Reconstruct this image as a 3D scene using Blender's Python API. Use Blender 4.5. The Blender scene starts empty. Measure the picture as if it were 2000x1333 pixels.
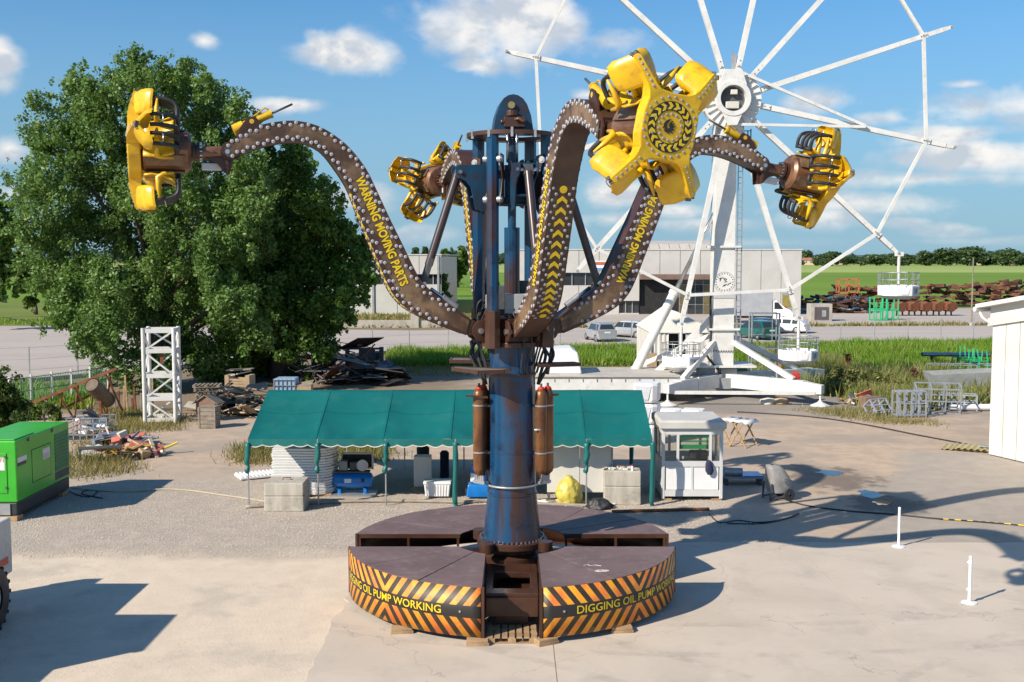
import bpy, bmesh, math, random
import numpy as np
from mathutils import Vector, Matrix, noise as mnoise
PI = math.pi
R = math.radians
scene = bpy.context.scene
C = scene.collection

# ------------------------------------------------------------------ camera
F_PX, CAM_H = 2150.0, 7.0
PITCH = math.atan((666.5 - 502.0) / F_PX)
cam = bpy.data.cameras.new('camera')
cam.sensor_width = 36.0
cam.lens = F_PX / 2000.0 * 36.0
cam.clip_start, cam.clip_end = 0.1, 6000
camo = bpy.data.objects.new('camera', cam)
camo.location = (0, 0, CAM_H)
camo.rotation_euler = (PI / 2 - PITCH, 0, 0)
C.objects.link(camo)
scene.camera = camo

# ------------------------------------------------------------------ sun, sky
SUN_EL = R(34.0)
SUN_DIR = Vector((-0.785, -0.62, 0)).normalized()          # where the sun stands, on the compass
sv = Vector((SUN_DIR.x * math.cos(SUN_EL), SUN_DIR.y * math.cos(SUN_EL), math.sin(SUN_EL)))
sl = bpy.data.lights.new('sun', 'SUN')
sl.energy = 4.7
sl.angle = R(0.55)
sl.color = (1.0, 0.90, 0.765)
so = bpy.data.objects.new('sun', sl)
so.rotation_euler = (-sv).to_track_quat('-Z', 'Y').to_euler()
so.location = (-60, -50, 60)
C.objects.link(so)

world = bpy.data.worlds.new('World')
scene.world = world
world.use_nodes = True
world.cycles.sampling_method = 'NONE'
wt = world.node_tree
wt.nodes.clear()


class NT:
    """tiny wrapper to write node maths as calls"""
    def __init__(s, tree):
        s.t = tree

    def n(s, kind, **kw):
        nd = s.t.nodes.new(kind)
        for k, v in kw.items():
            setattr(nd, k, v)
        return nd

    def put(s, sock, v):
        if isinstance(v, bpy.types.NodeSocket):
            s.t.links.new(v, sock)
        elif v is not None:
            if sock.type == 'RGBA' and len(v) == 3:
                v = (*v, 1)
            sock.default_value = v

    def m(s, op, a, b=None, c=None, clamp=False):
        nd = s.n('ShaderNodeMath', operation=op, use_clamp=clamp)
        s.put(nd.inputs[0], a)
        if b is not None:
            s.put(nd.inputs[1], b)
        if c is not None:
            s.put(nd.inputs[2], c)
        return nd.outputs[0]

    def mix(s, f, a, b, blend='MIX'):
        nd = s.n('ShaderNodeMix', data_type='RGBA', blend_type=blend)
        s.put(nd.inputs[0], f)
        s.put(nd.inputs[6], a)
        s.put(nd.inputs[7], b)
        return nd.outputs[2]

    def step(s, v, lo, hi, a=0.0, b=1.0):
        nd = s.n('ShaderNodeMapRange', interpolation_type='SMOOTHSTEP')
        s.put(nd.inputs[0], v)
        nd.inputs[1].default_value = lo
        nd.inputs[2].default_value = hi
        nd.inputs[3].default_value = a
        nd.inputs[4].default_value = b
        return nd.outputs[0]

    def noise(s, vec, scale, detail=4, rough=0.55, dist=0.0):
        nd = s.n('ShaderNodeTexNoise')
        if vec is not None:
            s.put(nd.inputs['Vector'], vec)
        nd.inputs['Scale'].default_value = scale
        nd.inputs['Detail'].default_value = detail
        nd.inputs['Roughness'].default_value = rough
        nd.inputs['Distortion'].default_value = dist
        return nd.outputs[0]

    def scaled(s, vec, sc):
        nd = s.n('ShaderNodeMapping')
        s.put(nd.inputs[0], vec)
        nd.inputs[3].default_value = sc
        return nd.outputs[0]


def px_dir(px, py):
    x, y = (px - 1000) / F_PX, -(py - 666.5) / F_PX
    c, s = math.cos(PITCH), math.sin(PITCH)
    return Vector((x, c + y * s, -s + y * c))


def gr(px, py, z=0.0):
    """ground point seen at a pixel of the photograph"""
    d = px_dir(px, py)
    t = (z - CAM_H) / d.z
    return Vector((d.x * t, d.y * t, z))


def at(px, py, Y):
    """point seen at a pixel, Y metres away"""
    d = px_dir(px, py)
    t = Y / d.y
    return Vector((d.x * t, Y, CAM_H + d.z * t))


def build_sky():
    t = NT(wt)
    tc = t.n('ShaderNodeTexCoord').outputs['Generated']
    sep = t.n('ShaderNodeSeparateXYZ')
    t.put(sep.inputs[0], tc)
    X, Y, Z = sep.outputs
    sky = t.n('ShaderNodeTexSky', sky_type='NISHITA', sun_disc=False)
    sky.sun_elevation = SUN_EL
    sky.sun_rotation = math.atan2(SUN_DIR.x, SUN_DIR.y)
    sky.air_density, sky.dust_density, sky.ozone_density, sky.altitude = 1.0, 0.35, 2.2, 0
    skyc = t.mix(1.0, sky.outputs[0], SKY_TINT, 'MULTIPLY')
    lowsky = t.n('ShaderNodeMath', operation='ARCSINE')
    t.put(lowsky.inputs[0], Z)
    skyc = t.mix(t.step(lowsky.outputs[0], .0, .30, .85, 0), skyc, SKY_LOW)
    az = t.m('ARCTAN2', X, Y)
    el = t.m('ARCSINE', Z)
    cmb = t.n('ShaderNodeCombineXYZ')
    t.put(cmb.inputs[0], az)
    t.put(cmb.inputs[1], t.m('MULTIPLY', el, 1.5))
    cv = cmb.outputs[0]
    # clouds of this sky: centre in the photograph, half width, half height, weight
    clouds = [(985, 50, 170, 88, 1.08), (1075, 15, 90, 50, .8), (930, 128, 80, 28, .9), (677, 104, 105, 40, 1.1), (397, 80, 40, 22, .8), (572, 205, 80, 20, .85),
              (0, 115, 55, 50, .95), (15, 165, 60, 40, .6), (1190, 85, 110, 60, .5), (1155, 186, 60, 18, .75),
              (1185, 380, 85, 40, .9), (1200, 430, 110, 26, .75), (1620, 198, 110, 40, .75), (1700, 230, 130, 30, .6),
              (1900, 215, 210, 55, .66), (1860, 262, 220, 38, .64), (1930, 302, 170, 40, 1.0), (1600, 425, 110, 26, .95), (1850, 453, 85, 16, .95),
              (1760, 436, 60, 15, .8), (820, 462, 80, 24, .8), (690, 390, 90, 40, .7), (20, 292, 40, 30, .95), (40, 380, 70, 24, .6), (1320, 412, 70, 26, .8),
              (1880, 165, 70, 14, .5), (60, 440, 120, 18, .6), (1480, 475, 200, 16, .65), (1900, 472, 240, 14, .65), (1650, 400, 320, 40, .62), (1350, 440, 240, 26, .6), (1800, 350, 300, 30, .6)]
    best = None
    warp = t.m('SUBTRACT', t.noise(cv, 9.0, 3, .6), .5)
    cv3 = t.n('ShaderNodeCombineXYZ')
    t.put(cv3.inputs[0], az)
    t.put(cv3.inputs[1], el)
    for (px, py, hw, hh, w) in clouds:
        d = px_dir(px, py).normalized()
        a0, e0 = math.atan2(d.x, d.y), math.asin(d.z)
        nd = t.n('ShaderNodeVectorMath', operation='MULTIPLY_ADD')
        t.put(nd.inputs[0], cv3.outputs[0])
        nd.inputs[1].default_value = (F_PX / hw, F_PX / hh, 0)
        nd.inputs[2].default_value = (-a0 * F_PX / hw, -e0 * F_PX / hh, 0)
        ln = t.n('ShaderNodeVectorMath', operation='LENGTH')
        t.put(ln.inputs[0], nd.outputs[0])
        q = t.m('SUBTRACT', w, ln.outputs['Value'])
        best = q if best is None else t.m('MAXIMUM', best, q)
    # the rest of the sky, out of the frame, goes on with scattered clouds of the same sort
    far = t.m('SUBTRACT', t.step(t.noise(cv, 3.2, 2, .5), .52, .75, -.9, .75), t.m('MULTIPLY', t.step(Y, .80, .90), 4.0))
    best = t.m('MAXIMUM', best, far)
    nz = t.noise(cv, 19.0, 6, .56, .15)
    up = t.n('ShaderNodeVectorMath', operation='ADD')
    t.put(up.inputs[0], cv)
    up.inputs[1].default_value = (.006, -.022, 0)
    nz2 = t.noise(up.outputs[0], 19.0, 4, .56, .15)
    fine = t.m('ADD', t.m('MULTIPLY', t.m('SUBTRACT', nz, .5), 2.1), t.m('MULTIPLY', warp, 1.2))
    dens = t.m('ADD', best, fine)
    mask = t.m('MULTIPLY', t.step(dens, -.18, .72), t.step(el, .005, .05, .25, 1.0))
    light = t.m('MULTIPLY', t.m('SUBTRACT', nz2, nz), 3.0)
    ccol = t.mix(t.step(light, -.45, .40), CLOUD_LO, CLOUD_HI)
    col = t.mix(t.m('MULTIPLY', mask, .9), skyc, ccol)
    bg = t.n('ShaderNodeBackground')
    t.put(bg.inputs[0], col)
    bg.inputs[1].default_value = SKY_STRENGTH
    out = t.n('ShaderNodeOutputWorld')
    t.put(out.inputs[0], bg.outputs[0])


SKY_STRENGTH = 0.102
SKY_TINT = (0.36, 0.715, 0.95, 1)
SKY_LOW = (2.05, 3.25, 4.3, 1)
CLOUD_LO, CLOUD_HI = (4.1, 4.4, 4.85, 1), (7.2, 6.85, 6.4, 1)
build_sky()
scene.render.engine = 'CYCLES'
scene.view_settings.view_transform = 'Standard'
scene.view_settings.look = 'None'
scene.view_settings.exposure = 0.52
scene.view_settings.gamma = 1.0
scene.view_settings.use_curve_mapping = False


# ------------------------------------------------------------------ materials
MATS = {}


def paint(name, c1, c2=None, scale=3.0, rough=.5, metal=0.0, bump=0.0, bscale=None, stretch=None, lo=.35, hi=.65, spec=.5, coat=0.0,
          c3=None, s3=25.0, amt3=.5, dist=0.0, space='Object'):
    """plain procedural surface: two tones broken up by noise, a finer third tone for dirt, some relief"""
    if name in MATS:
        return MATS[name]
    m = bpy.data.materials.new(name)
    m.use_nodes = True
    t = NT(m.node_tree)
    b = m.node_tree.nodes['Principled BSDF']
    tc = t.n('ShaderNodeTexCoord').outputs[space]
    if space == 'Object' and stretch is None:
        vec = tc
    else:
        vec = t.scaled(tc, stretch or (1, 1, 1))
    if c2 is None:
        c2 = tuple(x * .8 for x in c1)
    f = t.step(t.noise(vec, scale, 6, .6, dist), lo, hi)
    col = t.mix(f, c1, c2)
    if c3 is not None:
        f3 = t.m('MULTIPLY', t.step(t.noise(tc, s3, 5, .65), .5, .72), amt3)
        col = t.mix(f3, col, c3)
    t.put(b.inputs['Base Color'], col)
    rr = t.m('ADD', rough - .08, t.m('MULTIPLY', t.noise(tc, scale * 2.3, 3), .16))
    t.put(b.inputs['Roughness'], rr)
    b.inputs['Metallic'].default_value = metal
    b.inputs['Specular IOR Level'].default_value = spec
    b.inputs['Coat Weight'].default_value = coat
    b.inputs['Coat Roughness'].default_value = .12
    if bump:
        bp = t.n('ShaderNodeBump')
        bp.inputs['Strength'].default_value = bump
        bp.inputs['Distance'].default_value = .02
        t.put(bp.inputs['Height'], t.noise(tc, bscale or scale * 4, 6, .6))
        t.put(b.inputs['Normal'], bp.outputs[0])
    MATS[name] = m
    return m


def leaf_mat(name, c1, c2, trans=.25, c3=None):
    m = bpy.data.materials.new(name)
    m.use_nodes = True
    t = NT(m.node_tree)
    b = m.node_tree.nodes['Principled BSDF']
    g = t.n('ShaderNodeNewGeometry').outputs['Random Per Island']
    tc = t.n('ShaderNodeTexCoord').outputs['Object']
    col = t.mix(g, c1, c2)
    col = t.mix(t.step(t.noise(tc, .45, 3), .42, .62, 0, .55), col, c3 or c2)
    t.put(b.inputs['Base Color'], col)
    b.inputs['Roughness'].default_value = .46
    b.inputs['Specular IOR Level'].default_value = .4
    tr = t.n('ShaderNodeBsdfTranslucent')
    t.put(tr.inputs[0], t.mix(.5, col, (.16, .24, .02, 1)))
    mx = t.n('ShaderNodeMixShader')
    mx.inputs[0].default_value = trans
    t.put(mx.inputs[1], b.outputs[0])
    t.put(mx.inputs[2], tr.outputs[0])
    t.put(m.node_tree.nodes['Material Output'].inputs[0], mx.outputs[0])
    MATS[name] = m
    return m


def glass_mat(name, col, rough=.06):
    m = bpy.data.materials.new(name)
    m.use_nodes = True
    b = m.node_tree.nodes['Principled BSDF']
    b.inputs['Base Color'].default_value = (*col, 1)
    b.inputs['Roughness'].default_value = rough
    b.inputs['Specular IOR Level'].default_value = .8
    MATS[name] = m
    return m


def clear_glass(name):
    m = bpy.data.materials.new(name)
    m.use_nodes = True
    t = NT(m.node_tree)
    tr = t.n('ShaderNodeBsdfTransparent')
    tr.inputs[0].default_value = (.95, .97, .96, 1)
    gl = t.n('ShaderNodeBsdfGlossy')
    gl.inputs['Roughness'].default_value = .03
    fr = t.n('ShaderNodeFresnel')
    mx = t.n('ShaderNodeMixShader')
    t.put(mx.inputs[0], t.m('MULTIPLY', fr.outputs[0], .6))
    t.put(mx.inputs[1], tr.outputs[0])
    t.put(mx.inputs[2], gl.outputs[0])
    t.put(m.node_tree.nodes['Material Output'].inputs[0], mx.outputs[0])
    MATS[name] = m
    return m


WHITE = paint('white_paint', (.70, .69, .65), (.62, .61, .575), 1.2, .42, c3=(.38, .34, .29), s3=3.2, amt3=.36)
WHITE2 = paint('white_plastic', (.80, .80, .79), (.74, .74, .73), 2, .35)
OFFWHITE = paint('off_white_panel', (.62, .61, .57), (.56, .55, .51), .8, .5, c3=(.40, .38, .34), s3=2.5, amt3=.2)
CREAM = paint('cream_panel', (.66, .63, .55), (.60, .57, .50), 1, .5)
YELLOW = paint('yellow_paint', (.76, .47, .008), (.64, .36, .006), 2.2, .38, coat=.2, c3=(.38, .21, .02), s3=5.5, amt3=.55)
YELLOWP = paint('yellow_print', (.78, .55, .01), (.70, .48, .01), 8, .45)
BLACKP = paint('black_print', (.015, .013, .012), (.03, .027, .025), 6, .5)
BLACK = paint('black_rubber', (.016, .016, .018), (.03, .03, .033), 4, .55)
BROWN = paint('brown_steel', (.055, .023, .014), (.085, .038, .022), 1.5, .38, c3=(.025, .011, .008), s3=6, amt3=.5, metal=.15)
MOTTLE = paint('mottled_bronze', (.070, .037, .021), (.235, .148, .083), 1.25, .45, c3=(.05, .024, .013), s3=3.2, amt3=.65, metal=.1, lo=.36, hi=.62, dist=.4)
COPPER = paint('copper_barrel', (.26, .13, .07), (.12, .055, .03), 2.2, .38, c3=(.06, .028, .016), s3=5, amt3=.6, metal=.3, stretch=(.5, 1.6, 1.6))
BLUEBR = paint('blue_brown_column', (.006, .050, .120), (.048, .022, .018), 1.0, .24, c3=(.006, .012, .028), s3=2.2, amt3=.85, stretch=(1.9, 1.9, .34), lo=.44, hi=.60, dist=.9, spec=.55)
DBLUE = paint('dark_blue_steel', (.008, .055, .11), (.018, .028, .05), 1.2, .38, c3=(.045, .022, .016), s3=2.5, amt3=.7, spec=.4)
DECK = paint('deck_sheet', (.185, .122, .112), (.140, .092, .084), 1.1, .56, c3=(.27, .21, .19), s3=4.2, amt3=.42, bump=.15, bscale=18)
CHROME = paint('chrome', (.62, .62, .62), (.5, .5, .5), 6, .22, metal=.9)
STEEL = paint('galvanised_steel', (.42, .43, .44), (.34, .35, .36), 5, .42, metal=.55)
GREYP = paint('grey_paint', (.32, .33, .33), (.26, .27, .27), 2, .5, c3=(.2, .16, .12), s3=6, amt3=.3)
DARK = paint('dark_gap', (.012, .012, .012), (.02, .02, .02), 2, .8)
DGREY = paint('dark_grey', (.06, .06, .065), (.09, .09, .09), 3, .6)
BULB = paint('bulb_cap', (.40, .40, .42), (.34, .34, .36), 9, .4)
BULBRING = paint('bulb_ring', (.30, .29, .29), (.20, .19, .19), 9, .4, metal=.3)
BULBDOT = paint('bulb_dot', (.22, .21, .24), (.16, .15, .18), 9, .3)
RED = paint('red_paint', (.55, .035, .02), (.42, .03, .02), 3, .45)
WOOD = paint('pale_timber', (.42, .28, .15), (.30, .19, .10), 2, .75, c3=(.14, .09, .05), s3=9, amt3=.5, stretch=(1, 6, 6))
GREYWOOD = paint('weathered_timber', (.30, .25, .19), (.20, .165, .13), 2, .85, c3=(.09, .075, .06), s3=8, amt3=.6, stretch=(1, 5, 5))
RUST = paint('rust', (.22, .075, .03), (.12, .042, .02), 2.5, .8, c3=(.32, .13, .05), s3=9, amt3=.5)
CONC = paint('concrete_block', (.48, .44, .37), (.38, .35, .29), 2.2, .85, c3=(.17, .155, .13), s3=1.6, amt3=.75, bump=.35, bscale=30, stretch=(3.2, 3.2, .7))
TEAL = paint('teal_canvas', (.005, .132, .120), (.004, .112, .104), .5, .45, c3=(.03, .16, .14), s3=.9, amt3=.35, bump=.25, bscale=3.2)
GREEN = paint('green_enamel', (.035, .42, .022), (.030, .36, .018), 1.2, .36, coat=.2, c3=(.12, .30, .06), s3=2.5, amt3=.35)
SCAFG = paint('scaffold_green', (.03, .50, .20), (.03, .42, .16), 2, .45)
BLUE = paint('machine_blue', (.008, .20, .60), (.006, .15, .48), 3, .32, coat=.3)
PIPECU = paint('bronze_bottle', (.24, .10, .035), (.11, .045, .02), 1.6, .38, c3=(.05, .02, .01), s3=4, amt3=.6, stretch=(2, 2, .5), metal=.3)
GLASSD = glass_mat('dark_window', (.03, .035, .04))
GLASSC = clear_glass('clear_pane')


# ------------------------------------------------------------------ mesh helpers
class MB:
    def __init__(s):
        s.v, s.f, s.mi, s.cur = [], [], [], 0
        s.M = None

    def add(s, vs, fs):
        o = len(s.v)
        for p in vs:
            p = Vector(p)
            s.v.append(tuple(s.M @ p) if s.M is not None else tuple(p))
        for f in fs:
            s.f.append([i + o for i in f])
            s.mi.append(s.cur)
        return s

    def box(s, c, size, rz=0.0, M=None):
        hx, hy, hz = size[0] / 2, size[1] / 2, size[2] / 2
        vs = [Vector((x, y, z)) for z in (-hz, hz) for y in (-hy, hy) for x in (-hx, hx)]
        if M is None:
            M = Matrix.Rotation(rz, 3, 'Z')
        c = Vector(c)
        return s.add([c + M @ p for p in vs], [(0, 2, 3, 1), (4, 5, 7, 6), (0, 1, 5, 4), (2, 6, 7, 3), (0, 4, 6, 2), (1, 3, 7, 5)])

    def bb(s, x0, x1, y0, y1, z0, z1):
        return s.box(((x0 + x1) / 2, (y0 + y1) / 2, (z0 + z1) / 2), (abs(x1 - x0), abs(y1 - y0), abs(z1 - z0)))

    def frame(s, p, q, up=(0, 0, 1)):
        p, q = Vector(p), Vector(q)
        d = (q - p).normalized()
        u = Vector(up)
        if abs(d.dot(u)) > .98:
            u = Vector((0, 1, 0)) if abs(d.y) < .9 else Vector((1, 0, 0))
        a = d.cross(u).normalized()
        return p, q, a, a.cross(d)

    def bar(s, p, q, w, h=None, up=(0, 0, 1), w2=None, h2=None):
        h = h or w
        w2, h2 = w2 or w, h2 or h
        p, q, a, b = s.frame(p, q, up)
        vs = []
        for c, ww, hh in ((p, w, h), (q, w2, h2)):
            for i, j in ((-1, -1), (1, -1), (1, 1), (-1, 1)):
                vs.append(c + a * (i * ww / 2) + b * (j * hh / 2))
        return s.add(vs, [(3, 2, 1, 0), (4, 5, 6, 7), (0, 1, 5, 4), (1, 2, 6, 5), (2, 3, 7, 6), (3, 0, 4, 7)])

    def cyl(s, p, q, r, n=12, r2=None, caps=True):
        r2 = r if r2 is None else r2
        p, q, a, b = s.frame(p, q)
        vs = []
        for c, rr in ((p, r), (q, r2)):
            for i in range(n):
                t = 2 * PI * i / n
                vs.append(c + a * (rr * math.cos(t)) + b * (rr * math.sin(t)))
        fs = [(i, (i + 1) % n, n + (i + 1) % n, n + i) for i in range(n)]
        if caps:
            fs += [tuple(range(n - 1, -1, -1)), tuple(range(n, 2 * n))]
        return s.add(vs, fs)

    def tube(s, pts, r, n=8, closed=False):
        pts = [Vector(p) for p in pts]
        rings = []
        k = len(pts)
        prev = None
        for i, p in enumerate(pts):
            if closed:
                d = pts[(i + 1) % k] - pts[i - 1]
            else:
                d = pts[min(i + 1, k - 1)] - pts[max(i - 1, 0)]
            d = d.normalized() if d.length > 1e-9 else Vector((1, 0, 0))
            if prev is None:
                u = Vector((0, 0, 1)) if abs(d.z) < .9 else Vector((0, 1, 0))
                a = d.cross(u).normalized()
            else:
                a = (prev - d * prev.dot(d)).normalized()
            prev = a
            b = d.cross(a)
            rr = r[i] if isinstance(r, (list, tuple)) else r
            rings.append([p + a * (rr * math.cos(2 * PI * j / n)) + b * (rr * math.sin(2 * PI * j / n)) for j in range(n)])
        vs = [v for rg in rings for v in rg]
        fs = []
        for i in range(k if closed else k - 1):
            a0, b0 = i * n, ((i + 1) % k) * n
            fs += [(a0 + j, a0 + (j + 1) % n, b0 + (j + 1) % n, b0 + j) for j in range(n)]
        if not closed:
            fs += [tuple(range(n - 1, -1, -1)), tuple(range((k - 1) * n, k * n))]
        return s.add(vs, fs)

    def lathe(s, prof, n=24, c=(0, 0, 0), axis='Z', a0=0.0, a1=2 * PI):
        full = abs(a1 - a0 - 2 * PI) < 1e-6
        m = n if full else n + 1
        vs = []
        for i in range(m):
            t = a0 + (a1 - a0) * i / n
            for (r, z) in prof:
                if axis == 'Z':
                    p = Vector((r * math.cos(t), r * math.sin(t), z))
                elif axis == 'X':
                    p = Vector((z, r * math.cos(t), r * math.sin(t)))
                else:
                    p = Vector((r * math.cos(t), z, r * math.sin(t)))
                vs.append(p + Vector(c))
        k = len(prof)
        fs = []
        for i in range(n):
            a, b = i * k, ((i + 1) % m) * k
            for j in range(k - 1):
                fs.append((a + j, b + j, b + j + 1, a + j + 1))
        return s.add(vs, fs)

    def prism(s, poly, z0, z1, M=None):
        """poly in local xy, extruded in z, placed by M (4x4)"""
        n = len(poly)
        M = M or Matrix.Identity(4)
        vs = [M @ Vector((x, y, z0)) for x, y in poly] + [M @ Vector((x, y, z1)) for x, y in poly]
        fs = [tuple(range(n - 1, -1, -1)), tuple(range(n, 2 * n))] + [(i, (i + 1) % n, n + (i + 1) % n, n + i) for i in range(n)]
        return s.add(vs, fs)

    def grid(s, rows):
        """rows of equal-length point lists -> sheet"""
        n = len(rows[0])
        vs = [p for r in rows for p in r]
        fs = [(i * n + j, i * n + j + 1, (i + 1) * n + j + 1, (i + 1) * n + j) for i in range(len(rows) - 1) for j in range(n - 1)]
        return s.add(vs, fs)

    def mesh(s, name='mesh', smooth=False):
        me = bpy.data.meshes.new(name)
        me.from_pydata(s.v, [], s.f)
        me.update()
        if max(s.mi, default=0) > 0:
            me.polygons.foreach_set('material_index', s.mi)
        bm = bmesh.new()
        bm.from_mesh(me)
        bmesh.ops.recalc_face_normals(bm, faces=bm.faces)
        bm.to_mesh(me)
        bm.free()
        if smooth:
            me.polygons.foreach_set('use_smooth', [True] * len(me.polygons))
        return me

    def build(s, name, mats, parent=None, smooth=False, bevel=0.0, world=False, auto=None):
        if world and parent is not None:
            inv = wm(parent).inverted()
            s.v = [tuple(inv @ Vector(p)) for p in s.v]
        me = s.mesh(name, smooth or auto is not None)
        for m in (mats if isinstance(mats, (list, tuple)) else [mats]):
            me.materials.append(m)
        if auto is not None:
            me.set_sharp_from_angle(angle=R(auto))
        o = link(name, me, parent)
        if bevel:
            b = o.modifiers.new('bevel', 'BEVEL')
            b.width, b.segments, b.limit_method, b.angle_limit = bevel, 2, 'ANGLE', R(40)
        return o


def link(name, me, parent=None, M=None):
    o = bpy.data.objects.new(name, me)
    C.objects.link(o)
    if parent is not None:
        o.parent = parent
    if M is not None:
        o.matrix_basis = M
    return o


def tag(o, label=None, cat=None, group=None, kind=None):
    if label:
        o['label'] = label
    if cat:
        o['category'] = cat
    if group:
        o['group'] = group
    if kind:
        o['kind'] = kind
    return o


def thing(name, label, cat, loc=(0, 0, 0), rz=0.0, group=None):
    o = bpy.data.objects.new(name, None)
    o.empty_display_size = .2
    C.objects.link(o)
    o.matrix_basis = Matrix.Translation(Vector(loc)) @ Matrix.Rotation(rz, 4, 'Z')
    return tag(o, label, cat, group)


def copy_tree(o, parent=None):
    c = o.copy()
    C.objects.link(c)
    c.parent = parent
    for ch in list(o.children):
        copy_tree(ch, c)
    return c


def np_mesh(name, verts, faces_n, mat):
    """verts (N,3) used in runs of faces_n corners"""
    me = bpy.data.meshes.new(name)
    n = len(verts)
    k = n // faces_n
    me.vertices.add(n)
    me.vertices.foreach_set('co', np.ascontiguousarray(verts, dtype=np.float32).ravel())
    me.loops.add(n)
    me.loops.foreach_set('vertex_index', np.arange(n, dtype=np.int32))
    me.polygons.add(k)
    me.polygons.foreach_set('loop_start', np.arange(0, n, faces_n, dtype=np.int32))
    me.update(calc_edges=True)
    me.materials.append(mat)
    return me


def text_pts(body, bold=0.0):
    """letters as (verts2d, faces), normalised to start at x = 0 on the baseline"""
    cu = bpy.data.curves.new('lettering', 'FONT')
    cu.body = body
    cu.size = 1.0
    cu.offset = bold
    cu.resolution_u = 3
    o = bpy.data.objects.new('lettering', cu)
    C.objects.link(o)
    dg = bpy.context.evaluated_depsgraph_get()
    me = o.evaluated_get(dg).to_mesh()
    vs = [(v.co.x, v.co.y) for v in me.vertices]
    fs = [tuple(p.vertices) for p in me.polygons]
    o.evaluated_get(dg).to_mesh_clear()
    bpy.data.objects.remove(o)
    bpy.data.curves.remove(cu)
    x0, x1 = min(v[0] for v in vs), max(v[0] for v in vs)
    y0, y1 = min(v[1] for v in vs), max(v[1] for v in vs)
    return vs, fs, x0, x1, y0, y1


def flat_text(body, mat, parent, origin, right, up, width, height, name='lettering', bold=0.0, fn=None):
    """letters laid on a face: lower left corner, reading direction, letter-up direction"""
    vs, fs, x0, x1, y0, y1 = text_pts(body, bold)
    o, r, u = Vector(origin or (0, 0, 0)), Vector(right).normalized(), Vector(up).normalized()
    pts = []
    for x, y in vs:
        a, b = (x - x0) / (x1 - x0) * width, (y - y0) / (y1 - y0) * height
        pts.append(tuple(fn(a, b) if fn else o + r * a + u * b))
    # one object for each word: faces sorted along the line, cut at the wide gaps
    order = sorted(fs, key=lambda f: min(vs[i][0] for i in f))
    words, reach = [], -1e9
    for f in order:
        lo, hi = min(vs[i][0] for i in f), max(vs[i][0] for i in f)
        if not words or lo > reach + .13:
            words.append([])
        words[-1].append(f)
        reach = max(reach, hi)
    out = None
    for wf in words:
        used = sorted({i for f in wf for i in f})
        idx = {i: k for k, i in enumerate(used)}
        me = bpy.data.meshes.new(name)
        me.from_pydata([pts[i] for i in used], [], [[idx[i] for i in f] for f in wf])
        me.materials.append(mat)
        out = link(name, me, parent)
    return out


def catmull(pts, sub):
    pts = [Vector(p) for p in pts]
    out = []
    n = len(pts)
    for i in range(n - 1):
        p0, p1, p2, p3 = pts[max(i - 1, 0)], pts[i], pts[i + 1], pts[min(i + 2, n - 1)]
        for k in range(sub):
            t = k / sub
            out.append(.5 * ((2 * p1) + (p2 - p0) * t + (2 * p0 - 5 * p1 + 4 * p2 - p3) * t * t + (3 * p1 - p0 - 3 * p2 + p3) * t ** 3))
    out.append(pts[-1])
    return out


def wm(o):
    M = o.matrix_basis.copy()
    while o.parent:
        o = o.parent
        M = o.matrix_basis @ M
    return M


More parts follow.
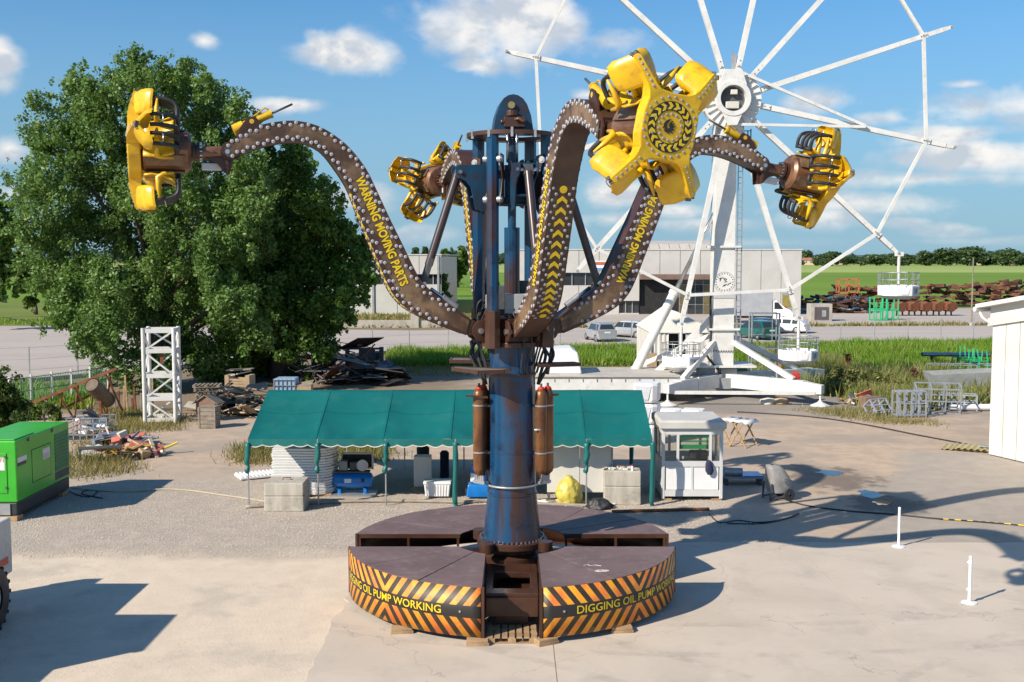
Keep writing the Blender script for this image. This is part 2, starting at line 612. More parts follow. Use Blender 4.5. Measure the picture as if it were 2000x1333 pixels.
# ================================================================== SETTING
def ground_material():
    m = bpy.data.materials.new('yard_ground')
    m.use_nodes = True
    t = NT(m.node_tree)
    b = m.node_tree.nodes['Principled BSDF']
    pos = t.n('ShaderNodeNewGeometry').outputs['Position']
    sep = t.n('ShaderNodeSeparateXYZ')
    t.put(sep.inputs[0], pos)
    X, Y = sep.outputs[0], sep.outputs[1]
    n1 = t.m('SUBTRACT', t.noise(pos, .45, 5, .6), .5)
    n2 = t.noise(pos, 1.6, 6, .65)
    n3 = t.noise(pos, 14, 5, .7)
    dirt = t.mix(t.step(n2, .35, .68), (.50, .385, .285, 1), (.41, .315, .235, 1))
    dirt = t.mix(t.step(t.noise(pos, .22, 4, .6), .45, .62), dirt, (.36, .30, .24, 1))
    # rubble: voronoi cells, every stone its own tone
    vo = t.n('ShaderNodeTexVoronoi')
    t.put(vo.inputs['Vector'], pos)
    vo.inputs['Scale'].default_value = 24.0
    vo.inputs['Randomness'].default_value = 1.0
    sepc = t.n('ShaderNodeSeparateColor')
    t.put(sepc.inputs[0], vo.outputs['Color'])
    stone = t.mix(sepc.outputs[0], (.49, .415, .335, 1), (.74, .64, .53, 1))
    stone = t.mix(t.step(vo.outputs['Distance'], .018, .034, 0, .7), stone, (.31, .265, .22, 1))
    stone = t.mix(t.step(n2, .42, .66, 0, .35), stone, (.58, .485, .39, 1))
    g = t.m('MULTIPLY', t.step(t.m('ADD', Y, t.m('MULTIPLY', n1, 3.2)), 25.0, 26.2), t.step(t.m('ADD', Y, t.m('MULTIPLY', n1, 6)), 33.0, 37.0, 1, 0))
    g = t.m('MULTIPLY', g, t.step(t.m('ADD', X, t.m('MULTIPLY', n1, 5)), 5.5, 9.5, 1, 0))
    col = t.mix(g, dirt, stone)
    # trodden pale sand near the camera, left
    sand = t.mix(t.step(n2, .3, .7), (.69, .58, .45, 1), (.61, .51, .395, 1))
    sand = t.mix(t.step(t.noise(pos, .6, 5, .65), .5, .68, 0, .7), sand, (.47, .405, .33, 1))
    sand = t.mix(t.step(n3, .60, .74, 0, .75), sand, (.34, .28, .22, 1))
    n5 = t.noise(pos, 48, 3, .75)
    sand = t.mix(t.step(n5, .52, .66, 0, .5), sand, (.42, .34, .255, 1))
    sand = t.mix(t.step(n5, .34, .46, .35, 0), sand, (.78, .68, .54, 1))
    s = t.m('MULTIPLY', t.step(t.m('ADD', Y, t.m('MULTIPLY', n1, 3.2)), 25.0, 26.2, 1, 0), t.step(X, -1.0, 1.0, 1, 0))
    col = t.mix(s, col, sand)
    # old asphalt patch on the right
    asp = t.mix(t.step(n2, .3, .7), (.40, .345, .285, 1), (.34, .295, .25, 1))
    asp = t.mix(t.step(n3, .55, .72, 0, .5), asp, (.25, .225, .20, 1))
    edge = t.m('SUBTRACT', X, t.m('ADD', 8.6, t.m('MULTIPLY', t.m('SUBTRACT', Y, 26.5), .42)))
    a = t.m('MULTIPLY', t.step(t.m('ADD', edge, t.m('MULTIPLY', n1, 2.2)), -.35, .45), t.step(t.m('ADD', Y, t.m('MULTIPLY', n1, 3)), 38.5, 40, 1, 0))
    col = t.mix(a, col, asp)
    # grey crushed stone round the big wheel
    gw = t.m('MULTIPLY', t.step(t.m('ADD', Y, t.m('MULTIPLY', n1, 5)), 47, 50), t.step(t.m('ADD', X, t.m('MULTIPLY', n1, 5)), -2, 2))
    col = t.mix(t.m('MULTIPLY', gw, .8), col, t.mix(n3, (.16, .145, .135, 1), (.30, .275, .25, 1)))
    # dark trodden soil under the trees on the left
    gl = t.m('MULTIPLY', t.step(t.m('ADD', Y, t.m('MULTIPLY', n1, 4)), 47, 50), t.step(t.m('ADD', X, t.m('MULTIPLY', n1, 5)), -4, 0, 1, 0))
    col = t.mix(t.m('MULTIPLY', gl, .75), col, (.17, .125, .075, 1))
    # damp patch with puddles
    c0 = gr(1735, 985)
    dx = t.m('DIVIDE', t.m('SUBTRACT', X, c0.x), 1.5)
    dy = t.m('DIVIDE', t.m('SUBTRACT', Y, c0.y), 1.5)
    wet = t.m('ADD', t.m('SQRT', t.m('ADD', t.m('MULTIPLY', dx, dx), t.m('MULTIPLY', dy, dy))), t.m('MULTIPLY', t.m('SUBTRACT', n2, .5), 2.2))
    wetm = t.step(wet, .45, 1.0, .85, 0)
    c1 = gr(1625, 935)
    dx = t.m('DIVIDE', t.m('SUBTRACT', X, c1.x), 2.0)
    dy = t.m('DIVIDE', t.m('SUBTRACT', Y, c1.y), 2.6)
    wet2 = t.m('ADD', t.m('SQRT', t.m('ADD', t.m('MULTIPLY', dx, dx), t.m('MULTIPLY', dy, dy))), t.m('MULTIPLY', t.m('SUBTRACT', n2, .5), 2.6))
    wetm = t.m('MAXIMUM', wetm, t.step(wet2, .35, .95, .62, 0))
    col = t.mix(wetm, col, (.055, .045, .038, 1))
    # far away: fields
    col = t.mix(t.step(Y, 112, 118), col, (.16, .20, .045, 1))
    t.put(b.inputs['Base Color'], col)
    t.put(b.inputs['Roughness'], t.m('SUBTRACT', .92, t.m('MULTIPLY', wetm, .45)))
    b.inputs['Specular IOR Level'].default_value = .25
    bp = t.n('ShaderNodeBump')
    bp.inputs['Strength'].default_value = .55
    bp.inputs['Distance'].default_value = .035
    h = t.m('ADD', t.m('ADD', t.m('MULTIPLY', n3, .5), t.m('MULTIPLY', t.noise(pos, 55, 3, .7), .35)), t.m('MULTIPLY', t.m('MULTIPLY', t.step(vo.outputs['Distance'], .0, .04, 1, 0), g), 1.0))
    t.put(bp.inputs['Height'], h)
    t.put(b.inputs['Normal'], bp.outputs[0])
    return m


def sheet(name, pts, z, mat, kind='structure', label=None):
    mb = MB()
    mb.add([(p[0], p[1], z) for p in pts], [tuple(range(len(pts)))])
    o = mb.build(name, mat)
    if sum(p.normal.z for p in o.data.polygons) < 0:
        o.data.flip_normals()
    return tag(o, label, kind=kind)


GROUND = ground_material()
g = sheet('ground', [(-3500, -60), (3500, -60), (3500, 4500), (-3500, 4500)], 0, GROUND)

def slab_material():
    m = paint('poured_concrete', (.565, .485, .395), (.51, .438, .355), .55, .78, c3=(.41, .36, .30), s3=1.1, amt3=.5, bump=.12, bscale=24, spec=.3, dist=.5)
    t = NT(m.node_tree)
    b = m.node_tree.nodes['Principled BSDF']
    base = b.inputs['Base Color'].links[0].from_socket
    pos = t.n('ShaderNodeNewGeometry').outputs['Position']
    wob = t.n('ShaderNodeVectorMath', operation='ADD')
    nz = t.n('ShaderNodeTexNoise')
    t.put(nz.inputs['Vector'], pos)
    nz.inputs['Scale'].default_value = 1.7
    nz.inputs['Detail'].default_value = 5
    t.put(wob.inputs[0], pos)
    sc = t.n('ShaderNodeVectorMath', operation='SCALE')
    t.put(sc.inputs[0], nz.outputs['Color'])
    sc.inputs['Scale'].default_value = .9
    t.put(wob.inputs[1], sc.outputs[0])
    vo = t.n('ShaderNodeTexVoronoi', feature='DISTANCE_TO_EDGE')
    t.put(vo.inputs['Vector'], wob.outputs[0])
    vo.inputs['Scale'].default_value = .17
    crack = t.m('MULTIPLY', t.step(vo.outputs['Distance'], .0008, .0026, 1, 0), t.step(t.noise(pos, .5, 3), .42, .56))
    col = t.mix(t.m('MULTIPLY', crack, .38), base, (.20, .17, .14, 1))
    # oil drips, scuffs drawn out along the driving direction
    spots = t.step(t.noise(pos, 3.1, 3, .5), .70, .76, 0, .55)
    col = t.mix(spots, col, (.27, .225, .18, 1))
    tyre = t.step(t.noise(t.scaled(pos, (.35, 3.2, 1)), 1.6, 5, .7), .58, .72, 0, .38)
    tyre = t.m('MULTIPLY', tyre, t.step(t.noise(pos, .18, 2), .42, .6))
    col = t.mix(tyre, col, (.30, .26, .215, 1))
    sp = t.n('ShaderNodeSeparateXYZ')
    t.put(sp.inputs[0], pos)
    for cx, cy, r in ((21, 3, 19.0), (21, 3, 20.7), (-8, 6, 15.2), (-8, 6, 16.8), (4, 42, 21.5), (4, 42, 23.1)):
        dx, dy = t.m('SUBTRACT', sp.outputs[0], float(cx)), t.m('SUBTRACT', sp.outputs[1], float(cy))
        dist = t.m('ABSOLUTE', t.m('SUBTRACT', t.m('SQRT', t.m('ADD', t.m('MULTIPLY', dx, dx), t.m('MULTIPLY', dy, dy))), r))
        track = t.m('MULTIPLY', t.step(dist, .06, .17, .30, 0), t.step(t.noise(pos, 1.1, 4, .7), .42, .62))
        col = t.mix(track, col, (.27, .235, .20, 1))
    grit = t.step(t.noise(pos, 34, 3, .7), .60, .72, 0, .35)
    col = t.mix(grit, col, (.33, .285, .235, 1))
    pale = t.step(t.noise(t.scaled(pos, (1, .5, 1)), .8, 5, .65), .56, .70, 0, .4)
    col = t.mix(pale, col, (.60, .54, .45, 1))
    t.put(b.inputs['Base Color'], col)
    return m


SLABM = slab_material()
slab = thing('concrete_slab', None, None, (0, 18, 0))
tag(slab, kind='structure')
for x0, x1 in ((-3.42, .74), (.755, 6.9), (6.915, 13.2)):
    mb = MB()
    for y0, y1 in ((8, 17.2), (17.212, 26.55)):
        k = 14
        top = []
        for i in range(k + 1):
            x = x0 + (x1 - x0) * i / k
            jag = .10 * mnoise.noise(Vector((x * 1.4, y1, 0))) if y1 > 26 else 0
            top.append((x, y1 + jag))
        left = []
        if x0 < -3:
            for i in range(1, 40):
                y = y1 - (y1 - y0) * i / 40
                left.append((x0 + .13 * mnoise.noise(Vector((2, y * .9, 0))) + .09 * mnoise.noise(Vector((5, y * 3.5, 0))) + .05 * mnoise.noise(Vector((5, y * 11, 0))), y))
        poly = [(x0, y0), (x1, y0)] + top[::-1] + left
        n = len(poly)
        mb2 = MB().prism([(a, b_) for a, b_ in poly], -.05, .012)
        o = mb2.build('slab_panel', SLABM, slab, world=True)

PUD = glass_mat('puddle_water', (.035, .04, .045), .02)
for i, (px, py, rx, ry, lab) in enumerate(((1726, 982, .26, .34, 'small blue puddle in the damp patch behind the left white post'), (1697, 966, .34, .55, 'puddle reflecting sky on the gravel, middle of the damp patch'),
                                           (1622, 924, .40, .40, 'thin puddle furthest from the white posts, by the covered machine'))):
    c = gr(px, py)
    random.seed(i)
    pts = [(c.x + rx * math.cos(a) * (1 + .7 * mnoise.noise(Vector((math.cos(a) * 1.8, math.sin(a) * 1.8, i * 3 + .4))) + .3 * mnoise.noise(Vector((math.cos(a) * 5, math.sin(a) * 5, i)))), c.y + ry * math.sin(a) * (1 + .7 * mnoise.noise(Vector((math.cos(a) * 2, math.sin(a) * 2, i * 3 + 9))))) for a in [2 * PI * k / 36 for k in range(36)]]
    tag(sheet('puddle', pts, .006, PUD), lab)

ROADM = paint('pale_asphalt', (.46, .405, .36), (.42, .37, .33), .25, .9, c3=(.35, .31, .27), s3=.9, amt3=.4, spec=.2, stretch=(.25, 1, 1))
KERBM = paint('kerb_concrete', (.42, .39, .34), (.33, .30, .26), 1, .9)


def w(px, py):
    p = gr(px, py)
    return (p.x, p.y)


road_front = [(-75, 52), w(-60, 752), w(60, 747), w(400, 716), w(800, 689), w(1300, 676), w(1900, 667), (75, 95), (160, 106)]
road_back = [(240, 135), w(1990, 631), w(1560, 640), w(1000, 644), w(800, 646), w(500, 642), w(60, 637), (-110, 112)]
sheet('road', road_front + road_back, .012, ROADM)
# forecourt in front of the works building and the scrap store
sheet('paved_forecourt', [w(985, 646), w(1560, 642), w(1990, 633), (66, 150), (38, 150), (36, 139), (0, 139)], .008, ROADM)
# kerb along the near edge of the road
kerb = MB()
for a, b_ in zip(road_front[1:-1], road_front[2:]):
    kerb.bar((a[0], a[1] - .1, .09), (b_[0], b_[1] - .1, .09), .22, .30)
tag(kerb.build('kerb', KERBM), kind='structure')

FIELD1 = paint('young_crop', (.165, .265, .030), (.135, .225, .026), .02, .85, stretch=(.15, 1, 1), c3=(.17, .24, .05), s3=.05, amt3=.4, spec=.15)
FIELD2 = paint('ripening_crop', (.33, .40, .13), (.28, .355, .10), .01, .9, stretch=(.1, 1, 1), spec=.1)
FIELD3 = paint('meadow', (.13, .20, .035), (.19, .21, .06), .05, .9, spec=.1)
sheet('crop_field', [(-900, 175), (900, 165), (900, 490), (-900, 490)], .010, FIELD1)
sheet('ripe_crop_field', [(-1500, 490), (1500, 490), (1500, 1150), (-1500, 1150)], .012, FIELD2)
sheet('meadow', [(-260, 112.5), (-47, 111.8), (-30, 115), (-30, 174), (-260, 174)], .014, FIELD3)
DRYG = paint('dry_verge', (.30, .235, .10), (.22, .21, .07), .4, .95, spec=.1)
sheet('dry_verge', [(-30, 108.5), (-1, 107.6), (-1, 131), (-30, 131)], .016, DRYG)
GRASSM = paint('verge_soil', (.11, .15, .03), (.16, .15, .06), .5, .95, spec=.1)
sheet('grass_verge', [w(755, 722), w(1300, 726), w(1620, 745), w(1990, 800), (33, 60), (60, 70), w(1900, 670), w(1300, 679), w(800, 692)], .006, GRASSM)
sheet('grass_bank', [(-40, 46), w(40, 792), w(180, 800), w(190, 752), w(60, 757), (-45, 57)], .006, GRASSM)


def blades(name, label, quads, n, h0, h1, wid, mat, seed=0, lean=.35, clump=0.0):
    rng = np.random.default_rng(seed)
    out = []
    tot = sum(q[4] for q in quads)
    for q in quads:
        k = int(n * q[4] / tot)
        a, b_, c, d = [np.array(p[:2]) for p in q[:4]]
        u, v = rng.random((k, 1)), rng.random((k, 1))
        p = a * (1 - u) * (1 - v) + b_ * u * (1 - v) + c * u * v + d * (1 - u) * v
        if clump:
            p = p + rng.normal(0, clump, p.shape)
        wave = .72 + .28 * np.sin(p[:, :1] * .9 + 1.3 * np.sin(p[:, 1:] * .7)) * np.cos(p[:, 1:] * .8 + p[:, :1] * .35)
        h = (h0 + (h1 - h0) * rng.random((k, 1)) ** 1.6) * wave
        th = rng.random((k, 1)) * 2 * np.pi
        dx = np.concatenate([np.cos(th), np.sin(th), np.zeros((k, 1))], 1)
        base = np.concatenate([p, np.zeros((k, 1))], 1)
        ln = rng.normal(0, lean, (k, 2)) * h
        tip = base + np.concatenate([ln, h], 1)
        tri = np.stack([base - dx * wid, base + dx * wid, tip], 1).reshape(-1, 3)
        out.append(tri)
    me = np_mesh(name, np.concatenate(out), 3, mat)
    o = link(name, me)
    return tag(o, label, kind='stuff')


GRB = leaf_mat('grass_blade', (.13, .28, .016), (.23, .36, .035), .42, (.26, .33, .06))
DRYB = leaf_mat('dry_blade', (.36, .26, .10), (.24, .21, .07), .3, (.16, .18, .05))
WEEDB = leaf_mat('weed_blade', (.15, .21, .04), (.34, .32, .11), .38, (.38, .33, .14))
W = lambda x, y: tuple(gr(x, y))
blades('tall_grass', 'tall bright green grass between yard and road', [
    (W(755, 716), W(1250, 716), W(1250, 682), W(755, 692), 1.0), (W(1250, 716), W(1560, 716), W(1560, 675), W(1250, 682), .6),
    (W(1560, 735), W(1990, 745), W(1990, 669), W(1560, 675), 1.4)], 70000, .35, .95, .05, GRB, 1)
blades('tall_weeds', 'rough dry weeds and seed heads beside the big wheel', [
    (W(1560, 768), W(1690, 775), W(1640, 705), W(1480, 700), .8), (W(1690, 790), W(1800, 800), W(1830, 740), W(1640, 730), 1.0),
    (W(1800, 800), W(1960, 790), W(1960, 752), W(1800, 745), .6)], 36000, .35, 1.5, .045, WEEDB, 2, clump=.5)
blades('dry_grass', 'tufts of dry straw coloured grass on the yard edges', [
    (W(150, 905), W(260, 875), W(270, 800), W(200, 800), .8), (W(210, 840), W(340, 842), W(360, 815), W(230, 800), .5), (W(130, 935), W(260, 925), W(240, 890), W(140, 895), .25),
    (W(470, 905), W(540, 905), W(560, 868), W(480, 872), .45), (W(650, 905), W(740, 900), W(740, 862), W(640, 868), .7), (W(755, 735), W(1250, 735), W(1250, 716), W(755, 716), .8),
    (W(1560, 800), W(1720, 828), W(1840, 830), W(1700, 800), .35)], 26000, .08, .45, .018, DRYB, 3, clump=.38)
blades('roadside_grass', 'dry grass in front of the pale left hall', [((-28, 109), (-1, 108), (-1, 131), (-28, 131), 1), ((-2, 107.3), (66, 113.5), (66, 115.5), (-2, 109), .3)], 16000, .3, .8, .08, DRYB, 4)
blades('bank_grass', 'green grass on the bank behind the green generator', [((-38, 47), W(180, 800), W(190, 752), (-45, 57), 1), ((-120, 113), (-30, 113), (-30, 122), (-120, 122), 1)], 22000, .25, .7, .05, GRB, 5)
# loose stones on the gravel
rng = np.random.default_rng(8)
ico = np.array([(.1, .05, .75), (1, .1, .25), (.35, .8, .3), (-.7, .65, .2), (-.9, -.3, .3), (.1, -.85, .25)])
n = 34000
p = np.stack([rng.uniform(-13.5, 6.5, n), 25.0 + 9.5 * rng.beta(1.6, 1.6, n) + rng.normal(0, .35, n)], 1)
n4 = 9000
p = np.concatenate([p, np.stack([rng.uniform(-11.5, -3.6, n4), rng.uniform(15.5, 26, n4)], 1)])
n = len(p)
keep = (np.hypot(p[:, 0], p[:, 1] - 22.8) > 3.6)
p = p[keep]
n = len(p)
s = np.where(p[:, 1] < 25.2, .45, 1.0)[:, None, None] * rng.uniform(.010, .027, (n, 1, 1))
th = rng.random(n) * 6.28
rot = np.stack([np.stack([np.cos(th), -np.sin(th), 0 * th], 1), np.stack([np.sin(th), np.cos(th), 0 * th], 1), np.stack([0 * th, 0 * th, 1 + 0 * th], 1)], 1)
tv = np.einsum('nij,kj->nki', rot, ico) * s + np.concatenate([p, np.zeros((n, 1))], 1)[:, None, :]
tris = tv[:, [0, 1, 2, 0, 2, 3, 0, 3, 4, 0, 4, 5, 0, 5, 1], :].reshape(-1, 3)
me = np_mesh('loose_gravel', tris, 3, paint('gravel_stone', (.62, .54, .46), (.46, .40, .335), 14, .9, spec=.2))
tag(link('loose_gravel', me), 'pale grey loose gravel scattered over the yard', kind='stuff')


# ================================================================== RIDE
AX = Vector((0, 22.8, 0))
ROT = 16.0                      # the arms' cross stands turned by this much
ride = thing('ride_tower', 'tall blue and brown steel ride tower on a round striped deck', 'ride', AX)


def skirt_material():
    m = bpy.data.materials.new('hazard_stripes')
    m.use_nodes = True
    t = NT(m.node_tree)
    b = m.node_tree.nodes['Principled BSDF']
    uv = t.n('ShaderNodeUVMap').outputs[0]
    sep = t.n('ShaderNodeSeparateXYZ')
    t.put(sep.inputs[0], uv)
    U, V = sep.outputs[0], sep.outputs[1]                    # metres along the sheet from its middle, metres above its middle
    av = t.m('ABSOLUTE', V)
    s = t.m('SUBTRACT', t.m('ABSOLUTE', U), t.m('MULTIPLY', av, .80))
    fr = t.m('FRACT', t.m('DIVIDE', t.m('ADD', s, 20.07), .262))
    stripe = t.step(fr, .50, .53)
    edge = t.m('MULTIPLY', t.step(fr, .50, .52), t.step(fr, .56, .59, 1, 0))
    edge = t.m('MAXIMUM', edge, t.step(fr, .95, .98))
    pos = t.n('ShaderNodeTexCoord').outputs['Object']
    n1 = t.noise(pos, 2.6, 5, .6)
    org = t.mix(t.step(n1, .32, .68), (.82, .36, .02, 1), (.74, .17, .035, 1))
    org = t.mix(t.step(t.noise(pos, 22, 4, .6), .55, .75, 0, .5), org, (.80, .45, .12, 1))
    org = t.mix(t.m('MULTIPLY', edge, .8), org, (.72, .55, .03, 1))
    blk = t.mix(t.step(n1, .3, .7), (.03, .022, .014, 1), (.055, .04, .022, 1))
    col = t.mix(stripe, org, blk)
    band = t.step(av, .112, .116, 1, 0)
    col = t.mix(band, col, (.022, .02, .018, 1))
    grime = t.step(t.m('ADD', V, t.m('MULTIPLY', n1, .5)), -.32, -.12, .45, 0)
    col = t.mix(grime, col, (.30, .22, .14, 1))
    t.put(b.inputs['Base Color'], col)
    b.inputs['Roughness'].default_value = .52
    return m


STRIPE = skirt_material()
RD, HT, GAP = 3.4, 1.05, .525
ZB = .13


def arc_pts(r, a0, a1, n):
    return [(r * math.cos(a0 + (a1 - a0) * i / n), r * math.sin(a0 + (a1 - a0) * i / n)) for i in range(n + 1)]


for q in range(4):
    mid = R(45 + 90 * q)
    half = math.acos(GAP / RD) - R(45)
    half = R(45) - math.asin(GAP / RD)
    a0, a1 = mid - half, mid + half
    panel = thing('deck_quarter', None, None)
    panel.parent = ride
    # three plates of the top with seams between
    ih = R(45) - math.asin(GAP / 1.22)
    cuts = [a0 + .002, a0 + (a1 - a0) * .34, a0 + (a1 - a0) * .70, a1 - .002]
    icut = [mid - ih, mid - ih + 2 * ih * .30, mid - ih + 2 * ih * .66, mid + ih]
    for i in range(3):
        s = .004
        outer = arc_pts(RD - .012, cuts[i] + s, cuts[i + 1] - s, 10)
        inner = arc_pts(1.22, icut[i] + s * 1.5, icut[i + 1] - s * 1.5, 4)
        mb = MB().prism(outer + inner[::-1], HT - .012 + .003 * (i % 2), HT + .006 + .004 * (i % 2))
        mb.build('deck_plate', DECK, panel)
    # skirt sheet, with its own coordinates in metres
    n = 26
    vs, fs, uvs = [], [], []
    for i in range(n + 1):
        a = a0 + .012 + (a1 - a0 - .024) * i / n
        for (z, vv) in ((ZB, -.46), (HT - .004, .46)):
            vs.append((RD * math.cos(a), RD * math.sin(a), z))
            uvs.append(((a - mid) * RD, vv))
    for i in range(n):
        fs.append((2 * i, 2 * i + 2, 2 * i + 3, 2 * i + 1))
    me = bpy.data.meshes.new('skirt')
    me.from_pydata(vs, [], fs)
    ul = me.uv_layers.new(name='UVMap')
    for lp in me.loops:
        ul.data[lp.index].uv = uvs[lp.vertex_index]
    me.materials.append(STRIPE)
    me.polygons.foreach_set('use_smooth', [True] * len(me.polygons))
    sk = link('skirt', me, panel)
    so_ = sk.modifiers.new('thick', 'SOLIDIFY')
    so_.thickness, so_.offset = .012, -1
    me.materials.append(BROWN)
    so_.material_offset = 1
    # the frame: top and bottom rails, posts at the gaps, ribs
    fr = MB()
    for z in (HT - .045, ZB + .03):
        fr.tube([(RD * .992 * math.cos(a0 + (a1 - a0) * i / 12), RD * .992 * math.sin(a0 + (a1 - a0) * i / 12), z) for i in range(13)], .022, 5)
    fr.build('rim_rail', BROWN, panel)
    for e, sg in ((a0, 1), (a1, -1)):
        c, s_ = math.cos(e), math.sin(e)
        fr = MB()
        fr.bar((RD * c * .996, RD * s_ * .996, .1), (RD * c * .996, RD * s_ * .996, HT + .004), .05, .05, up=(c, s_, 0))
        fr.build('corner_post', BROWN, panel)
        # rail along the gap
        p_in = Vector((0, 0, 0))
        if abs(c) > abs(s_):
            y = math.copysign(GAP + .012, s_)
            xa, xb = math.copysign(1.12, c), math.copysign(RD * .985, c)
            P0, P1 = Vector((xa, y, HT - .05)), Vector((xb, y, HT - .05))
        else:
            x = math.copysign(GAP + .012, c)
            ya, yb = math.copysign(1.12, s_), math.copysign(RD * .985, s_)
            P0, P1 = Vector((x, ya, HT - .05)), Vector((x, yb, HT - .05))
        fr = MB()
        fr.bar(P0, P1, .03, .085)
        fr.build('edge_rail', BROWN, panel)
        for k in (.02, .5, .97):
            p = P0.lerp(P1, k)
            MB().bar((p.x, p.y, .12), (p.x, p.y, HT - .09), .05, .05).build('post', BROWN, panel)
        fr = MB()
        fr.bar(P0 - Vector((0, 0, .78)), P1 - Vector((0, 0, .78)), .04, .06)
        fr.build('sill_rail', BROWN, panel)
    if q in (2, 3):
        pass
    # lettering on the band
    wtxt = 1.95
    lead = -.62 if q % 2 == 1 else -1.20
    if q in (2, 3):
        lead = -1.80 if q == 2 else -1.46

        def bend(a, b_, r=RD + .006):
            ang = mid + (lead + a) / RD
            return Vector((r * math.cos(ang), r * math.sin(ang), (HT + ZB) / 2 - .075 + b_))
        flat_text('DIGGING OIL PUMP WORKING', YELLOWP, panel, None, (1, 0, 0), (0, 0, 1), 3.14, .150, fn=bend, bold=.008)
    # bolts on the band
    for da in (-.40, .40):
        ang = mid + half * (.80 if da > 0 else -.80)
        c, s_ = math.cos(ang), math.sin(ang)
        MB().cyl((RD * c, RD * s_, .59), ((RD + .02) * c, (RD + .02) * s_, .59), .022, 8).build('bolt', CHROME, panel)

# chalk scrawl on the front right plate
sc = MB()
random.seed(4)
pts = []
for k in range(26):
    a = k * .55
    pts.append((1.65 + .10 * math.cos(a) + .004 * k, -2.32 + .05 * math.sin(a), HT + .013))
sc.tube(pts, .006, 4)
sc.tube([(1.38, -1.95, HT + .013), (1.47, -1.90, HT + .013), (1.50, -1.97, HT + .013), (1.62, -1.93, HT + .013), (1.72, -1.99, HT + .013)], .005, 4)
sc.build('chalk_mark', WHITE, ride)

# cross frame in the gaps and the pedestal
for k in range(4):
    M = Matrix.Rotation(R(90 * k), 4, 'Z')
    mb = MB()
    mb.M = M
    # boxed beam with an open top hatch
    for y in (-.43, .43):
        mb.bb(.62, 2.62, y - .07, y + .07, .42, .72)
    mb.bb(.62, 1.22, -.39, .39, .60, .72)
    mb.bb(2.30, 2.62, -.39, .39, .42, .72)
    mb.bb(.7, 2.4, -.39, .39, .40, .43)
    mb.bb(2.62, 2.72, -.49, .49, .30, .66)
    mb.bb(2.40, 2.60, -.30, .30, .10, .42)
    mb.build('cross_beam', BROWN, ride, bevel=.012)
mb = MB()
mb.lathe([(0, .25), (.62, .25), (.62, .78), (.52, .86), (.52, 1.0), (.0, 1.0)], 40)
mb.build('pedestal', BROWN, ride, auto=35)
mb = MB()
mb.lathe([(.50, .98), (.72, .98), (.735, 1.0), (.735, 1.10), (.70, 1.125), (.5, 1.125)], 48)
mb.build('slewing_ring', BROWN, ride, auto=35)
bolt = MB().cyl((0, 0, 0), (0, 0, .045), .017, 6).mesh('bolt')
bolt.materials.append(CHROME)
for k in range(44):
    a = 2 * PI * k / 44
    link('bolt', bolt, ride, Matrix.Translation((.665 * math.cos(a), .665 * math.sin(a), 1.125)))
for k in range(4):
    a = R(45 + 90 * k + 8)
    MB().cyl((.86 * math.cos(a), .86 * math.sin(a), .96), (.86 * math.cos(a), .86 * math.sin(a), 1.16), .15, 14).build('slew_motor', BROWN, ride, auto=35)
col = MB()
col.lathe([(.60, 1.125), (.605, 1.14), (.60, 1.16), (.515, 2.05), (.515, 2.06), (.525, 2.07), (.525, 2.10), (.50, 2.11), (.495, 2.95), (.503, 2.955), (.503, 2.985), (.49, 2.99), (.485, 5.2), (0, 5.2)], 56)
col.build('column', BLUEBR, ride, auto=25)

# --- yoke, guides, ring, cap
YM = Matrix.Rotation(R(ROT), 4, 'Z')


def yoke(mb):
    mb.M = YM
    return mb


mb = yoke(MB())
mb.prism([(math.cos(R(22.5 + 45 * k)) * .74, math.sin(R(22.5 + 45 * k)) * .74) for k in range(8)], 5.17, 5.27)
mb.prism([(math.cos(R(22.5 + 45 * k)) * .66, math.sin(R(22.5 + 45 * k)) * .66) for k in range(8)], 5.27, 5.75)
mb.build('turntable', BROWN, ride, bevel=.01)
GU = .80
for k in range(4):
    a = R(45 + 90 * k)
    x, y = GU * math.cos(a), GU * math.sin(a)
    mb = yoke(MB())
    oc = [(x + .125 * math.cos(a + R(22.5 + 45 * j)), y + .125 * math.sin(a + R(22.5 + 45 * j))) for j in range(8)]
    mb.prism(oc, 5.20, 9.42)
    g_ = mb.build('guide_post', BLUEBR, ride)
    mb = yoke(MB())
    oc = [(x + .165 * math.cos(a + R(45 * j + 45)), y + .165 * math.sin(a + R(45 * j + 45))) for j in range(8)]
    mb.prism(oc, 5.16, 5.92)
    mb.build('post_sleeve', BROWN, g_, bevel=.008)
mb = yoke(MB())
mb.lathe([(.60, 9.42), (.93, 9.42), (.93, 9.50), (.60, 9.50), (.60, 9.42)], 48)
mb.build('top_ring', BROWN, ride, auto=35)
for k in range(12):
    a = R(30 * k)
    MB().bar((.92 * math.cos(a), .92 * math.sin(a), 9.36), (.92 * math.cos(a), .92 * math.sin(a), 9.545), .05, .06).build('ring_lug', STEEL, ride)
# cap: two arched cheek plates with a pin, a crosshead between
arch = [(-.42, 9.50), (.42, 9.50), (.36, 9.86), (.28, 10.08), (.20, 10.19), (.10, 10.255), (0, 10.275), (-.10, 10.255), (-.20, 10.19), (-.28, 10.08), (-.36, 9.86)]
for y in (-.27, .20):
    mb = MB()
    mb.M = Matrix.Rotation(R(6), 4, 'Z') @ Matrix(((1, 0, 0, 0), (0, 0, -1, y + .07), (0, 1, 0, 0), (0, 0, 0, 1)))
    mb.prism(arch, 0, .07)
    mb.build('cap_cheek', DBLUE, ride, bevel=.01)
mb = MB()
mb.M = Matrix.Rotation(R(6), 4, 'Z')
mb.add([(-.42, -.20, 9.5), (-.42, .20, 9.5), (-.36, .20, 9.86), (-.36, -.20, 9.86), (-.28, .20, 10.08), (-.28, -.20, 10.08), (-.10, .2, 10.25), (-.10, -.2, 10.25)], [(0, 1, 2, 3), (3, 2, 4, 5), (5, 4, 6, 7)])
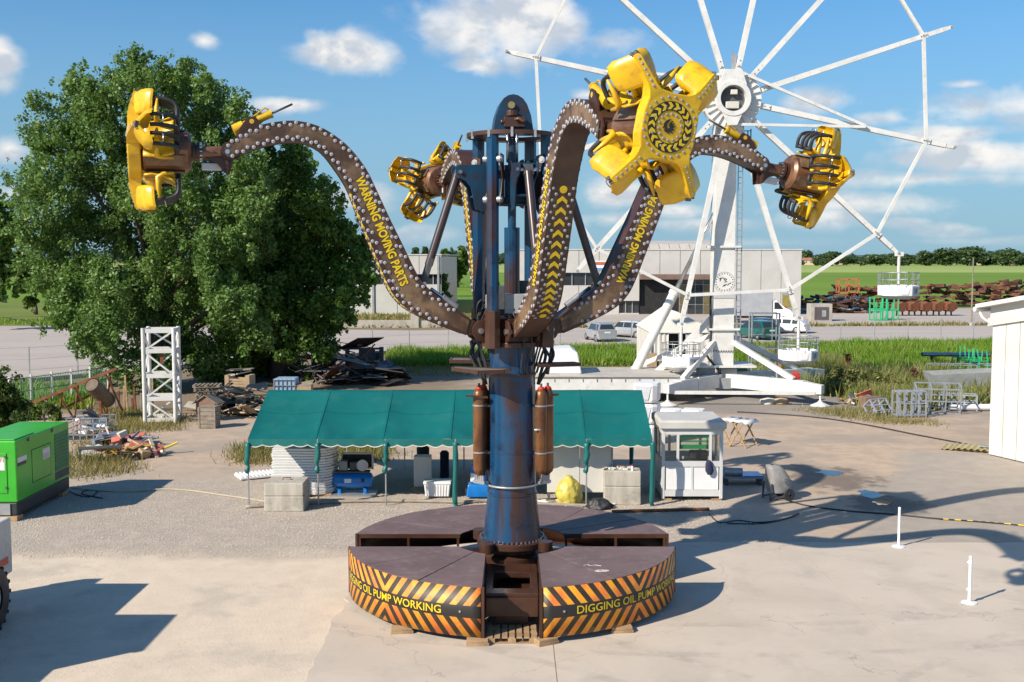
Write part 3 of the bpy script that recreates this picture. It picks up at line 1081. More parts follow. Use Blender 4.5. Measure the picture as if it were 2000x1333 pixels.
mb.add([(.42, -.20, 9.5), (.42, .20, 9.5), (.36, .20, 9.86), (.36, -.20, 9.86), (.28, .20, 10.08), (.28, -.20, 10.08)], [(0, 1, 2, 3), (3, 2, 4, 5)])
mb.build('cap_side', DBLUE, ride)
mb = MB()
mb.cyl((-.01, -.335, 10.05), (-.01, -.24, 10.05), .072, 18)
mb.build('cap_pin', paint('brass', (.55, .36, .14), (.4, .25, .1), 4, .35, metal=.8), ride, auto=35)
mb = MB()
mb.bb(-.16, .26, -.46, -.29, 9.60, 9.80)
mb.cyl((.0, -.36, 9.82), (.0, -.36, 9.93), .12, 14)
mb.cyl((-.22, -.42, 9.70), (-.14, -.42, 9.70), .05, 10)
mb.build('crosshead', BROWN, ride, bevel=.01)
mb = MB()
mb.tube([(.06, -.5, 9.74), (.14, -.54, 9.76), (.2, -.52, 9.70), (.28, -.5, 9.72)], .03, 7)
mb.build('hydraulic_hose', COPPER, ride, smooth=True)
MB().cyl((0, 0, 5.7), (0, 0, 7.6), .16, 20).cyl((0, 0, 7.6), (0, 0, 9.6), .085, 16).build('lift_cylinder', BLUEBR, ride, auto=35)
for x in (-.09, .10):
    MB().cyl((x, -.36, 8.9), (x, -.36, 9.6), .028, 10).build('guide_rod', CHROME, ride, smooth=True)
# sliding carriage
mb = yoke(MB())
mb.prism([(math.cos(R(22.5 + 45 * k)) * .52, math.sin(R(22.5 + 45 * k)) * .52) for k in range(8)], 8.12, 8.20)
mb.prism([(math.cos(R(22.5 + 45 * k)) * .52, math.sin(R(22.5 + 45 * k)) * .52) for k in range(8)], 8.66, 8.74)
mb.lathe([(.30, 8.05), (.38, 8.05), (.38, 8.85), (.30, 8.85), (.30, 8.05)], 24)
car = mb.build('lift_carriage', DBLUE, ride)
for k in range(4):
    a = R(90 * k)
    br = MB()
    br.M = YM @ Matrix.Rotation(a, 4, 'Z')
    prof = [(.40, 8.92), (.56, 8.92), (.62, 8.86), (1.18, 8.84), (1.24, 8.78), (1.22, 8.66), (1.14, 8.58), (1.02, 8.52), (.92, 8.40), (.88, 8.22), (.82, 7.95), (.62, 7.90), (.55, 8.05), (.40, 8.05)]
    for y in (-.20, .17):
        N = Matrix(((1, 0, 0, 0), (0, 0, -1, y + .03), (0, 1, 0, 0), (0, 0, 0, 1)))
        br.prism(prof, 0, .03, N)
    br.bb(.42, 1.10, -.165, .165, 8.80, 8.84)
    br.bb(.42, .86, -.165, .165, 8.20, 8.24)
    br.build('strut_bracket', DBLUE, ride, bevel=.006)
    pn = MB()
    pn.M = YM @ Matrix.Rotation(a, 4, 'Z')
    pn.cyl((1.14, -.24, 8.70), (1.14, .24, 8.70), .04, 12)
    pn.build('pin', CHROME, ride, auto=35)
    # roller plates on the guide posts
    rp = MB()
    rp.M = YM @ Matrix.Rotation(a + R(45), 4, 'Z')
    pr = [(-.09, 9.02), (.05, 9.06), (.09, 8.96), (.02, 8.80), (-.02, 8.55), (.02, 8.28), (.09, 8.12), (.05, 8.02), (-.09, 8.05)]
    for y in (-.17, .15):
        N = Matrix(((1, 0, 0, GU - .06), (0, 0, -1, y + .03), (0, 1, 0, 0), (0, 0, 0, 1)))
        rp.prism(pr, 0, .028, N)
    rp.build('roller_plate', BROWN, ride)
    for z in (8.94, 8.14):
        rl = MB()
        rl.M = YM @ Matrix.Rotation(a + R(45), 4, 'Z')
        rl.cyl((GU - .02, -.20, z), (GU - .02, .20, z), .07, 14)
        rl.cyl((GU - .02, -.215, z), (GU - .02, .215, z), .045, 12)
        rl.build('roller', STEEL, ride, auto=35)
# boxes and hoses inside the yoke
for (x, y, z, sx, sy, sz, m) in ((-.42, -.25, 6.02, .24, .2, .42, GREYP), (.10, -.35, 6.05, .50, .34, .40, GREYP), (.15, .4, 6.2, .4, .3, .6, DGREY), (-.2, .3, 6.15, .3, .3, .5, DGREY)):
    MB().box((x, y, z), (sx, sy, sz)).build('valve_box', m, ride, bevel=.015)
random.seed(2)
for k in range(14):
    a = random.uniform(0, 2 * PI)
    r0 = random.uniform(.5, .62)
    p0 = Vector((r0 * math.cos(a), r0 * math.sin(a), random.uniform(5.75, 6.3)))
    b_ = a + random.uniform(-.5, .5)
    pts = catmull([p0, p0 + Vector((.1 * math.cos(a), .1 * math.sin(a), -.15)), (.75 * math.cos(b_), .75 * math.sin(b_), 5.4), (.62 * math.cos(b_), .62 * math.sin(b_), 4.95), (.52 * math.cos(b_), .52 * math.sin(b_), 4.6)], 4)
    MB().tube(pts, .02, 6).build('hose', BLACK, ride, smooth=True)
for s in (-1, 1):
    for dx in (0, .16):
        pts = catmull([(s * (.62 + dx), .1, 5.2), (s * (.70 + dx), .05, 4.95), (s * (.60 + dx * .5), .0, 4.6), (s * .54, 0, 4.35)], 5)
        MB().tube(pts, .035, 7).build('cable_duct', BLACK, ride, smooth=True)
    mb = MB()
    mb.bar((s * .86, .22, 5.25), (s * .74, .1, 4.55), .05)
    mb.bar((s * .62, .1, 5.2), (s * .80, .14, 4.9), .05)
    mb.build('brace', DGREY, ride)
# service platforms
PLAT = paint('platform_mesh', (.20, .17, .15), (.14, .12, .11), 6, .6, c3=(.3, .28, .25), s3=12, amt3=.4)
for (poly, z) in (([(-1.22, -.18), (-.44, -.52), (-.02, -.66), (-.16, -.92), (-.66, -1.08), (-1.22, -.45)], 4.70), ([(.50, -.20), (1.28, -.05), (1.40, -.30), (.55, -.55)], 4.78), ([(-1.30, .15), (-.48, .1), (-.48, .62), (-1.30, .75)], 4.80)):
    mb = MB()
    mb.prism(poly, z, z + .035)
    pl = mb.build('service_platform', PLAT, ride)
    fr = MB()
    n = len(poly)
    for i in range(n):
        a_, b_ = poly[i], poly[(i + 1) % n]
        fr.bar((a_[0], a_[1], z + .015), (b_[0], b_[1], z + .015), .035, .07)
    fr.build('platform_edge', BROWN, pl)
# nitrogen bottles
for (x, y) in ((-.68, -.22), (-.60, .06), (.60, -.30), (.74, -.16)):
    mb = MB()
    mb.lathe([(0, 2.42), (.04, 2.42), (.05, 2.5), (.11, 2.56), (.125, 2.62), (.125, 4.12), (.115, 4.2), (.075, 4.28), (0, 4.30)], 20, (x, y, 0))
    t_ = mb.build('gas_bottle', PIPECU, ride, smooth=True)
    MB().lathe([(0, 4.335), (.055, 4.33), (.085, 4.275), (.05, 4.27)], 16, (x, y, 0)).build('red_cap', RED, t_, smooth=True)
    MB().cyl((x, y, 4.33), (x, y, 4.40), .025, 8).build('valve', DGREY, t_)
    for z in (2.95, 3.93):
        MB().lathe([(.125, z), (.133, z), (.133, z + .03), (.125, z + .03)], 20, (x, y, 0)).build('clamp_band', STEEL, t_)
for s in (-1, 1):
    for z in (2.95, 3.93):
        MB().bar((s * .42, -.2, z), (s * .72, -.22, z), .05, .05).build('bottle_bracket', BROWN, ride)
    MB().bar((s * .50, -.33, 4.12), (s * .95, -.12 if s > 0 else -.36, 4.16), .10, .04).build('bottle_guard', BROWN, ride)
    mb = MB()
    for k in range(5):
        mb.cyl((s * (.60 + .04 * k), -.30 + .03 * k, 2.30), (s * (.60 + .04 * k), -.30 + .03 * k, 2.48), .028, 8)
    mb.bar((s * .56, -.33, 2.34), (s * .80, -.16, 2.34), .05, .06)
    mb.build('valve_block', STEEL, ride)
mb = MB()
ring = [(.545 * math.cos(R(a)), .545 * math.sin(R(a)), 2.27 + (.03 if a % 40 == 0 else 0)) for a in range(185, 356, 10)]
mb.tube(ring, .026, 8)
mb.tube([(.60, -.34, 2.3), (.64, -.36, 2.7), (.64, -.36, 3.4), (.60, -.40, 3.46), (.46, -.44, 3.46)], .024, 8)
mb.build('steel_pipe', STEEL, ride, smooth=True)
MB().lathe([(.49, 4.55), (.50, 4.55), (.50, 4.6), (.49, 4.6)], 40).build('column_band', BROWN, ride)


# ------------------------------------------------------------------ arms
UP = [(5.74, 9.10), (5.41, 9.32), (5.13, 9.47), (4.74, 9.57), (4.36, 9.60), (3.97, 9.52), (3.63, 9.34), (3.33, 9.09), (3.04, 8.72), (2.84, 8.32), (2.59, 7.78), (2.29, 7.17), (2.04, 6.66), (1.83, 6.39), (1.46, 6.10), (.96, 5.76)]
LO = [(5.66, 8.83), (5.23, 9.02), (4.94, 9.12), (4.65, 9.19), (4.32, 9.21), (4.07, 9.15), (3.86, 9.02), (3.64, 8.75), (3.39, 8.36), (3.20, 7.87), (2.90, 7.12), (2.63, 6.46), (2.45, 6.16), (2.20, 5.93), (1.78, 5.71), (1.04, 5.41)]
HX, HZ = .73, 5.5
SUBD = 4
upc = [(p.x - HX, p.y - HZ) for p in catmull([(a, b_, 0) for a, b_ in UP], SUBD)]
loc_ = [(p.x - HX, p.y - HZ) for p in catmull([(a, b_, 0) for a, b_ in LO], SUBD)]
NS = len(upc)
HWD = .24


def arm_pt(i, t, y):
    """section i, t from the lower edge 0 to the upper edge 1"""
    a, b_ = loc_[i], upc[i]
    return Vector((a[0] + (b_[0] - a[0]) * t, y, a[1] + (b_[1] - a[1]) * t))


cum = [0.0]
for i in range(1, NS):
    cum.append(cum[-1] + (arm_pt(i, .5, 0) - arm_pt(i - 1, .5, 0)).length)


def arm_at(s, t, y):
    s = min(max(s, 0), cum[-1] - 1e-6)
    i = max(k for k in range(NS) if cum[k] <= s)
    i = min(i, NS - 2)
    f = (s - cum[i]) / (cum[i + 1] - cum[i])
    return arm_pt(i, t, y).lerp(arm_pt(i + 1, t, y), f)


bl = MB()
bl.cur = 0
bl.lathe([(.038, 0), (.038, .007), (.034, .010)], 12)
bl.cur = 1
bl.lathe([(.034, .010), (.024, .014), (.013, .015)], 12)
bl.cur = 2
bl.lathe([(.013, .015), (.007, .017), (0, .018)], 8)
BULBME = bl.mesh('light_bulb', True)
BULBME.materials.append(BULBRING)
BULBME.materials.append(BULB)
BULBME.materials.append(BULBDOT)


def bulb_M(p, nrm, s=1.0):
    q = Vector(nrm).to_track_quat('Z', 'Y').to_matrix().to_4x4()
    return Matrix.Translation(p) @ q @ Matrix.Scale(s, 4)


def joined_bulbs(name, mats, parent):
    mb = MB()
    base = [v.co.copy() for v in BULBME.vertices]
    fs = [tuple(p.vertices) for p in BULBME.polygons]
    mi = [p.material_index for p in BULBME.polygons]
    for M in mats:
        o = len(mb.v)
        mb.v += [tuple(M @ v) for v in base]
        mb.f += [[i + o for i in f] for f in fs]
        mb.mi += mi
    me = bpy.data.meshes.new(name)
    me.from_pydata(mb.v, [], mb.f)
    me.polygons.foreach_set('material_index', mb.mi)
    me.polygons.foreach_set('use_smooth', [True] * len(me.polygons))
    me.materials.append(BULBRING)
    me.materials.append(BULB)
    me.materials.append(BULBDOT)
    return tag(link(name, me, parent), kind='stuff')


def gondola(pin, az, tilt, spin, label, yaw=0):
    M = Matrix.Translation(pin) @ Matrix.Rotation(az + R(yaw), 4, 'Z') @ Matrix.Rotation(-tilt, 4, 'Y') @ Matrix.Diagonal((.97, .90, .90, 1))
    t = thing('seat_gondola', label, 'gondola', group='seat gondolas on the ride arms')
    t.matrix_basis = M
    MB().cyl((-.12, 0, 0), (.55, 0, -.03), .145, 20).build('neck_pipe', COPPER, t, auto=35)
    mb = MB()
    N = Matrix(((1, 0, 0, 0), (0, 0, -1, .02), (0, 1, 0, 0), (0, 0, 0, 1)))
    mb.prism([(-.10, .16), (.02, .16), (.08, .12), (.10, -.10), (.45, -.14), (.20, -.24), (.06, -.42), (-.04, -.46), (-.10, -.2)], -.13, -.10, N)
    mb.prism([(-.10, .16), (.02, .16), (.08, .12), (.10, -.10), (.45, -.14), (.20, -.24), (.06, -.42), (-.04, -.46), (-.10, -.2)], .10, .13, N)
    mb.bb(-.02, .04, -.22, .22, -.42, .20)
    mb.build('clevis', BROWN, t, bevel=.006)
    MB().box((.30, -.02, -.30), (.38, .16, .15)).build('junction_box', paint('box_grey', (.55, .55, .55), (.48, .48, .48), 3, .5), t, bevel=.02)
    mb = MB()
    mb.lathe([(.14, .52), (.215, .52), (.215, .57), (.16, .57), (.16, .61), (.215, .61), (.215, .66), (.10, .66)], 28, axis='X')
    mb.build('flange', BROWN, t, auto=35)
    for k in range(14):
        a = 2 * PI * k / 14
        link('bolt', bolt, t, Matrix.Translation((.52, .19 * math.cos(a), .19 * math.sin(a))) @ Matrix.Rotation(-PI / 2, 4, 'Y'))
    # barrel with flat staves
    mb = MB()
    mb.lathe([(.10, .66), (.36, .68), (.43, .74), (.43, 1.56), (.36, 1.60)], 12, axis='X')
    mb.build('barrel', COPPER, t, auto=20)
    for k in range(6):
        a = 2 * PI * k / 6
        mb = MB()
        mb.M = Matrix.Rotation(a, 4, 'X')
        mb.bb(.80, 1.52, -.12, .12, .425, .445)
        mb.build('barrel_panel', MOTTLE, t)
    # star plate
    angs = [spin + R(d) for d in (53, 127, 233, 307)]
    outer = []
    for a in angs:
        for d, r in ((-33, .53), (-13, .60), (13, .60), (33, .53)):
            outer.append((r * math.cos(a + R(d)), r * math.sin(a + R(d))))
    N = Matrix(((0, 0, 1, 0), (1, 0, 0, 0), (0, 1, 0, 0), (0, 0, 0, 1)))   # local xy -> yz, z -> x
    mb = MB()
    mb.prism(outer, 1.60, 1.84, N)
    star = mb.build('star_plate', YELLOW, t, bevel=.025)
    mb = MB()
    mb.lathe([(.255, 1.842), (.255, 1.848), (.40, 1.848), (.40, 1.842)], 40, axis='X')
    mb.build('black_ring', BLACKP, star)
    for k in range(18):
        a = 2 * PI * k / 18
        mb = MB()
        mb.M = Matrix.Rotation(a, 4, 'X')
        N2 = Matrix(((0, 0, 1, 0), (1, 0, 0, 0), (0, 1, 0, 0), (0, 0, 0, 1)))
        mb.prism([(-.060, .272), (-.012, .327), (-.060, .383), (-.006, .383), (.042, .327), (-.006, .272)], 1.846, 1.853, N2)
        mb.build('chevron', YELLOWP, star)
    # emblem: a ragged flame curl
    em = [(.02, .13), (.10, .10), (.15, .04), (.135, .035), (.165, -.02), (.12, -.01), (.13, -.06), (.075, -.10), (.09, -.06), (.03, -.12), (.045, -.075), (-.03, -.10), (.0, -.06), (-.06, -.045), (-.02, -.02), (-.075, .02), (-.02, .015), (-.05, .06),
          (.0, .045), (-.02, .10), (.035, .06), (.05, .03), (.035, -.01), (.065, -.03), (.085, .0), (.075, .05), (.04, .095)]
    mb = MB()
    mb.prism([(-x + .03, y) for x, y in em], 1.842, 1.848, N)
    mb.build('emblem', BLACKP, star)
    for a in angs:
        # arm of the star: swept back to the machine at its tip
        ca, sa = math.cos(a), math.sin(a)

        def pt(r, side, x):
            return Vector((x, r * ca - side * sa, r * sa + side * ca))
        mb = MB()
        st = [(.44, 1.83, 1.58, .17), (.56, 1.845, 1.60, .13), (.66, 1.845, 1.62, .085), (.76, 1.84, 1.62, .066), (.95, 1.80, 1.60, .06), (1.20, 1.73, 1.56, .055), (1.23, 1.71, 1.58, .04)]
        rows = []
        for r, xf, xb, hw in st:
            rows.append([pt(r, -hw, xb), pt(r, -hw, xf), pt(r, hw, xf), pt(r, hw, xb), pt(r, -hw, xb)])
        mb.grid(rows)
        mb.add(rows[-1][:4], [(0, 1, 2, 3)])
        mb.build('star_arm', YELLOW, star, auto=35)
        strip = MB()
        strip.bar(pt(1.21, -.05, 1.66), pt(1.26, -.05, 1.62), .09, .05)
        strip.bar(pt(1.21, .03, 1.66), pt(1.26, .03, 1.62), .07, .05)
        strip.build('tip_buckle', DGREY, star)
        for k in range(6):
            r = .70 + .092 * k
            f = (r - .76) / .44
            link('light_bulb', BULBME, t, bulb_M(pt(r, 0, 1.845 - max(f, 0) * .108), (1, ca * .2, sa * .2), .62))
        # the two seats of this arm
        for sd in (-1, 1):
            rows_f, rows_b = [], []
            prof = [(.73, .12, -.03), (.75, .24, .0), (.80, .31, .02), (.90, .335, .03), (1.00, .34, .03), (1.12, .34, .02), (1.20, .32, -.01), (1.25, .20, -.05)]
            for r, wdt, off in prof:
                rf, rb = [], []
                for k in range(9):
                    u = k / 8
                    cup = .0 if u < .9 else -.10
                    if r > 1.22 or r < .745:
                        cup -= .05
                    side = sd * (.045 + wdt * u)
                    x = 1.70 - .26 * u * wdt / .34 + cup * .55 + off
                    rf.append(pt(r, side, x))
                    rb.append(pt(r, side, x - .045))
                rows_f.append(rf)
                rows_b.append(rb)
            mb = MB()
            mb.grid(rows_f)
            mb.grid(rows_b)
            mb.grid([[rows_f[i][-1] for i in range(8)], [rows_b[i][-1] for i in range(8)]])
            mb.grid([[rows_f[i][0] for i in range(8)], [rows_b[i][0] for i in range(8)]])
            mb.grid([rows_f[0], rows_b[0]])
            mb.grid([rows_f[-1], rows_b[-1]])
            seat = mb.build('seat', YELLOW, t, auto=50)
            # seat pan with a horn between the knees
            cs = sd * .21
            mb = MB()
            rows = []
            for x, rr in ((1.55, .52), (1.42, .50), (1.22, .53), (1.06, .60), (1.00, .66)):
                rows.append([pt(rr + .05 * abs(k) / 2, cs + sd * .08 * k, x) for k in (-2, -1, 0, 1, 2)])
            mb.grid(rows)
            mb.build('seat_pan', YELLOW, seat, smooth=True).modifiers.new('thick', 'SOLIDIFY').thickness = .03
            mb = MB()
            for e in (-1, 1):
                o_ = cs + e * .17
                mb.tube([pt(.50, o_, 1.00), pt(.52, o_, 1.20), pt(.60, o_, 1.30), pt(.80, o_, 1.30), pt(1.02, o_ + e * .02, 1.28)], [.03, .045, .06, .045, .02], 6)
            mb.build('side_horn', YELLOW, seat, smooth=True)
            mb = MB()
            for e in (-1, 1):
                o_ = cs + e * .115
                mb.tube(catmull([pt(1.04, o_, 1.40), pt(1.05, o_, 1.28), pt(1.00, o_, 1.06), pt(.92, o_, .95), pt(.78, o_, .92), pt(.60, o_, .94)], 3), .042, 7)
            mb.tube([pt(.66, cs - .115, .93), pt(.64, cs, .92), pt(.66, cs + .115, .93)], .045, 7)
            mb.build('restraint', BLACK, seat, smooth=True)
            MB().tube(catmull([pt(1.03, cs - .09, 1.20), pt(1.12, cs - .07, 1.17), pt(1.12, cs + .07, 1.17), pt(1.03, cs + .09, 1.20)], 3), .011, 5).build('grab_handle', CHROME, seat, smooth=True)
    # bulbs on the plate
    for n_, r, s in ((24, .465, .62), (14, .205, .62)):
        for k in range(n_):
            a = 2 * PI * k / n_ + .1
            link('light_bulb', BULBME, t, bulb_M((1.842, r * math.cos(a), r * math.sin(a)), (1, 0, 0), s))
    for k in range(8):
        a = 2 * PI * k / 8 + .3
        link('light_bulb', BULBME, t, bulb_M((1.848, .327 * math.cos(a), .327 * math.sin(a)), (1, 0, 0), .5))
    return t


ARMS = [(180 + ROT, 1, 'bulb-studded brown S-shaped ride arm reaching left in front of the big tree', 0, 0, 'yellow seat gondola on the left arm, seen side-on against the tree', -33),
        (270 + ROT, -1, 'bulb-studded ride arm nearest the camera, with yellow chevrons down its face', -5, 6, 'yellow seat gondola turned to the camera, showing its chevron ring and emblem', -9),
        (ROT, -1, 'bulb-studded ride arm behind on the right, warning lettering rising to the right', -9, 0, 'yellow seat gondola hanging in front of the big wheel spokes on the right', 50),
        (90 + ROT, 1, 'bulb-studded ride arm furthest back, seen edge-on left of the tower', 0, 10, 'small distant yellow seat gondola behind the tower, left of it', 70)]
for az_d, face, alab, tilt, _, glab, spin in ARMS:
    az = R(az_d)
    root = AX + Vector((HX * math.cos(az), HX * math.sin(az), HZ))
    arm = thing('ride_arm', alab, None, root - AX, az)
    arm.parent = ride
    # beam: two side webs split into a mottled field and dark margins, top and bottom flanges
    TS = (0, .17, .83, 1.0)
    for y in (HWD, -HWD):
        mb = MB()
        rows = [[arm_pt(i, t_, y) for t_ in TS] for i in range(NS)]
        for j in range(3):
            mb.cur = 1 if j == 1 else 0
            mb.grid([[r[j], r[j + 1]] for r in rows])
        mb.build('side_web', [BROWN, MOTTLE], arm, smooth=False)
    mb = MB()
    mb.grid([[arm_pt(i, .98, -HWD + .002), arm_pt(i, .98, HWD - .002)] for i in range(NS)])
    mb.build('top_flange', BROWN, arm, smooth=True)
    mb = MB()
    mb.grid([[arm_pt(i, .025, -HWD + .002), arm_pt(i, .025, HWD - .002)] for i in range(NS)])
    mb.build('bottom_flange', paint('brown_web', (.05, .026, .017), (.085, .05, .03), 1.2, .45), arm, smooth=True)
    for i in (0, NS - 1):
        MB().add([arm_pt(i, .025, -HWD), arm_pt(i, .98, -HWD), arm_pt(i, .98, HWD), arm_pt(i, .025, HWD)], [(0, 1, 2, 3)]).build('end_plate', BROWN, arm)
    # bulbs
    L = cum[-1]
    near, far_ = [], []
    for y in (HWD, -HWD):
        for t0, ph in ((.09, 0), (.205, .105), (.795, .0), (.91, .105)):
            k = int((L - .25) / .205)
            for j in range(k):
                s = .10 + ph + j * .205
                p = arm_at(s, t0, y)
                (near if y * face > 0 else far_).append(bulb_M(p, (0, math.copysign(1, y), 0)))
    s0, s1 = 3.10, 5.85
    for sy in (-1, 1):
        for yy, ph in ((.19, 0), (.125, .1)):
            for j in range(14):
                s = s0 + ph + j * .20
                p = arm_at(s, .025, sy * yy)
                tn = (arm_at(s + .05, .025, 0) - arm_at(s - .05, .025, 0)).normalized()
                near.append(bulb_M(p, Vector((0, 1, 0)).cross(tn) * -1 if Vector((0, 1, 0)).cross(tn).x < 0 else Vector((0, 1, 0)).cross(tn), .8))
    if az_d > 190:
        for M in near:
            link('light_bulb', BULBME, arm, M)
    else:
        joined_bulbs('light_bulbs', near, arm)
    joined_bulbs('far_side_bulbs', far_, arm)
    # chevrons down the lower face
    k = 13
    for j in range(k + 2):
        s = s0 + .02 + (s1 - s0 - .16) * j / (k + 1)
        p = arm_at(s, .025, 0)
        tn = (arm_at(s - .05, .025, 0) - arm_at(s + .05, .025, 0)).normalized()      # towards the tip
        nn = tn.cross(Vector((0, 1, 0)))
        if nn.x < 0:
            nn = -nn
        N = Matrix(((0, tn.x, nn.x, p.x), (1, tn.y, nn.y, p.y), (0, tn.z, nn.z, p.z), (0, 0, 0, 1)))
        mb = MB()
        if j in (0, k + 1):
            mb.prism([(.07 * math.cos(2 * PI * q / 16), .07 * math.sin(2 * PI * q / 16)) for q in range(16)], .003, .008, N)
            mb.build('yellow_dot', YELLOWP, arm)
        else:
            mb.prism([(-.095, -.075), (0, .005), (.095, -.075), (.095, .0), (0, .085), (-.095, .0)], .003, .008, N)
            mb.build('chevron', YELLOWP, arm)
    # lettering on both webs
    pa, pb = Vector((3.12 - HX, 0, 8.42 - HZ)), Vector((2.35 - HX, 0, 6.58 - HZ))
    dirn = (pb - pa).normalized()
    upv = Vector((dirn.z, 0, -dirn.x))
    if upv.z < 0:
        upv = -upv
    for y, rd in ((HWD, dirn), (-HWD, -dirn)):
        st = (pa if y > 0 else pb) - rd * .15
        st = Vector((st.x, y + math.copysign(.006, y), st.z))
        st2 = Vector((st.x, y + math.copysign(.003, y), st.z))
        flat_text('WARNING MOVING PARTS', BLACKP, arm, st2 - upv * .107 - rd * .012, rd, upv, 2.325, .214, bold=.062, name='lettering_outline')
        flat_text('WARNING MOVING PARTS', YELLOWP, arm, st - upv * .0925, rd, upv, 2.30, .185, bold=.034)
    # hinge lugs at the tower
    for y in (-.30, .30):
        mb = MB()
        N = Matrix(((1, 0, 0, 0), (0, 0, -1, y + .02), (0, 1, 0, 0), (0, 0, 0, 1)))
        mb.prism([(-.30, -.22), (.02, -.22), (.12, -.17), (.19, -.06), (.19, .07), (.12, .17), (.02, .22), (-.30, .22)], 0, .04, N)
        mb.build('hinge_lug', BROWN, arm, bevel=.006)
    MB().cyl((.02, -.37, 0), (.02, .37, 0), .06, 14).build('hinge_pin', CHROME, arm, auto=35)
    mb = MB()
    mb.add([arm_pt(NS - 1, .03, -.22), arm_pt(NS - 1, .97, -.22), arm_pt(NS - 1, .97, .22), arm_pt(NS - 1, .03, .22), (-.02, -.22, -.12), (-.02, -.22, .14), (-.02, .22, .14), (-.02, .22, -.12)], [(0, 1, 5, 4), (1, 2, 6, 5), (2, 3, 7, 6), (3, 0, 4, 7), (4, 5, 6, 7)])
    mb.build('hinge_block', BROWN, arm)
    # strut from the carriage to the arm
    q0, q1 = Vector((1.14 - HX, 0, 8.70 - HZ)), Vector((1.88 - HX, 0, 6.45 - HZ))
    sdir = (q1 - q0).normalized()
    MB().cyl(q0 + sdir * .05, q1 - sdir * .4, .085, 16).build('strut_tube', paint('strut_purple', (.045, .028, .030), (.06, .038, .035), 2, .32, coat=.3), arm, auto=35)
    for p_, q_ in ((q1 - sdir * .55, q1 + sdir * .15), (q0 - sdir * .1, q0 + sdir * .12)):
        MB().bar(p_, q_, .11, .20, up=(0, 1, 0)).build('strut_fork', DGREY, arm, bevel=.01)
    MB().cyl(q1 + Vector((0, -.18, 0)), q1 + Vector((0, .18, 0)), .05, 12).build('strut_pin', CHROME, arm, auto=35)
    # conduit and small lamp on the lower back
    c0, c1 = arm_at(cum[-1] - 1.05, 1.0, 0), arm_at(cum[-1] - .35, 1.0, 0)
    n_ = Vector((-.5, 0, .85)).normalized() * .05
    MB().cyl(c0 + n_, c1 + n_, .04, 10).build('damper_rod', CHROME, arm, smooth=True)
    MB().cyl(c0.lerp(c1, .45) + n_, c1 + n_, .075, 12).build('damper_body', STEEL, arm, auto=35)
    # tilting cylinder of the gondola
    y0 = Vector((5.46 - HX, 0, 9.44 - HZ))
    y1 = Vector((4.84 - HX, 0, 9.74 - HZ))
    y2 = Vector((4.42 - HX, 0, 9.945 - HZ))
    MB().cyl(y0, y1, .075, 16).cyl(y0 + (y1 - y0) * .98, y1 + (y1 - y0) * .04, .085, 16).build('tilt_cylinder', YELLOW, arm, auto=35)
    MB().cyl(y0 - (y1 - y0) * .12, y0 + (y1 - y0) * .18, .11, 14).build('cylinder_head', YELLOW, arm, auto=35)
    MB().cyl(y1, y2, .022, 10).build('cylinder_rod', DGREY, arm, smooth=True)
    MB().tube([y0 + Vector((-.1, .05, .12)), y0 + Vector((-.25, .06, .20)), y1 + Vector((.1, .04, .11)), y1 + Vector((.03, .02, .07))], .014, 5).build('oil_line', YELLOW, arm, smooth=True)
    for y in (-.17, .13):
        mb = MB()
        N = Matrix(((1, 0, 0, 0), (0, 0, -1, y + .04), (0, 1, 0, 0), (0, 0, 0, 1)))
        mb.prism([(5.14 - HX, 9.38 - HZ), (5.48 - HX, 9.20 - HZ), (5.44 - HX, 9.42 - HZ), (5.30 - HX, 9.62 - HZ), (5.14 - HX, 9.68 - HZ), (5.04 - HX, 9.55 - HZ)], 0, .04, N)
        mb.build('cylinder_bracket', BROWN, arm, bevel=.005)
        MB().cyl((5.2 - HX, y - .005, 9.57 - HZ), (5.2 - HX, y + .045, 9.57 - HZ), .045, 12).build('bracket_boss', YELLOW, arm)
    # fork at the tip
    for y in (-.21, .17):
        mb = MB()
        N = Matrix(((1, 0, 0, 0), (0, 0, -1, y + .04), (0, 1, 0, 0), (0, 0, 0, 1)))
        mb.prism([(5.50 - HX, 9.24 - HZ), (5.74 - HX, 9.12 - HZ), (5.80 - HX, 9.0 - HZ), (5.76 - HX, 8.86 - HZ), (5.60 - HX, 8.82 - HZ), (5.40 - HX, 8.93 - HZ)], 0, .045, N)
        mb.build('tip_fork', BROWN, arm, bevel=.005)
    MB().cyl((5.66 - HX, -.25, 8.98 - HZ), (5.66 - HX, .25, 8.98 - HZ), .045, 12).build('tip_pin', CHROME, arm, auto=35)
    pin = AX + Vector((5.66 * math.cos(az), 5.66 * math.sin(az), 8.98))
    gondola(pin, az, R(tilt), R(spin), glab, _)
# timber blocks and a pallet under the deck
for k, (x, y, rz, lab) in enumerate(((-.62, -3.36, 0, 'timber block under the front deck corner, left of the gap'), (.62, -3.33, .5, 'timber block under the front deck corner, right of the gap'),
                                     (-2.05, -2.72, .1, 'timber block under the striped deck, front left'), (2.05, -2.68, .1, 'timber block under the striped deck, front right'))):
    o = thing('timber_block', lab, 'timber block', AX + Vector((x, y, 0)), rz)
    MB().bb(-.21, .21, -.11, .11, .012, .066).build('lower_plank', WOOD, o, bevel=.006)
    MB().bb(-.20, .19, -.10, .11, .067, .122).build('upper_plank', WOOD, o, bevel=.006)


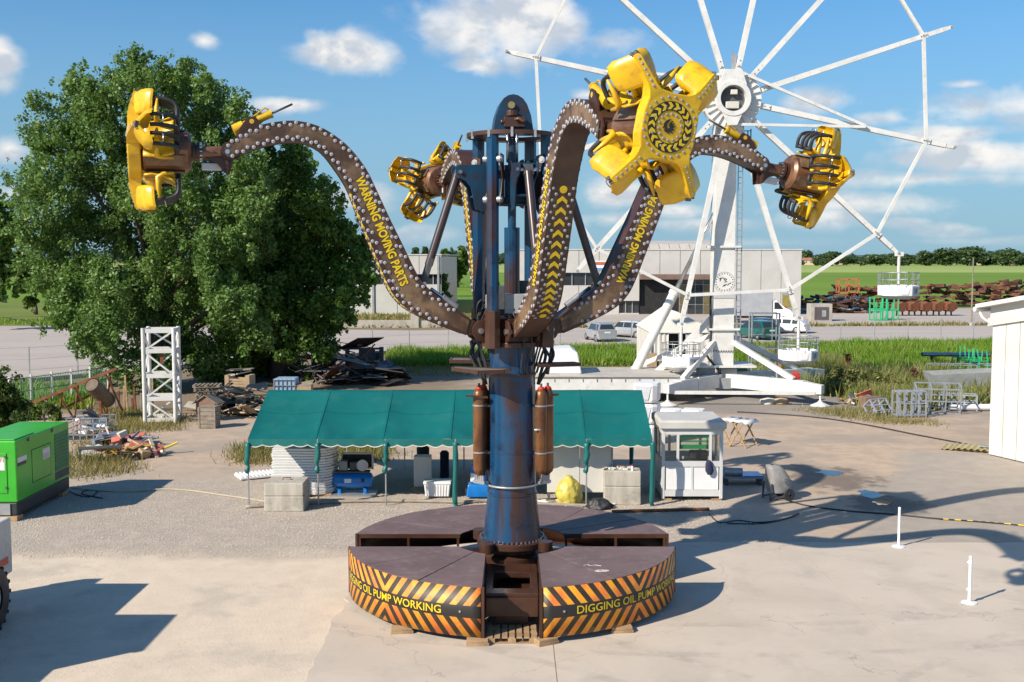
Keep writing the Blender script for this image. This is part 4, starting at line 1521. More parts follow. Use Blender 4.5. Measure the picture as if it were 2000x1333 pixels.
def pallet(loc, rz, label, mat=None, tiltx=0.0, group=None, wdt=1.2, dep=.8, tilty=0.0):
    o = thing('wooden_pallet', label, 'pallet', loc, rz, group)
    o.matrix_basis = o.matrix_basis @ Matrix.Rotation(tiltx, 4, 'X') @ Matrix.Rotation(tilty, 4, 'Y')
    m = mat or GREYWOOD
    for y in (-dep / 2 + .05, 0, dep / 2 - .05):
        MB().bb(-wdt / 2, wdt / 2, y - .05, y + .05, 0, .022).build('runner', m, o)
        for x in (-wdt / 2 + .07, 0, wdt / 2 - .07):
            MB().bb(x - .07, x + .07, y - .05, y + .05, .0225, .10).build('block', m, o)
    n_ = 7
    for i in range(n_):
        x = -wdt / 2 + .05 + (wdt - .1) * i / (n_ - 1)
        MB().bb(x - .05, x + .05, -dep / 2, dep / 2, .1005, .122).build('slat', m, o)
    return o


pallet(AX + Vector((0, -3.0, .012)), 0, 'wooden pallet in the front gap of the striped deck', WOOD, wdt=.9, dep=.7)


# ================================================================== BIG WHEEL
WY = 54.0
HUB = Vector((10.6, WY, 14.58))
wheel = thing('observation_wheel', 'white big wheel with bare spokes and a box column', 'big wheel', (10.6, 55, 0))
WSP = [R(-11.9 + 30 * k) for k in range(12)]
RIM, TIP = 9.66, 11.15


def wp(r, a, dy=0.0):
    return Vector((HUB.x + r * math.cos(a), WY + dy, HUB.z + r * math.sin(a)))


for a in WSP:
    mb = MB()
    mb.bar(wp(1.0, a), wp(TIP - .5, a), .26, .27, up=(0, 1, 0), w2=.21, h2=.24)
    mb.bar(wp(TIP - .5, a), wp(TIP, a), .21, .2, up=(0, 1, 0), w2=.13, h2=.14)
    sp = mb.build('spoke', WHITE, wheel, world=True)
    mb = MB()
    for r in (RIM, TIP - .06):
        mb.cyl(wp(r, a, -.2), wp(r, a, .16), .07, 8)
    mb.build('spoke_joint', GREYP, sp, world=True)
    ca, sa = math.cos(a), math.sin(a)
    for r, sz in ((RIM, .26), (1.75, .22)):
        c = wp(r, a, -.16)
        MB().box(c, (sz * 1.5, .035, sz), M=Matrix.Rotation(-a, 3, 'Y')).build('gusset_plate', WHITE, sp, world=True)
        for d in (-.13, .13):
            q = c + Vector((ca * d, 0, sa * d))
            MB().cyl(q + Vector((0, -.045, 0)), q, .026, 6).build('gusset_bolt', DGREY, sp, world=True)
for i in range(12):
    mb = MB()
    mb.bar(wp(RIM, WSP[i], -.12), wp(RIM, WSP[(i + 1) % 12], -.12), .15, .15, up=(0, 1, 0))
    mb.build('rim_bar', WHITE, wheel, world=True)
for (p, q) in ((at(1462, 148, 53.6), at(1690, 246, 53.7)), (at(1420, 243, 53.6), at(1690, 248, 53.7)), (at(1380, 150, 53.6), at(1180, 140, 53.7)), (at(1300, 280, 53.7), at(1180, 285, 53.8))):
    MB().bar(p, q, .13, .13, up=(0, 1, 0)).build('stay_bar', WHITE, wheel, world=True)
# hub: dial with ribs, front plate with a round opening
mb = MB()
mb.lathe([(.5, -.25), (1.42, -.25), (1.42, .2), (.5, .2)], 40, HUB, axis='Y')
mb.build('hub_drum', WHITE, wheel, world=True, auto=35)
for k in range(24):
    a = 2 * PI * k / 24
    MB().bar(wp(.85, a, -.27), wp(1.36, a, -.27), .035, .14, up=(0, 1, 0)).build('hub_rib', WHITE, wheel, world=True)
mb = MB()
mb.lathe([(.62, -.62), (.84, -.62), (.86, -.60), (.86, -.30), (.62, -.30), (.62, -.62)], 36, HUB, axis='Y')
mb.build('hub_ring', WHITE, wheel, world=True, auto=35)
for s in (1, -1):
    mb = MB()
    w0, w1 = (.55, .42) if s > 0 else (.40, .22)
    N = Matrix(((1, 0, 0, HUB.x - .02), (0, 0, 1, WY - .58), (0, 1, 0, HUB.z), (0, 0, 0, 1)))
    mb.prism([(-w0 - .12, s * .62), (w0 + .12, s * .62), (w1, s * (1.36 if s > 0 else 1.28)), (-w1, s * (1.36 if s > 0 else 1.28))], 0, .12, N)
    mb.build('hub_plate', WHITE, wheel, world=True, bevel=.01)
mb = MB()
mb.cyl(HUB + Vector((0, -.28, 0)), HUB + Vector((0, .1, 0)), .58, 28)
mb.build('hub_recess', DGREY, wheel, world=True)
mb = MB()
mb.box(HUB + Vector((-.03, -.45, -.32)), (.62, .25, .32))
mb.box(HUB + Vector((.05, -.42, .30)), (.32, .2, .22))
mb.build('motor_cover', CREAM, wheel, world=True, bevel=.02)
mb = MB()
mb.bar(HUB + Vector((.1, 0, 1.3)), HUB + Vector((.1, 0, 2.2)), .22, .12)
mb.build('hub_mast', GREYP, wheel, world=True)
# column
CXc, CYc = 10.55, 55.3
mb = MB()
mb.bb(CXc - .51, CXc + .51, CYc - .6, CYc + .6, 1.6, 14.9)
column = mb.build('wheel_column', WHITE, wheel, world=True, bevel=.02)
for z in (7.45, 3.35):
    MB().bb(CXc - .72, CXc + .78, CYc - .72, CYc + .72, z, z + .10).build('column_ledge', WHITE, column, world=True)
MB().bb(CXc - .53, CXc + .53, CYc - .63, CYc + .6, 4.95, 5.15).build('column_band', paint('grey_band', (.45, .46, .48), (.40, .41, .43), 2, .5), column, world=True)
for k in range(9):
    MB().cyl((CXc - .5 + k * .125, CYc - .68, 2.32), (CXc - .5 + k * .125, CYc - .6, 2.32), .035, 6).build('bolt', DGREY, column, world=True)
mb = MB()
for s in (0, .22):
    mb.bar((CXc + .62 + s, CYc - .5, 2.4), (CXc + .62 + s, CYc - .5, 14.2), .05)
mb.build('ladder_rail', STEEL, column, world=True)
for k in range(40):
    z = 2.5 + k * .29
    MB().bar((CXc + .62, CYc - .5, z), (CXc + .84, CYc - .5, z), .04).build('ladder_rung', STEEL, column, world=True)
mb = MB()
for dx, dy in ((.75, -.3), (1.25, -.3), (1.25, .4)):
    mb.bar((CXc + dx, CYc + dy, 11.6), (CXc + dx, CYc + dy, 13.3), .05)
mb.bar((CXc + .75, CYc - .3, 12.3), (CXc + 1.25, CYc - .3, 12.3), .04)
mb.bar((CXc + .75, CYc - .3, 13.2), (CXc + 1.25, CYc - .3, 13.2), .04)
mb.build('service_cage', paint('cage_blue', (.04, .12, .22), (.05, .1, .16), 2, .5), column, world=True)
mb = MB()
mb.tube(catmull([(CXc - .66, CYc - .5, 5.2), (CXc - .66, CYc - .55, 3.9), (CXc - .66, CYc - .6, 2.8), (CXc - .95, CYc - .7, 2.45), (CXc - .8, CYc - .8, 2.0), (CXc - .3, CYc - .9, 1.4)], 4), .06, 6)
mb.build('power_cable', BLACK, column, world=True, smooth=True)
# emblem disc: ring of small marks round a scrawl
em = Vector((CXc, CYc - .604, 5.75))
for k in range(20):
    a = 2 * PI * k / 20
    MB().box(em + Vector((.42 * math.cos(a), 0, .42 * math.sin(a))), (.05, .006, .05)).build('emblem_mark', DGREY, column, world=True)
mb = MB()
ring = [(em.x + .5 * math.cos(R(a)), em.y, em.z + .5 * math.sin(R(a))) for a in range(0, 360, 12)]
mb.tube(ring, .012, 4, closed=True)
mb.build('emblem_ring', GREYP, column, world=True)
mb = MB()
mb.tube([em + Vector(p) for p in ((-.30, 0, .16), (-.18, 0, .18), (-.24, 0, .04), (-.2, 0, .2), (-.05, 0, .2), (-.02, 0, .1), (.02, 0, .2), (.1, 0, .15), (.02, 0, .08), (.12, 0, .02), (.0, 0, 0))], .02, 4)
mb.tube([em + Vector(p) for p in ((-.1, 0, -.22), (.02, 0, -.12), (-.02, 0, -.2), (.1, 0, -.1), (.14, 0, -.16), (.22, 0, -.08), (.32, 0, -.04))], .018, 4)
mb.build('emblem_script', BLACKP, column, world=True)
# base: outrigger beams, braces, platform
BC = Vector((CXc, CYc - .4, 0))
OUT = [Vector((14.55, 51.2, 0)), Vector((7.25, 51.4, 0)), Vector((16.6, 58.6, 0)), Vector((4.6, 58.2, 0))]
for i, e in enumerate(OUT):
    b0 = Vector((BC.x, BC.y, .85))
    e1 = Vector((e.x, e.y, .80))
    d = (e1 - b0).normalized()
    mb = MB()
    mb.bar(b0, e1 - d * .9, .45, .66)
    mb.bar(e1 - d * .9, e1, .42, .60, w2=.32, h2=.42)
    og = mb.build('outrigger', WHITE, wheel, world=True, bevel=.015)
    mb = MB()
    mb.bar(b0.lerp(e1, .5) + Vector((0, 0, -.33)), b0.lerp(e1, .5) + Vector((0, 0, .36)), .5, .10, up=d)
    mb.build('outrigger_flange', WHITE, og, world=True)
    foot = e1 + d * .05 if i > 1 else e1 - d * .12
    mb = MB()
    mb.cyl((foot.x, foot.y, .1), (foot.x, foot.y, .7), .05, 10)
    mb.lathe([(.46, .015), (.46, .05), (.12, .20), (.09, .26), (0, .26)], 20, (foot.x, foot.y, 0))
    mb.build('jack_foot', WHITE, og, world=True, auto=35)
    top = Vector((CXc + math.copysign(.5, e.x - CXc), CYc + (-.55 if i < 2 else .45), 2.75 if i < 2 else 3.0))
    low = b0.lerp(e1, .72) + Vector((0, 0, .35))
    mb = MB()
    mb.bar(top, low, .24, .24)
    mb.build('brace', WHITE, wheel, world=True, bevel=.01)
MB().bar((7.6, 51.6, .62), (14.2, 51.3, .62), .14, .16).build('tie_bar', WHITE, wheel, world=True)
MB().bb(9.0, 12.1, 54.2, 56.6, 1.52, 1.62).build('base_plate', WHITE, wheel, world=True)
mb = MB()
mb.bb(8.9, 12.2, 54.3, 56.5, .45, 1.0)
mb.bb(9.3, 10.1, 54.35, 55.4, 1.0, 1.5)
mb.bb(10.4, 11.2, 54.5, 55.4, 1.0, 1.45)
mb.build('machine_bay', GREYP, wheel, world=True, bevel=.02)
# long side braces and ram to the trailer
p0, p1 = at(1232, 742, 56.0), at(1418, 372, 55.3)
d = p1 - p0
MB().cyl(p0, p0 + d * .46, .24, 16).build('ram_barrel', WHITE, wheel, world=True, auto=35)
MB().cyl(p0 + d * .455, p0 + d * .475, .28, 16).build('ram_collar', WHITE, wheel, world=True, auto=35)
MB().cyl(p0 + d * .47, p1, .11, 14).build('ram_rod', CHROME, wheel, world=True, smooth=True)
MB().bar(at(1262, 748, 55.4), at(1400, 612, 55.0), .28, .30).build('long_brace', WHITE, wheel, world=True)
MB().bar(at(1300, 742, 54.6), at(1400, 702, 54.8), .22, .24).build('long_brace', WHITE, wheel, world=True)
mb = MB()
mb.bb(-.2, 8.2, 52.6, 56.6, .45, 1.25)
tr = mb.build('trailer_bed', WHITE, wheel, world=True, bevel=.03)
MB().bb(-.25, 8.0, 52.5, 56.7, 1.25, 1.31).build('bed_deck', paint('bed_deck', (.50, .46, .40), (.42, .38, .33), 1, .7), tr, world=True)
for k in range(12):
    x = 0 + k * .68
    MB().bb(x, x + .03, 52.58, 52.60, 1.0, 1.14).build('bed_hook', DGREY, tr, world=True)
mb = MB()
N = Matrix(((1, 0, 0, 0), (0, 0, 1, 53.3), (0, 1, 0, 0), (0, 0, 0, 1)))
mb.prism([(1.0, 1.31), (3.4, 1.31), (3.2, 2.35), (2.9, 2.55), (1.2, 2.5), (1.0, 2.2)], 0, 2.2, N)
mb.build('trailer_hood', WHITE2, tr, world=True, bevel=.06)


def octa(r, k=8, ph=22.5):
    return [(r * math.cos(R(ph + 360 / k * j)), r * math.sin(R(ph + 360 / k * j))) for j in range(k)]


PANELG = paint('tub_panel', (.50, .51, .54), (.44, .45, .48), 2, .45)


def cabin(px, num, label, rz):
    piv = Vector(px)
    t = thing('wheel_gondola', label, 'gondola', (piv.x, piv.y, piv.z - 2.2), rz, 'open gondolas on the big wheel')
    MB().cyl((0, 0, .25), (0, 0, 2.2), .075, 12).build('hanger_pole', WHITE, t, auto=35)
    mb = MB()
    mb.bar((-.2, 0, 2.2), (.2, 0, 2.2), .14, .2)
    mb.build('hanger_head', WHITE, t)
    mb = MB()
    lv = [(0, .55), (.10, .80), (.18, .96), (.62, .98), (.68, .93)]
    rows = [[Vector((x, y, z)) for x, y in octa(r)] + [Vector((*octa(r)[0], z))] for z, r in lv]
    mb.grid(rows)
    mb.add([Vector((x, y, 0)) for x, y in octa(.55)], [tuple(range(8))])
    mb.grid([[Vector((x, y, .68)) for x, y in octa(.93)] + [Vector((*octa(.93)[0], .68))], [Vector((x, y, .2)) for x, y in octa(.86)] + [Vector((*octa(.86)[0], .2))]])
    mb.add([Vector((x, y, .2)) for x, y in octa(.86)], [tuple(range(8))])
    tub = mb.build('tub', WHITE2, t, bevel=.02)
    for s in range(3):
        a = R(-90 + 45 * (s - 1) + (22.5 if s == 1 else 0) * 0)
        N = Matrix.Rotation(a, 4, 'Z')
        pm = MB()
        pm.M = N
        pm.add([(.912, -.26, .58), (.912, .26, .58), (.912, .17, .24), (.912, -.17, .24)], [(0, 1, 2, 3)])
        pm.build('tub_panel', PANELG if s == 2 else WHITE2, tub)
    flat_text(num, BLACKP, tub, Matrix.Rotation(R(-45), 3, 'Z') @ Vector((.916, -.09, .32)), Matrix.Rotation(R(-45), 3, 'Z') @ Vector((0, 1, 0)), (0, 0, 1), .17, .2)
    mb = MB()
    for z in (.95, 1.30):
        mb.tube([Vector((x, y, z)) for x, y in octa(.95, 16, 0)], .022, 5, closed=True)
    mb.build('cage_ring', STEEL, t, smooth=True)
    for x, y in octa(.95, 16, 0):
        MB().cyl((x, y, .66), (x, y, 1.31), .016, 5).build('cage_bar', STEEL, t)
    for y in (-.57, .57):
        MB().bb(-.6, .6, y - .13, y + .13, .2, .55).build('bench', WHITE2, t, bevel=.03)
    return t


cabin(wp(TIP, WSP[11], -.1), '8', 'white open gondola hanging highest, against the green field', 0)
cabin(wp(TIP, WSP[10], -.1), '8', 'white open gondola hanging over the weeds beside the wheel base', .05)
cabin(wp(TIP, WSP[9], -.1), '9', 'white open gondola hanging in front of the white tent', -.1)

# spare gondola shells by the marquee
for (px, py, num, lab, st) in ((1262, 858, '4', 'lowest white gondola shell of the stack beside the marquee, marked 4', 0), (1262, 858, '3', 'middle white gondola shell of the stack beside the marquee, marked 3', 1), (1262, 858, '', 'topmost white gondola shell of the stack beside the marquee', 2),
                               (1308, 826, '', 'white gondola shell on the ground, left of the pair behind the booth', 0), (1353, 826, '8', 'white gondola shell marked 8 on the ground behind the booth', 0)):
    p = gr(px, py + 8)
    o = thing('gondola_shell', lab, 'gondola shell', (p.x, p.y, .78 * st), R(-18), 'spare gondola shells')
    mb = MB()
    N = Matrix.Identity(4)
    rows = []
    for z, f in ((.02, .80), (.10, .96), (.66, 1.0), (.74, .93)):
        rows.append([Vector((x * f, y * f, z)) for x, y in ((-.42, -.40), (.30, -.46), (.48, -.28), (.48, .36), (.30, .46), (-.42, .40), (-.42, -.40))])
    mb.grid(rows)
    mb.add(rows[-1][:6], [tuple(range(6))])
    mb.add(rows[0][:6], [tuple(range(6))])
    mb.build('shell', WHITE2, o, bevel=.03)
    pm = MB()
    d2 = Vector((.18, .18, 0))
    a_, b_ = Vector((.27, -.462, 0)), Vector((-.36, -.408, 0))
    dirv = (a_ - b_).normalized()
    nv = Vector((dirv.y, -dirv.x, 0)) * .014
    pm.add([b_ + nv + Vector((0, 0, .66)), a_ + nv + Vector((0, 0, .66)), a_ - dirv * .12 + nv + Vector((0, 0, .14)), b_ + dirv * .12 + nv + Vector((0, 0, .14))], [(0, 1, 2, 3)])
    pm.build('shell_panel', PANELG, o)
    if num:
        flat_text(num, BLACKP, o, b_ + dirv * .24 + nv * 1.4 + Vector((0, 0, .34)), dirv, (0, 0, 1), .13, .2)


# ================================================================== YARD
# ---------------- marquee
TX0, TX1 = -7.42, 3.95
ZE = at(700, 858, 30.6).z
ZR = at(880, 762, 33.3).z
YF, YR, YB = 30.6, 33.3, 36.0
tent = thing('marquee', 'long teal canvas marquee with scalloped edge over workshop gear', 'marquee', ((TX0 + TX1) / 2, YR, 0))
nb = 6
rows = []
nx = 144
NY = 16


def roof_z(x, v):
    """height of the front slope, v from the eave 0 to the ridge 1"""
    ph = (x - TX0) / (TX1 - TX0) * nb
    f = abs(math.sin(PI * ph))
    sag = .085 * f ** .7 * math.sin(PI * min(1, v * 1.02)) + .035 * f * (1 - v)
    wr = .016 * mnoise.noise(Vector((x * 1.1, v * 3.0, 1))) + .018 * (1 - v) ** 3 * math.sin(x * 9 + 3 * mnoise.noise(Vector((x, v * 4, 7)))) * (1 - f * .5)
    belly = .05 * math.exp(-((v - .17) / .07) ** 2) * f
    return ZE + (ZR - ZE) * v - sag - belly + wr


for k in range(NY + 1):
    v = k / NY
    rows.append([Vector((TX0 + (TX1 - TX0) * i / nx, YF + (YR - YF) * v, roof_z(TX0 + (TX1 - TX0) * i / nx, v))) for i in range(nx + 1)])
for k in range(1, 9):
    v = 1 - k / 8
    rows.append([Vector((TX0 + (TX1 - TX0) * i / nx, YB - (YB - YR) * v, roof_z(TX0 + (TX1 - TX0) * i / nx, v))) for i in range(nx + 1)])
mb = MB()
mb.grid(rows)
mb.build('roof_canvas', TEAL, tent, smooth=True, world=True)
for y in (YF, YB):
    mb = MB()
    top, low, low2 = [], [], []
    sc = 27
    n_ = sc * 8
    for i in range(n_ + 1):
        x = TX0 + (TX1 - TX0) * i / n_
        ph = (i % 8) / 8
        dz = .15 + (.06 + .03 * mnoise.noise(Vector((x * 1.7, 3, 0)))) * math.sin(PI * ph) + .02 * mnoise.noise(Vector((x * .8, 9, 0)))
        wob = .03 * mnoise.noise(Vector((x * 2.2, y, 0)))
        top.append(Vector((x, y - .012, ZE - .0)))
        low.append(Vector((x, y - .03 + wob, ZE - dz)))
        low2.append(Vector((x, y - .032 + wob, ZE - dz - .022)))
    mb.cur = 0
    mb.grid([top, low])
    mb.cur = 1
    mb.grid([low, low2])
    mb.build('valance', [TEAL, CREAM], tent, world=True)
POLES = [TX0, at(622, 980, 30.6).x, at(754, 980, 30.6).x, at(890, 985, 30.6).x, at(1000, 985, 30.6).x, at(1145, 980, 30.6).x, TX1]
random.seed(9)
for i, x in enumerate(POLES):
    for y in (YF, YB):
        MB().cyl((x, y, 0), (x, y, ZE), .022, 8).build('pole', STEEL, tent, world=True)
        if y == YF or i in (0, 6):
            zb = ZE - (.95 if i not in (3, 6) else 2.0)
            pts = [(x, y - .03, ZE - .1), (x + .01, y - .05, ZE - .45), (x - .02, y - .05, zb + .3), (x, y - .04, zb + .16), (x - .04, y - .06, zb)]
            mb = MB()
            mb.tube(catmull(pts, 3), [.08, .085, .075, .08, .07, .075, .07, .06, .04, .05, .07, .075, .05][:13], 6)
            mb.v = [(a + .03 * mnoise.noise(Vector((a * 9, b_ * 9, c_ * 5))), b_, c_ + .05 * mnoise.noise(Vector((a * 7, c_ * 3, 2)))) for a, b_, c_ in mb.v]
            mb.build('tied_curtain', TEAL, tent, world=True, smooth=True)
for i in range(1, nb):
    x = TX0 + (TX1 - TX0) * i / nb
    mb = MB()
    mb.grid([[Vector((x - .022, y, z + .010)), Vector((x + .022, y, z + .010))] for y, z in [(YF + (YR - YF) * q / 16, roof_z(x, q / 16)) for q in range(17)]])
    mb.build('roof_seam', TEAL, tent, world=True)
mb = MB()
xs = [TX0 + (TX1 - TX0) * i / nx for i in range(nx + 1)]
mb.grid([[Vector((x, YF + (YR - YF) * v, roof_z(x, v) + .008)) for x in xs] for v in (.552, .566)])
mb.build('roof_seam', TEAL, tent, world=True)
mb = MB()
for y, z in ((YF, ZE), (YR, ZR - .03), (YB, ZE)):
    y += .05 if y == YF else (-.05 if y == YB else 0)
    mb.cyl((TX0, y, z - .06), (TX1, y, z - .06), .02, 6)
mb.build('roof_tube', STEEL, tent, world=True)


# ---------------- concrete ballast blocks
def ballast(px0, px1, pyb, dep, hgt, label, rz=0.0):
    a, b_ = gr(px0, pyb), gr(px1, pyb)
    wd = b_.x - a.x
    o = thing('concrete_block', label, 'concrete block', ((a.x + b_.x) / 2, a.y + dep / 2, 0), rz, 'concrete ballast blocks')
    mb = MB()
    for k, (z0, z1) in enumerate(((.0, hgt * .54), (hgt * .545, hgt))):
        mb.bb(-wd / 2 + .004 * k, wd / 2 - .004 * k, -dep / 2 + .004 * k, dep / 2 - .004 * k, z0, z1)
    mb.build('block_body', CONC, o, bevel=.025)
    MB().tube([(-.12, 0, hgt - .01), (-.1, 0, hgt + .07), (.1, 0, hgt + .07), (.12, 0, hgt - .01)], .014, 6).build('lifting_eye', RUST, o, smooth=True)
    return o


ballast(516, 593, 1000, .95, at(550, 944, 29.9).z, 'stained concrete ballast block standing left of the compressor')
o = ballast(1181, 1253, 987, .9, at(1210, 922, 30.6).z, 'concrete ballast block beside the white booth, rubble on top', R(-3))
ht2 = at(1210, 922, 30.6).z
random.seed(5)
for k in range(22):
    x, y = random.uniform(-.36, .30), random.uniform(-.3, .25)
    MB().box((x, y, ht2 + .03), (.08 * random.uniform(.5, 1.3), .07, .05), random.uniform(0, 3)).build('rubble', WHITE, o)
mb = MB().cyl((0, 0, 0), (0, 0, .16), .045, 10)
mb.M = None
bt = thing('white_bottle', 'small white and red bottle on the concrete block by the booth', 'bottle', o.matrix_basis @ Vector((.28, -.36, ht2)))
MB().cyl((0, 0, 0), (0, 0, .13), .04, 10).build('body', WHITE2, bt)
MB().cyl((0, 0, .13), (0, 0, .19), .016, 8).build('cap', RED, bt)

# ---------------- white panel stack and lying panel, left end of the marquee
p = gr(598, 942)
st = thing('panel_stack', 'tall stack of curved white plastic panels under the marquee', 'panel stack', (at(598, 930, 32.2).x, 32.2, 0))
for k in range(17):
    z = .08 + k * .080
    mb = MB()
    sh = .02 * math.sin(k * 1.7)
    base = [(-.90, -.45), (.35, -.5), (.62, -.42), (.80, -.2), (.90, .12), (.88, .5), (-.90, .5)]
    mb.prism([(x + sh, y) for x, y in base], z, z + .05)
    mb.prism([(x * 1.02 + sh, y * 1.03) for x, y in base], z + .05, z + .068)
    mb.build('panel', WHITE2, st)
MB().bb(-.8, .8, -.4, .4, .0, .078).build('skid', WOOD, st)
p = gr(505, 935)
lp = thing('lying_panel', 'white ribbed plastic panel lying on the gravel, left tent corner', 'panel', (p.x, p.y + .3, 0), R(28))
MB().bb(-.75, .75, -.42, .42, .03, .10).build('sheet', WHITE2, lp, bevel=.02)
for k in range(12):
    x = -.68 + k * .123
    MB().bb(x - .025, x + .025, -.40, .40, .101, .14).build('rib', WHITE2, lp)

# ---------------- compressor
p = gr(688, 968)
cp = thing('air_compressor', 'blue air compressor with horizontal tank under the marquee', 'compressor', (p.x, p.y + .2, 0))
mb = MB()
mb.lathe([(0, -.62), (.12, -.60), (.21, -.54), (.24, -.46), (.24, .46), (.21, .54), (.12, .60), (0, .62)], 22, (0, 0, .42), axis='X')
mb.build('tank', BLUE, cp, smooth=True)
MB().bb(-.5, .5, -.16, .16, .655, .70).build('deck_plate', DGREY, cp)
MB().box((-.28, 0, .86), (.26, .24, .30)).build('motor', GREYP, cp, bevel=.04)
mb = MB()
mb.lathe([(.0, -.1), (.17, -.1), (.17, -.04), (.0, -.04)], 18, (.30, -.05, .88), axis='Y')
mb.build('flywheel', STEEL, cp, auto=35)
MB().box((.05, .02, .84), (.28, .2, .26)).build('pump_head', DGREY, cp, bevel=.03)
mb = MB()
for a_, b_ in (((-.36, .20, .7), (-.36, .20, 1.18)), ((.56, .20, .7), (.56, .20, 1.18)), ((-.36, .20, 1.18), (.56, .20, 1.18)), ((-.36, .2, .74), (.56, .2, .74))):
    mb.bar(a_, b_, .05)
mb.build('guard_frame', STEEL, cp)
MB().bb(-.34, .54, .195, .205, .76, 1.16).build('guard_mesh', DARK, cp)
for x in (-.38, .38):
    MB().box((x, -.05, .11), (.10, .3, .2)).build('foot', BLUE, cp, bevel=.02)
MB().bb(-.62, .7, -.45, .3, .0, .05).build('base_sheet', STEEL, cp)
MB().box((-.12, -.243, .44), (.2, .012, .12)).build('plate_label', WHITE2, cp)
MB().box((.32, -.243, .46), (.1, .012, .12)).build('dial_panel', BLACK, cp)

# ---------------- cabinet, bin, blue machine, wall panels under the marquee
p = gr(825, 958)
cb = thing('white_cabinet', 'tall narrow white cabinet on a small pallet under the marquee', 'cabinet', (p.x, p.y + .2, 0))
MB().bb(-.26, .26, -.16, .2, .10, 1.02).build('body', WHITE2, cb, bevel=.012)
MB().bb(-.245, .245, -.172, -.162, .12, 1.0).build('door', OFFWHITE, cb)
MB().bb(-.34, .34, -.2, .22, .0, .09).build('plinth', WOOD, cb)
p = gr(854, 974)
bn = thing('white_bin', 'low white ribbed plastic chest beside the cabinet', 'chest', (p.x, p.y + .2, 0))
mb = MB()
mb.add([(-.34, -.2, .06), (.34, -.2, .06), (.34, .2, .06), (-.34, .2, .06), (-.38, -.23, .42), (.38, -.23, .42), (.38, .23, .42), (-.38, .23, .42)], [(0, 1, 2, 3), (0, 1, 5, 4), (1, 2, 6, 5), (2, 3, 7, 6), (3, 0, 4, 7)])
mb.build('tub', WHITE2, bn)
for k in range(9):
    x = -.31 + k * .0775
    MB().bar((x, -.208, .07), (x * 1.1, -.238, .41), .03, .02, up=(0, 1, 0)).build('rib', WHITE2, bn)
MB().bb(-.40, .40, -.25, .25, .42, .50).build('lid', WHITE2, bn, bevel=.015)
p = gr(934, 975)
bm_ = thing('blue_machine', 'bright blue pressure washer half hidden behind the tower column', 'machine', (p.x, p.y + .2, 0))
mb = MB()
mb.add([(-.35, -.25, .05), (.35, -.25, .05), (.35, .3, .05), (-.35, .3, .05), (-.30, -.25, .42), (.3, -.25, .42), (.3, .3, .42), (-.3, .3, .42)], [(0, 1, 2, 3), (4, 5, 6, 7), (0, 1, 5, 4), (1, 2, 6, 5), (2, 3, 7, 6), (3, 0, 4, 7)])
mb.build('body', BLUE, bm_, bevel=.04)
MB().bb(-.22, .24, .05, .27, .42, .98).build('housing', BLUE, bm_, bevel=.05)
MB().box((-.16, -.02, .60), (.14, .1, .26)).build('gauge_block', WHITE2, bm_, bevel=.02)
for x in (-.3, .3):
    MB().lathe([(0, -.04), (.12, -.04), (.12, .04), (0, .04)], 14, (x * 1.18, .2, .12), axis='X').build('wheel', BLACK, bm_)
wl = thing('white_wall_panel', 'white panel wall under the right half of the marquee', 'panel wall', (at(1132, 960, 31.25).x, 31.25, 0))
x0, x1 = at(1068, 960, 31.25).x, at(1196, 960, 31.25).x
for k in range(2):
    a_, b_ = x0 + (x1 - x0) * k / 2, x0 + (x1 - x0) * (k + 1) / 2
    MB().bb(a_ + .008, b_ - .008, 31.23, 31.29, .25, 1.75).build('panel', OFFWHITE, wl, world=True)
for x in (x0 + .06, x1 - .06):
    MB().bb(x - .04, x + .04, 31.25, 31.33, 0, .25).build('leg', DGREY, wl, world=True)
MB().bb(x1 - .05, x1 + .01, 31.22, 31.30, .25, 1.78).build('edge_strip', GREYP, wl, world=True)


def crumple(name, prof, n, loc, mat, amp, seed, label, cat, sx=1, sy=1):
    o = MB()
    rows = []
    prof = [(p_.x, p_.y) for p_ in catmull([(a, b_, 0) for a, b_ in prof], 4)]
    for i, (r, z) in enumerate(prof):
        row = []
        for k in range(n + 1):
            a = 2 * PI * (k % n) / n
            v = Vector((math.cos(a), math.sin(a), z * 2))
            rr = r * (1 + amp * mnoise.noise(v * 2.3 + Vector((seed, 0, 0))) + amp * .8 * mnoise.noise(v * 6 + Vector((0, seed, 0))) + amp * .5 * abs(mnoise.noise(Vector((a * 3.5 if a < PI else (2 * PI - a) * 3.5, z * 2, seed)))))
            row.append(Vector((rr * math.cos(a) * sx, rr * math.sin(a) * sy, z)))
        rows.append(row)
    o.grid(rows)
    ob = o.build(name, mat, smooth=True)
    ob.location = loc
    return tag(ob, label, cat)


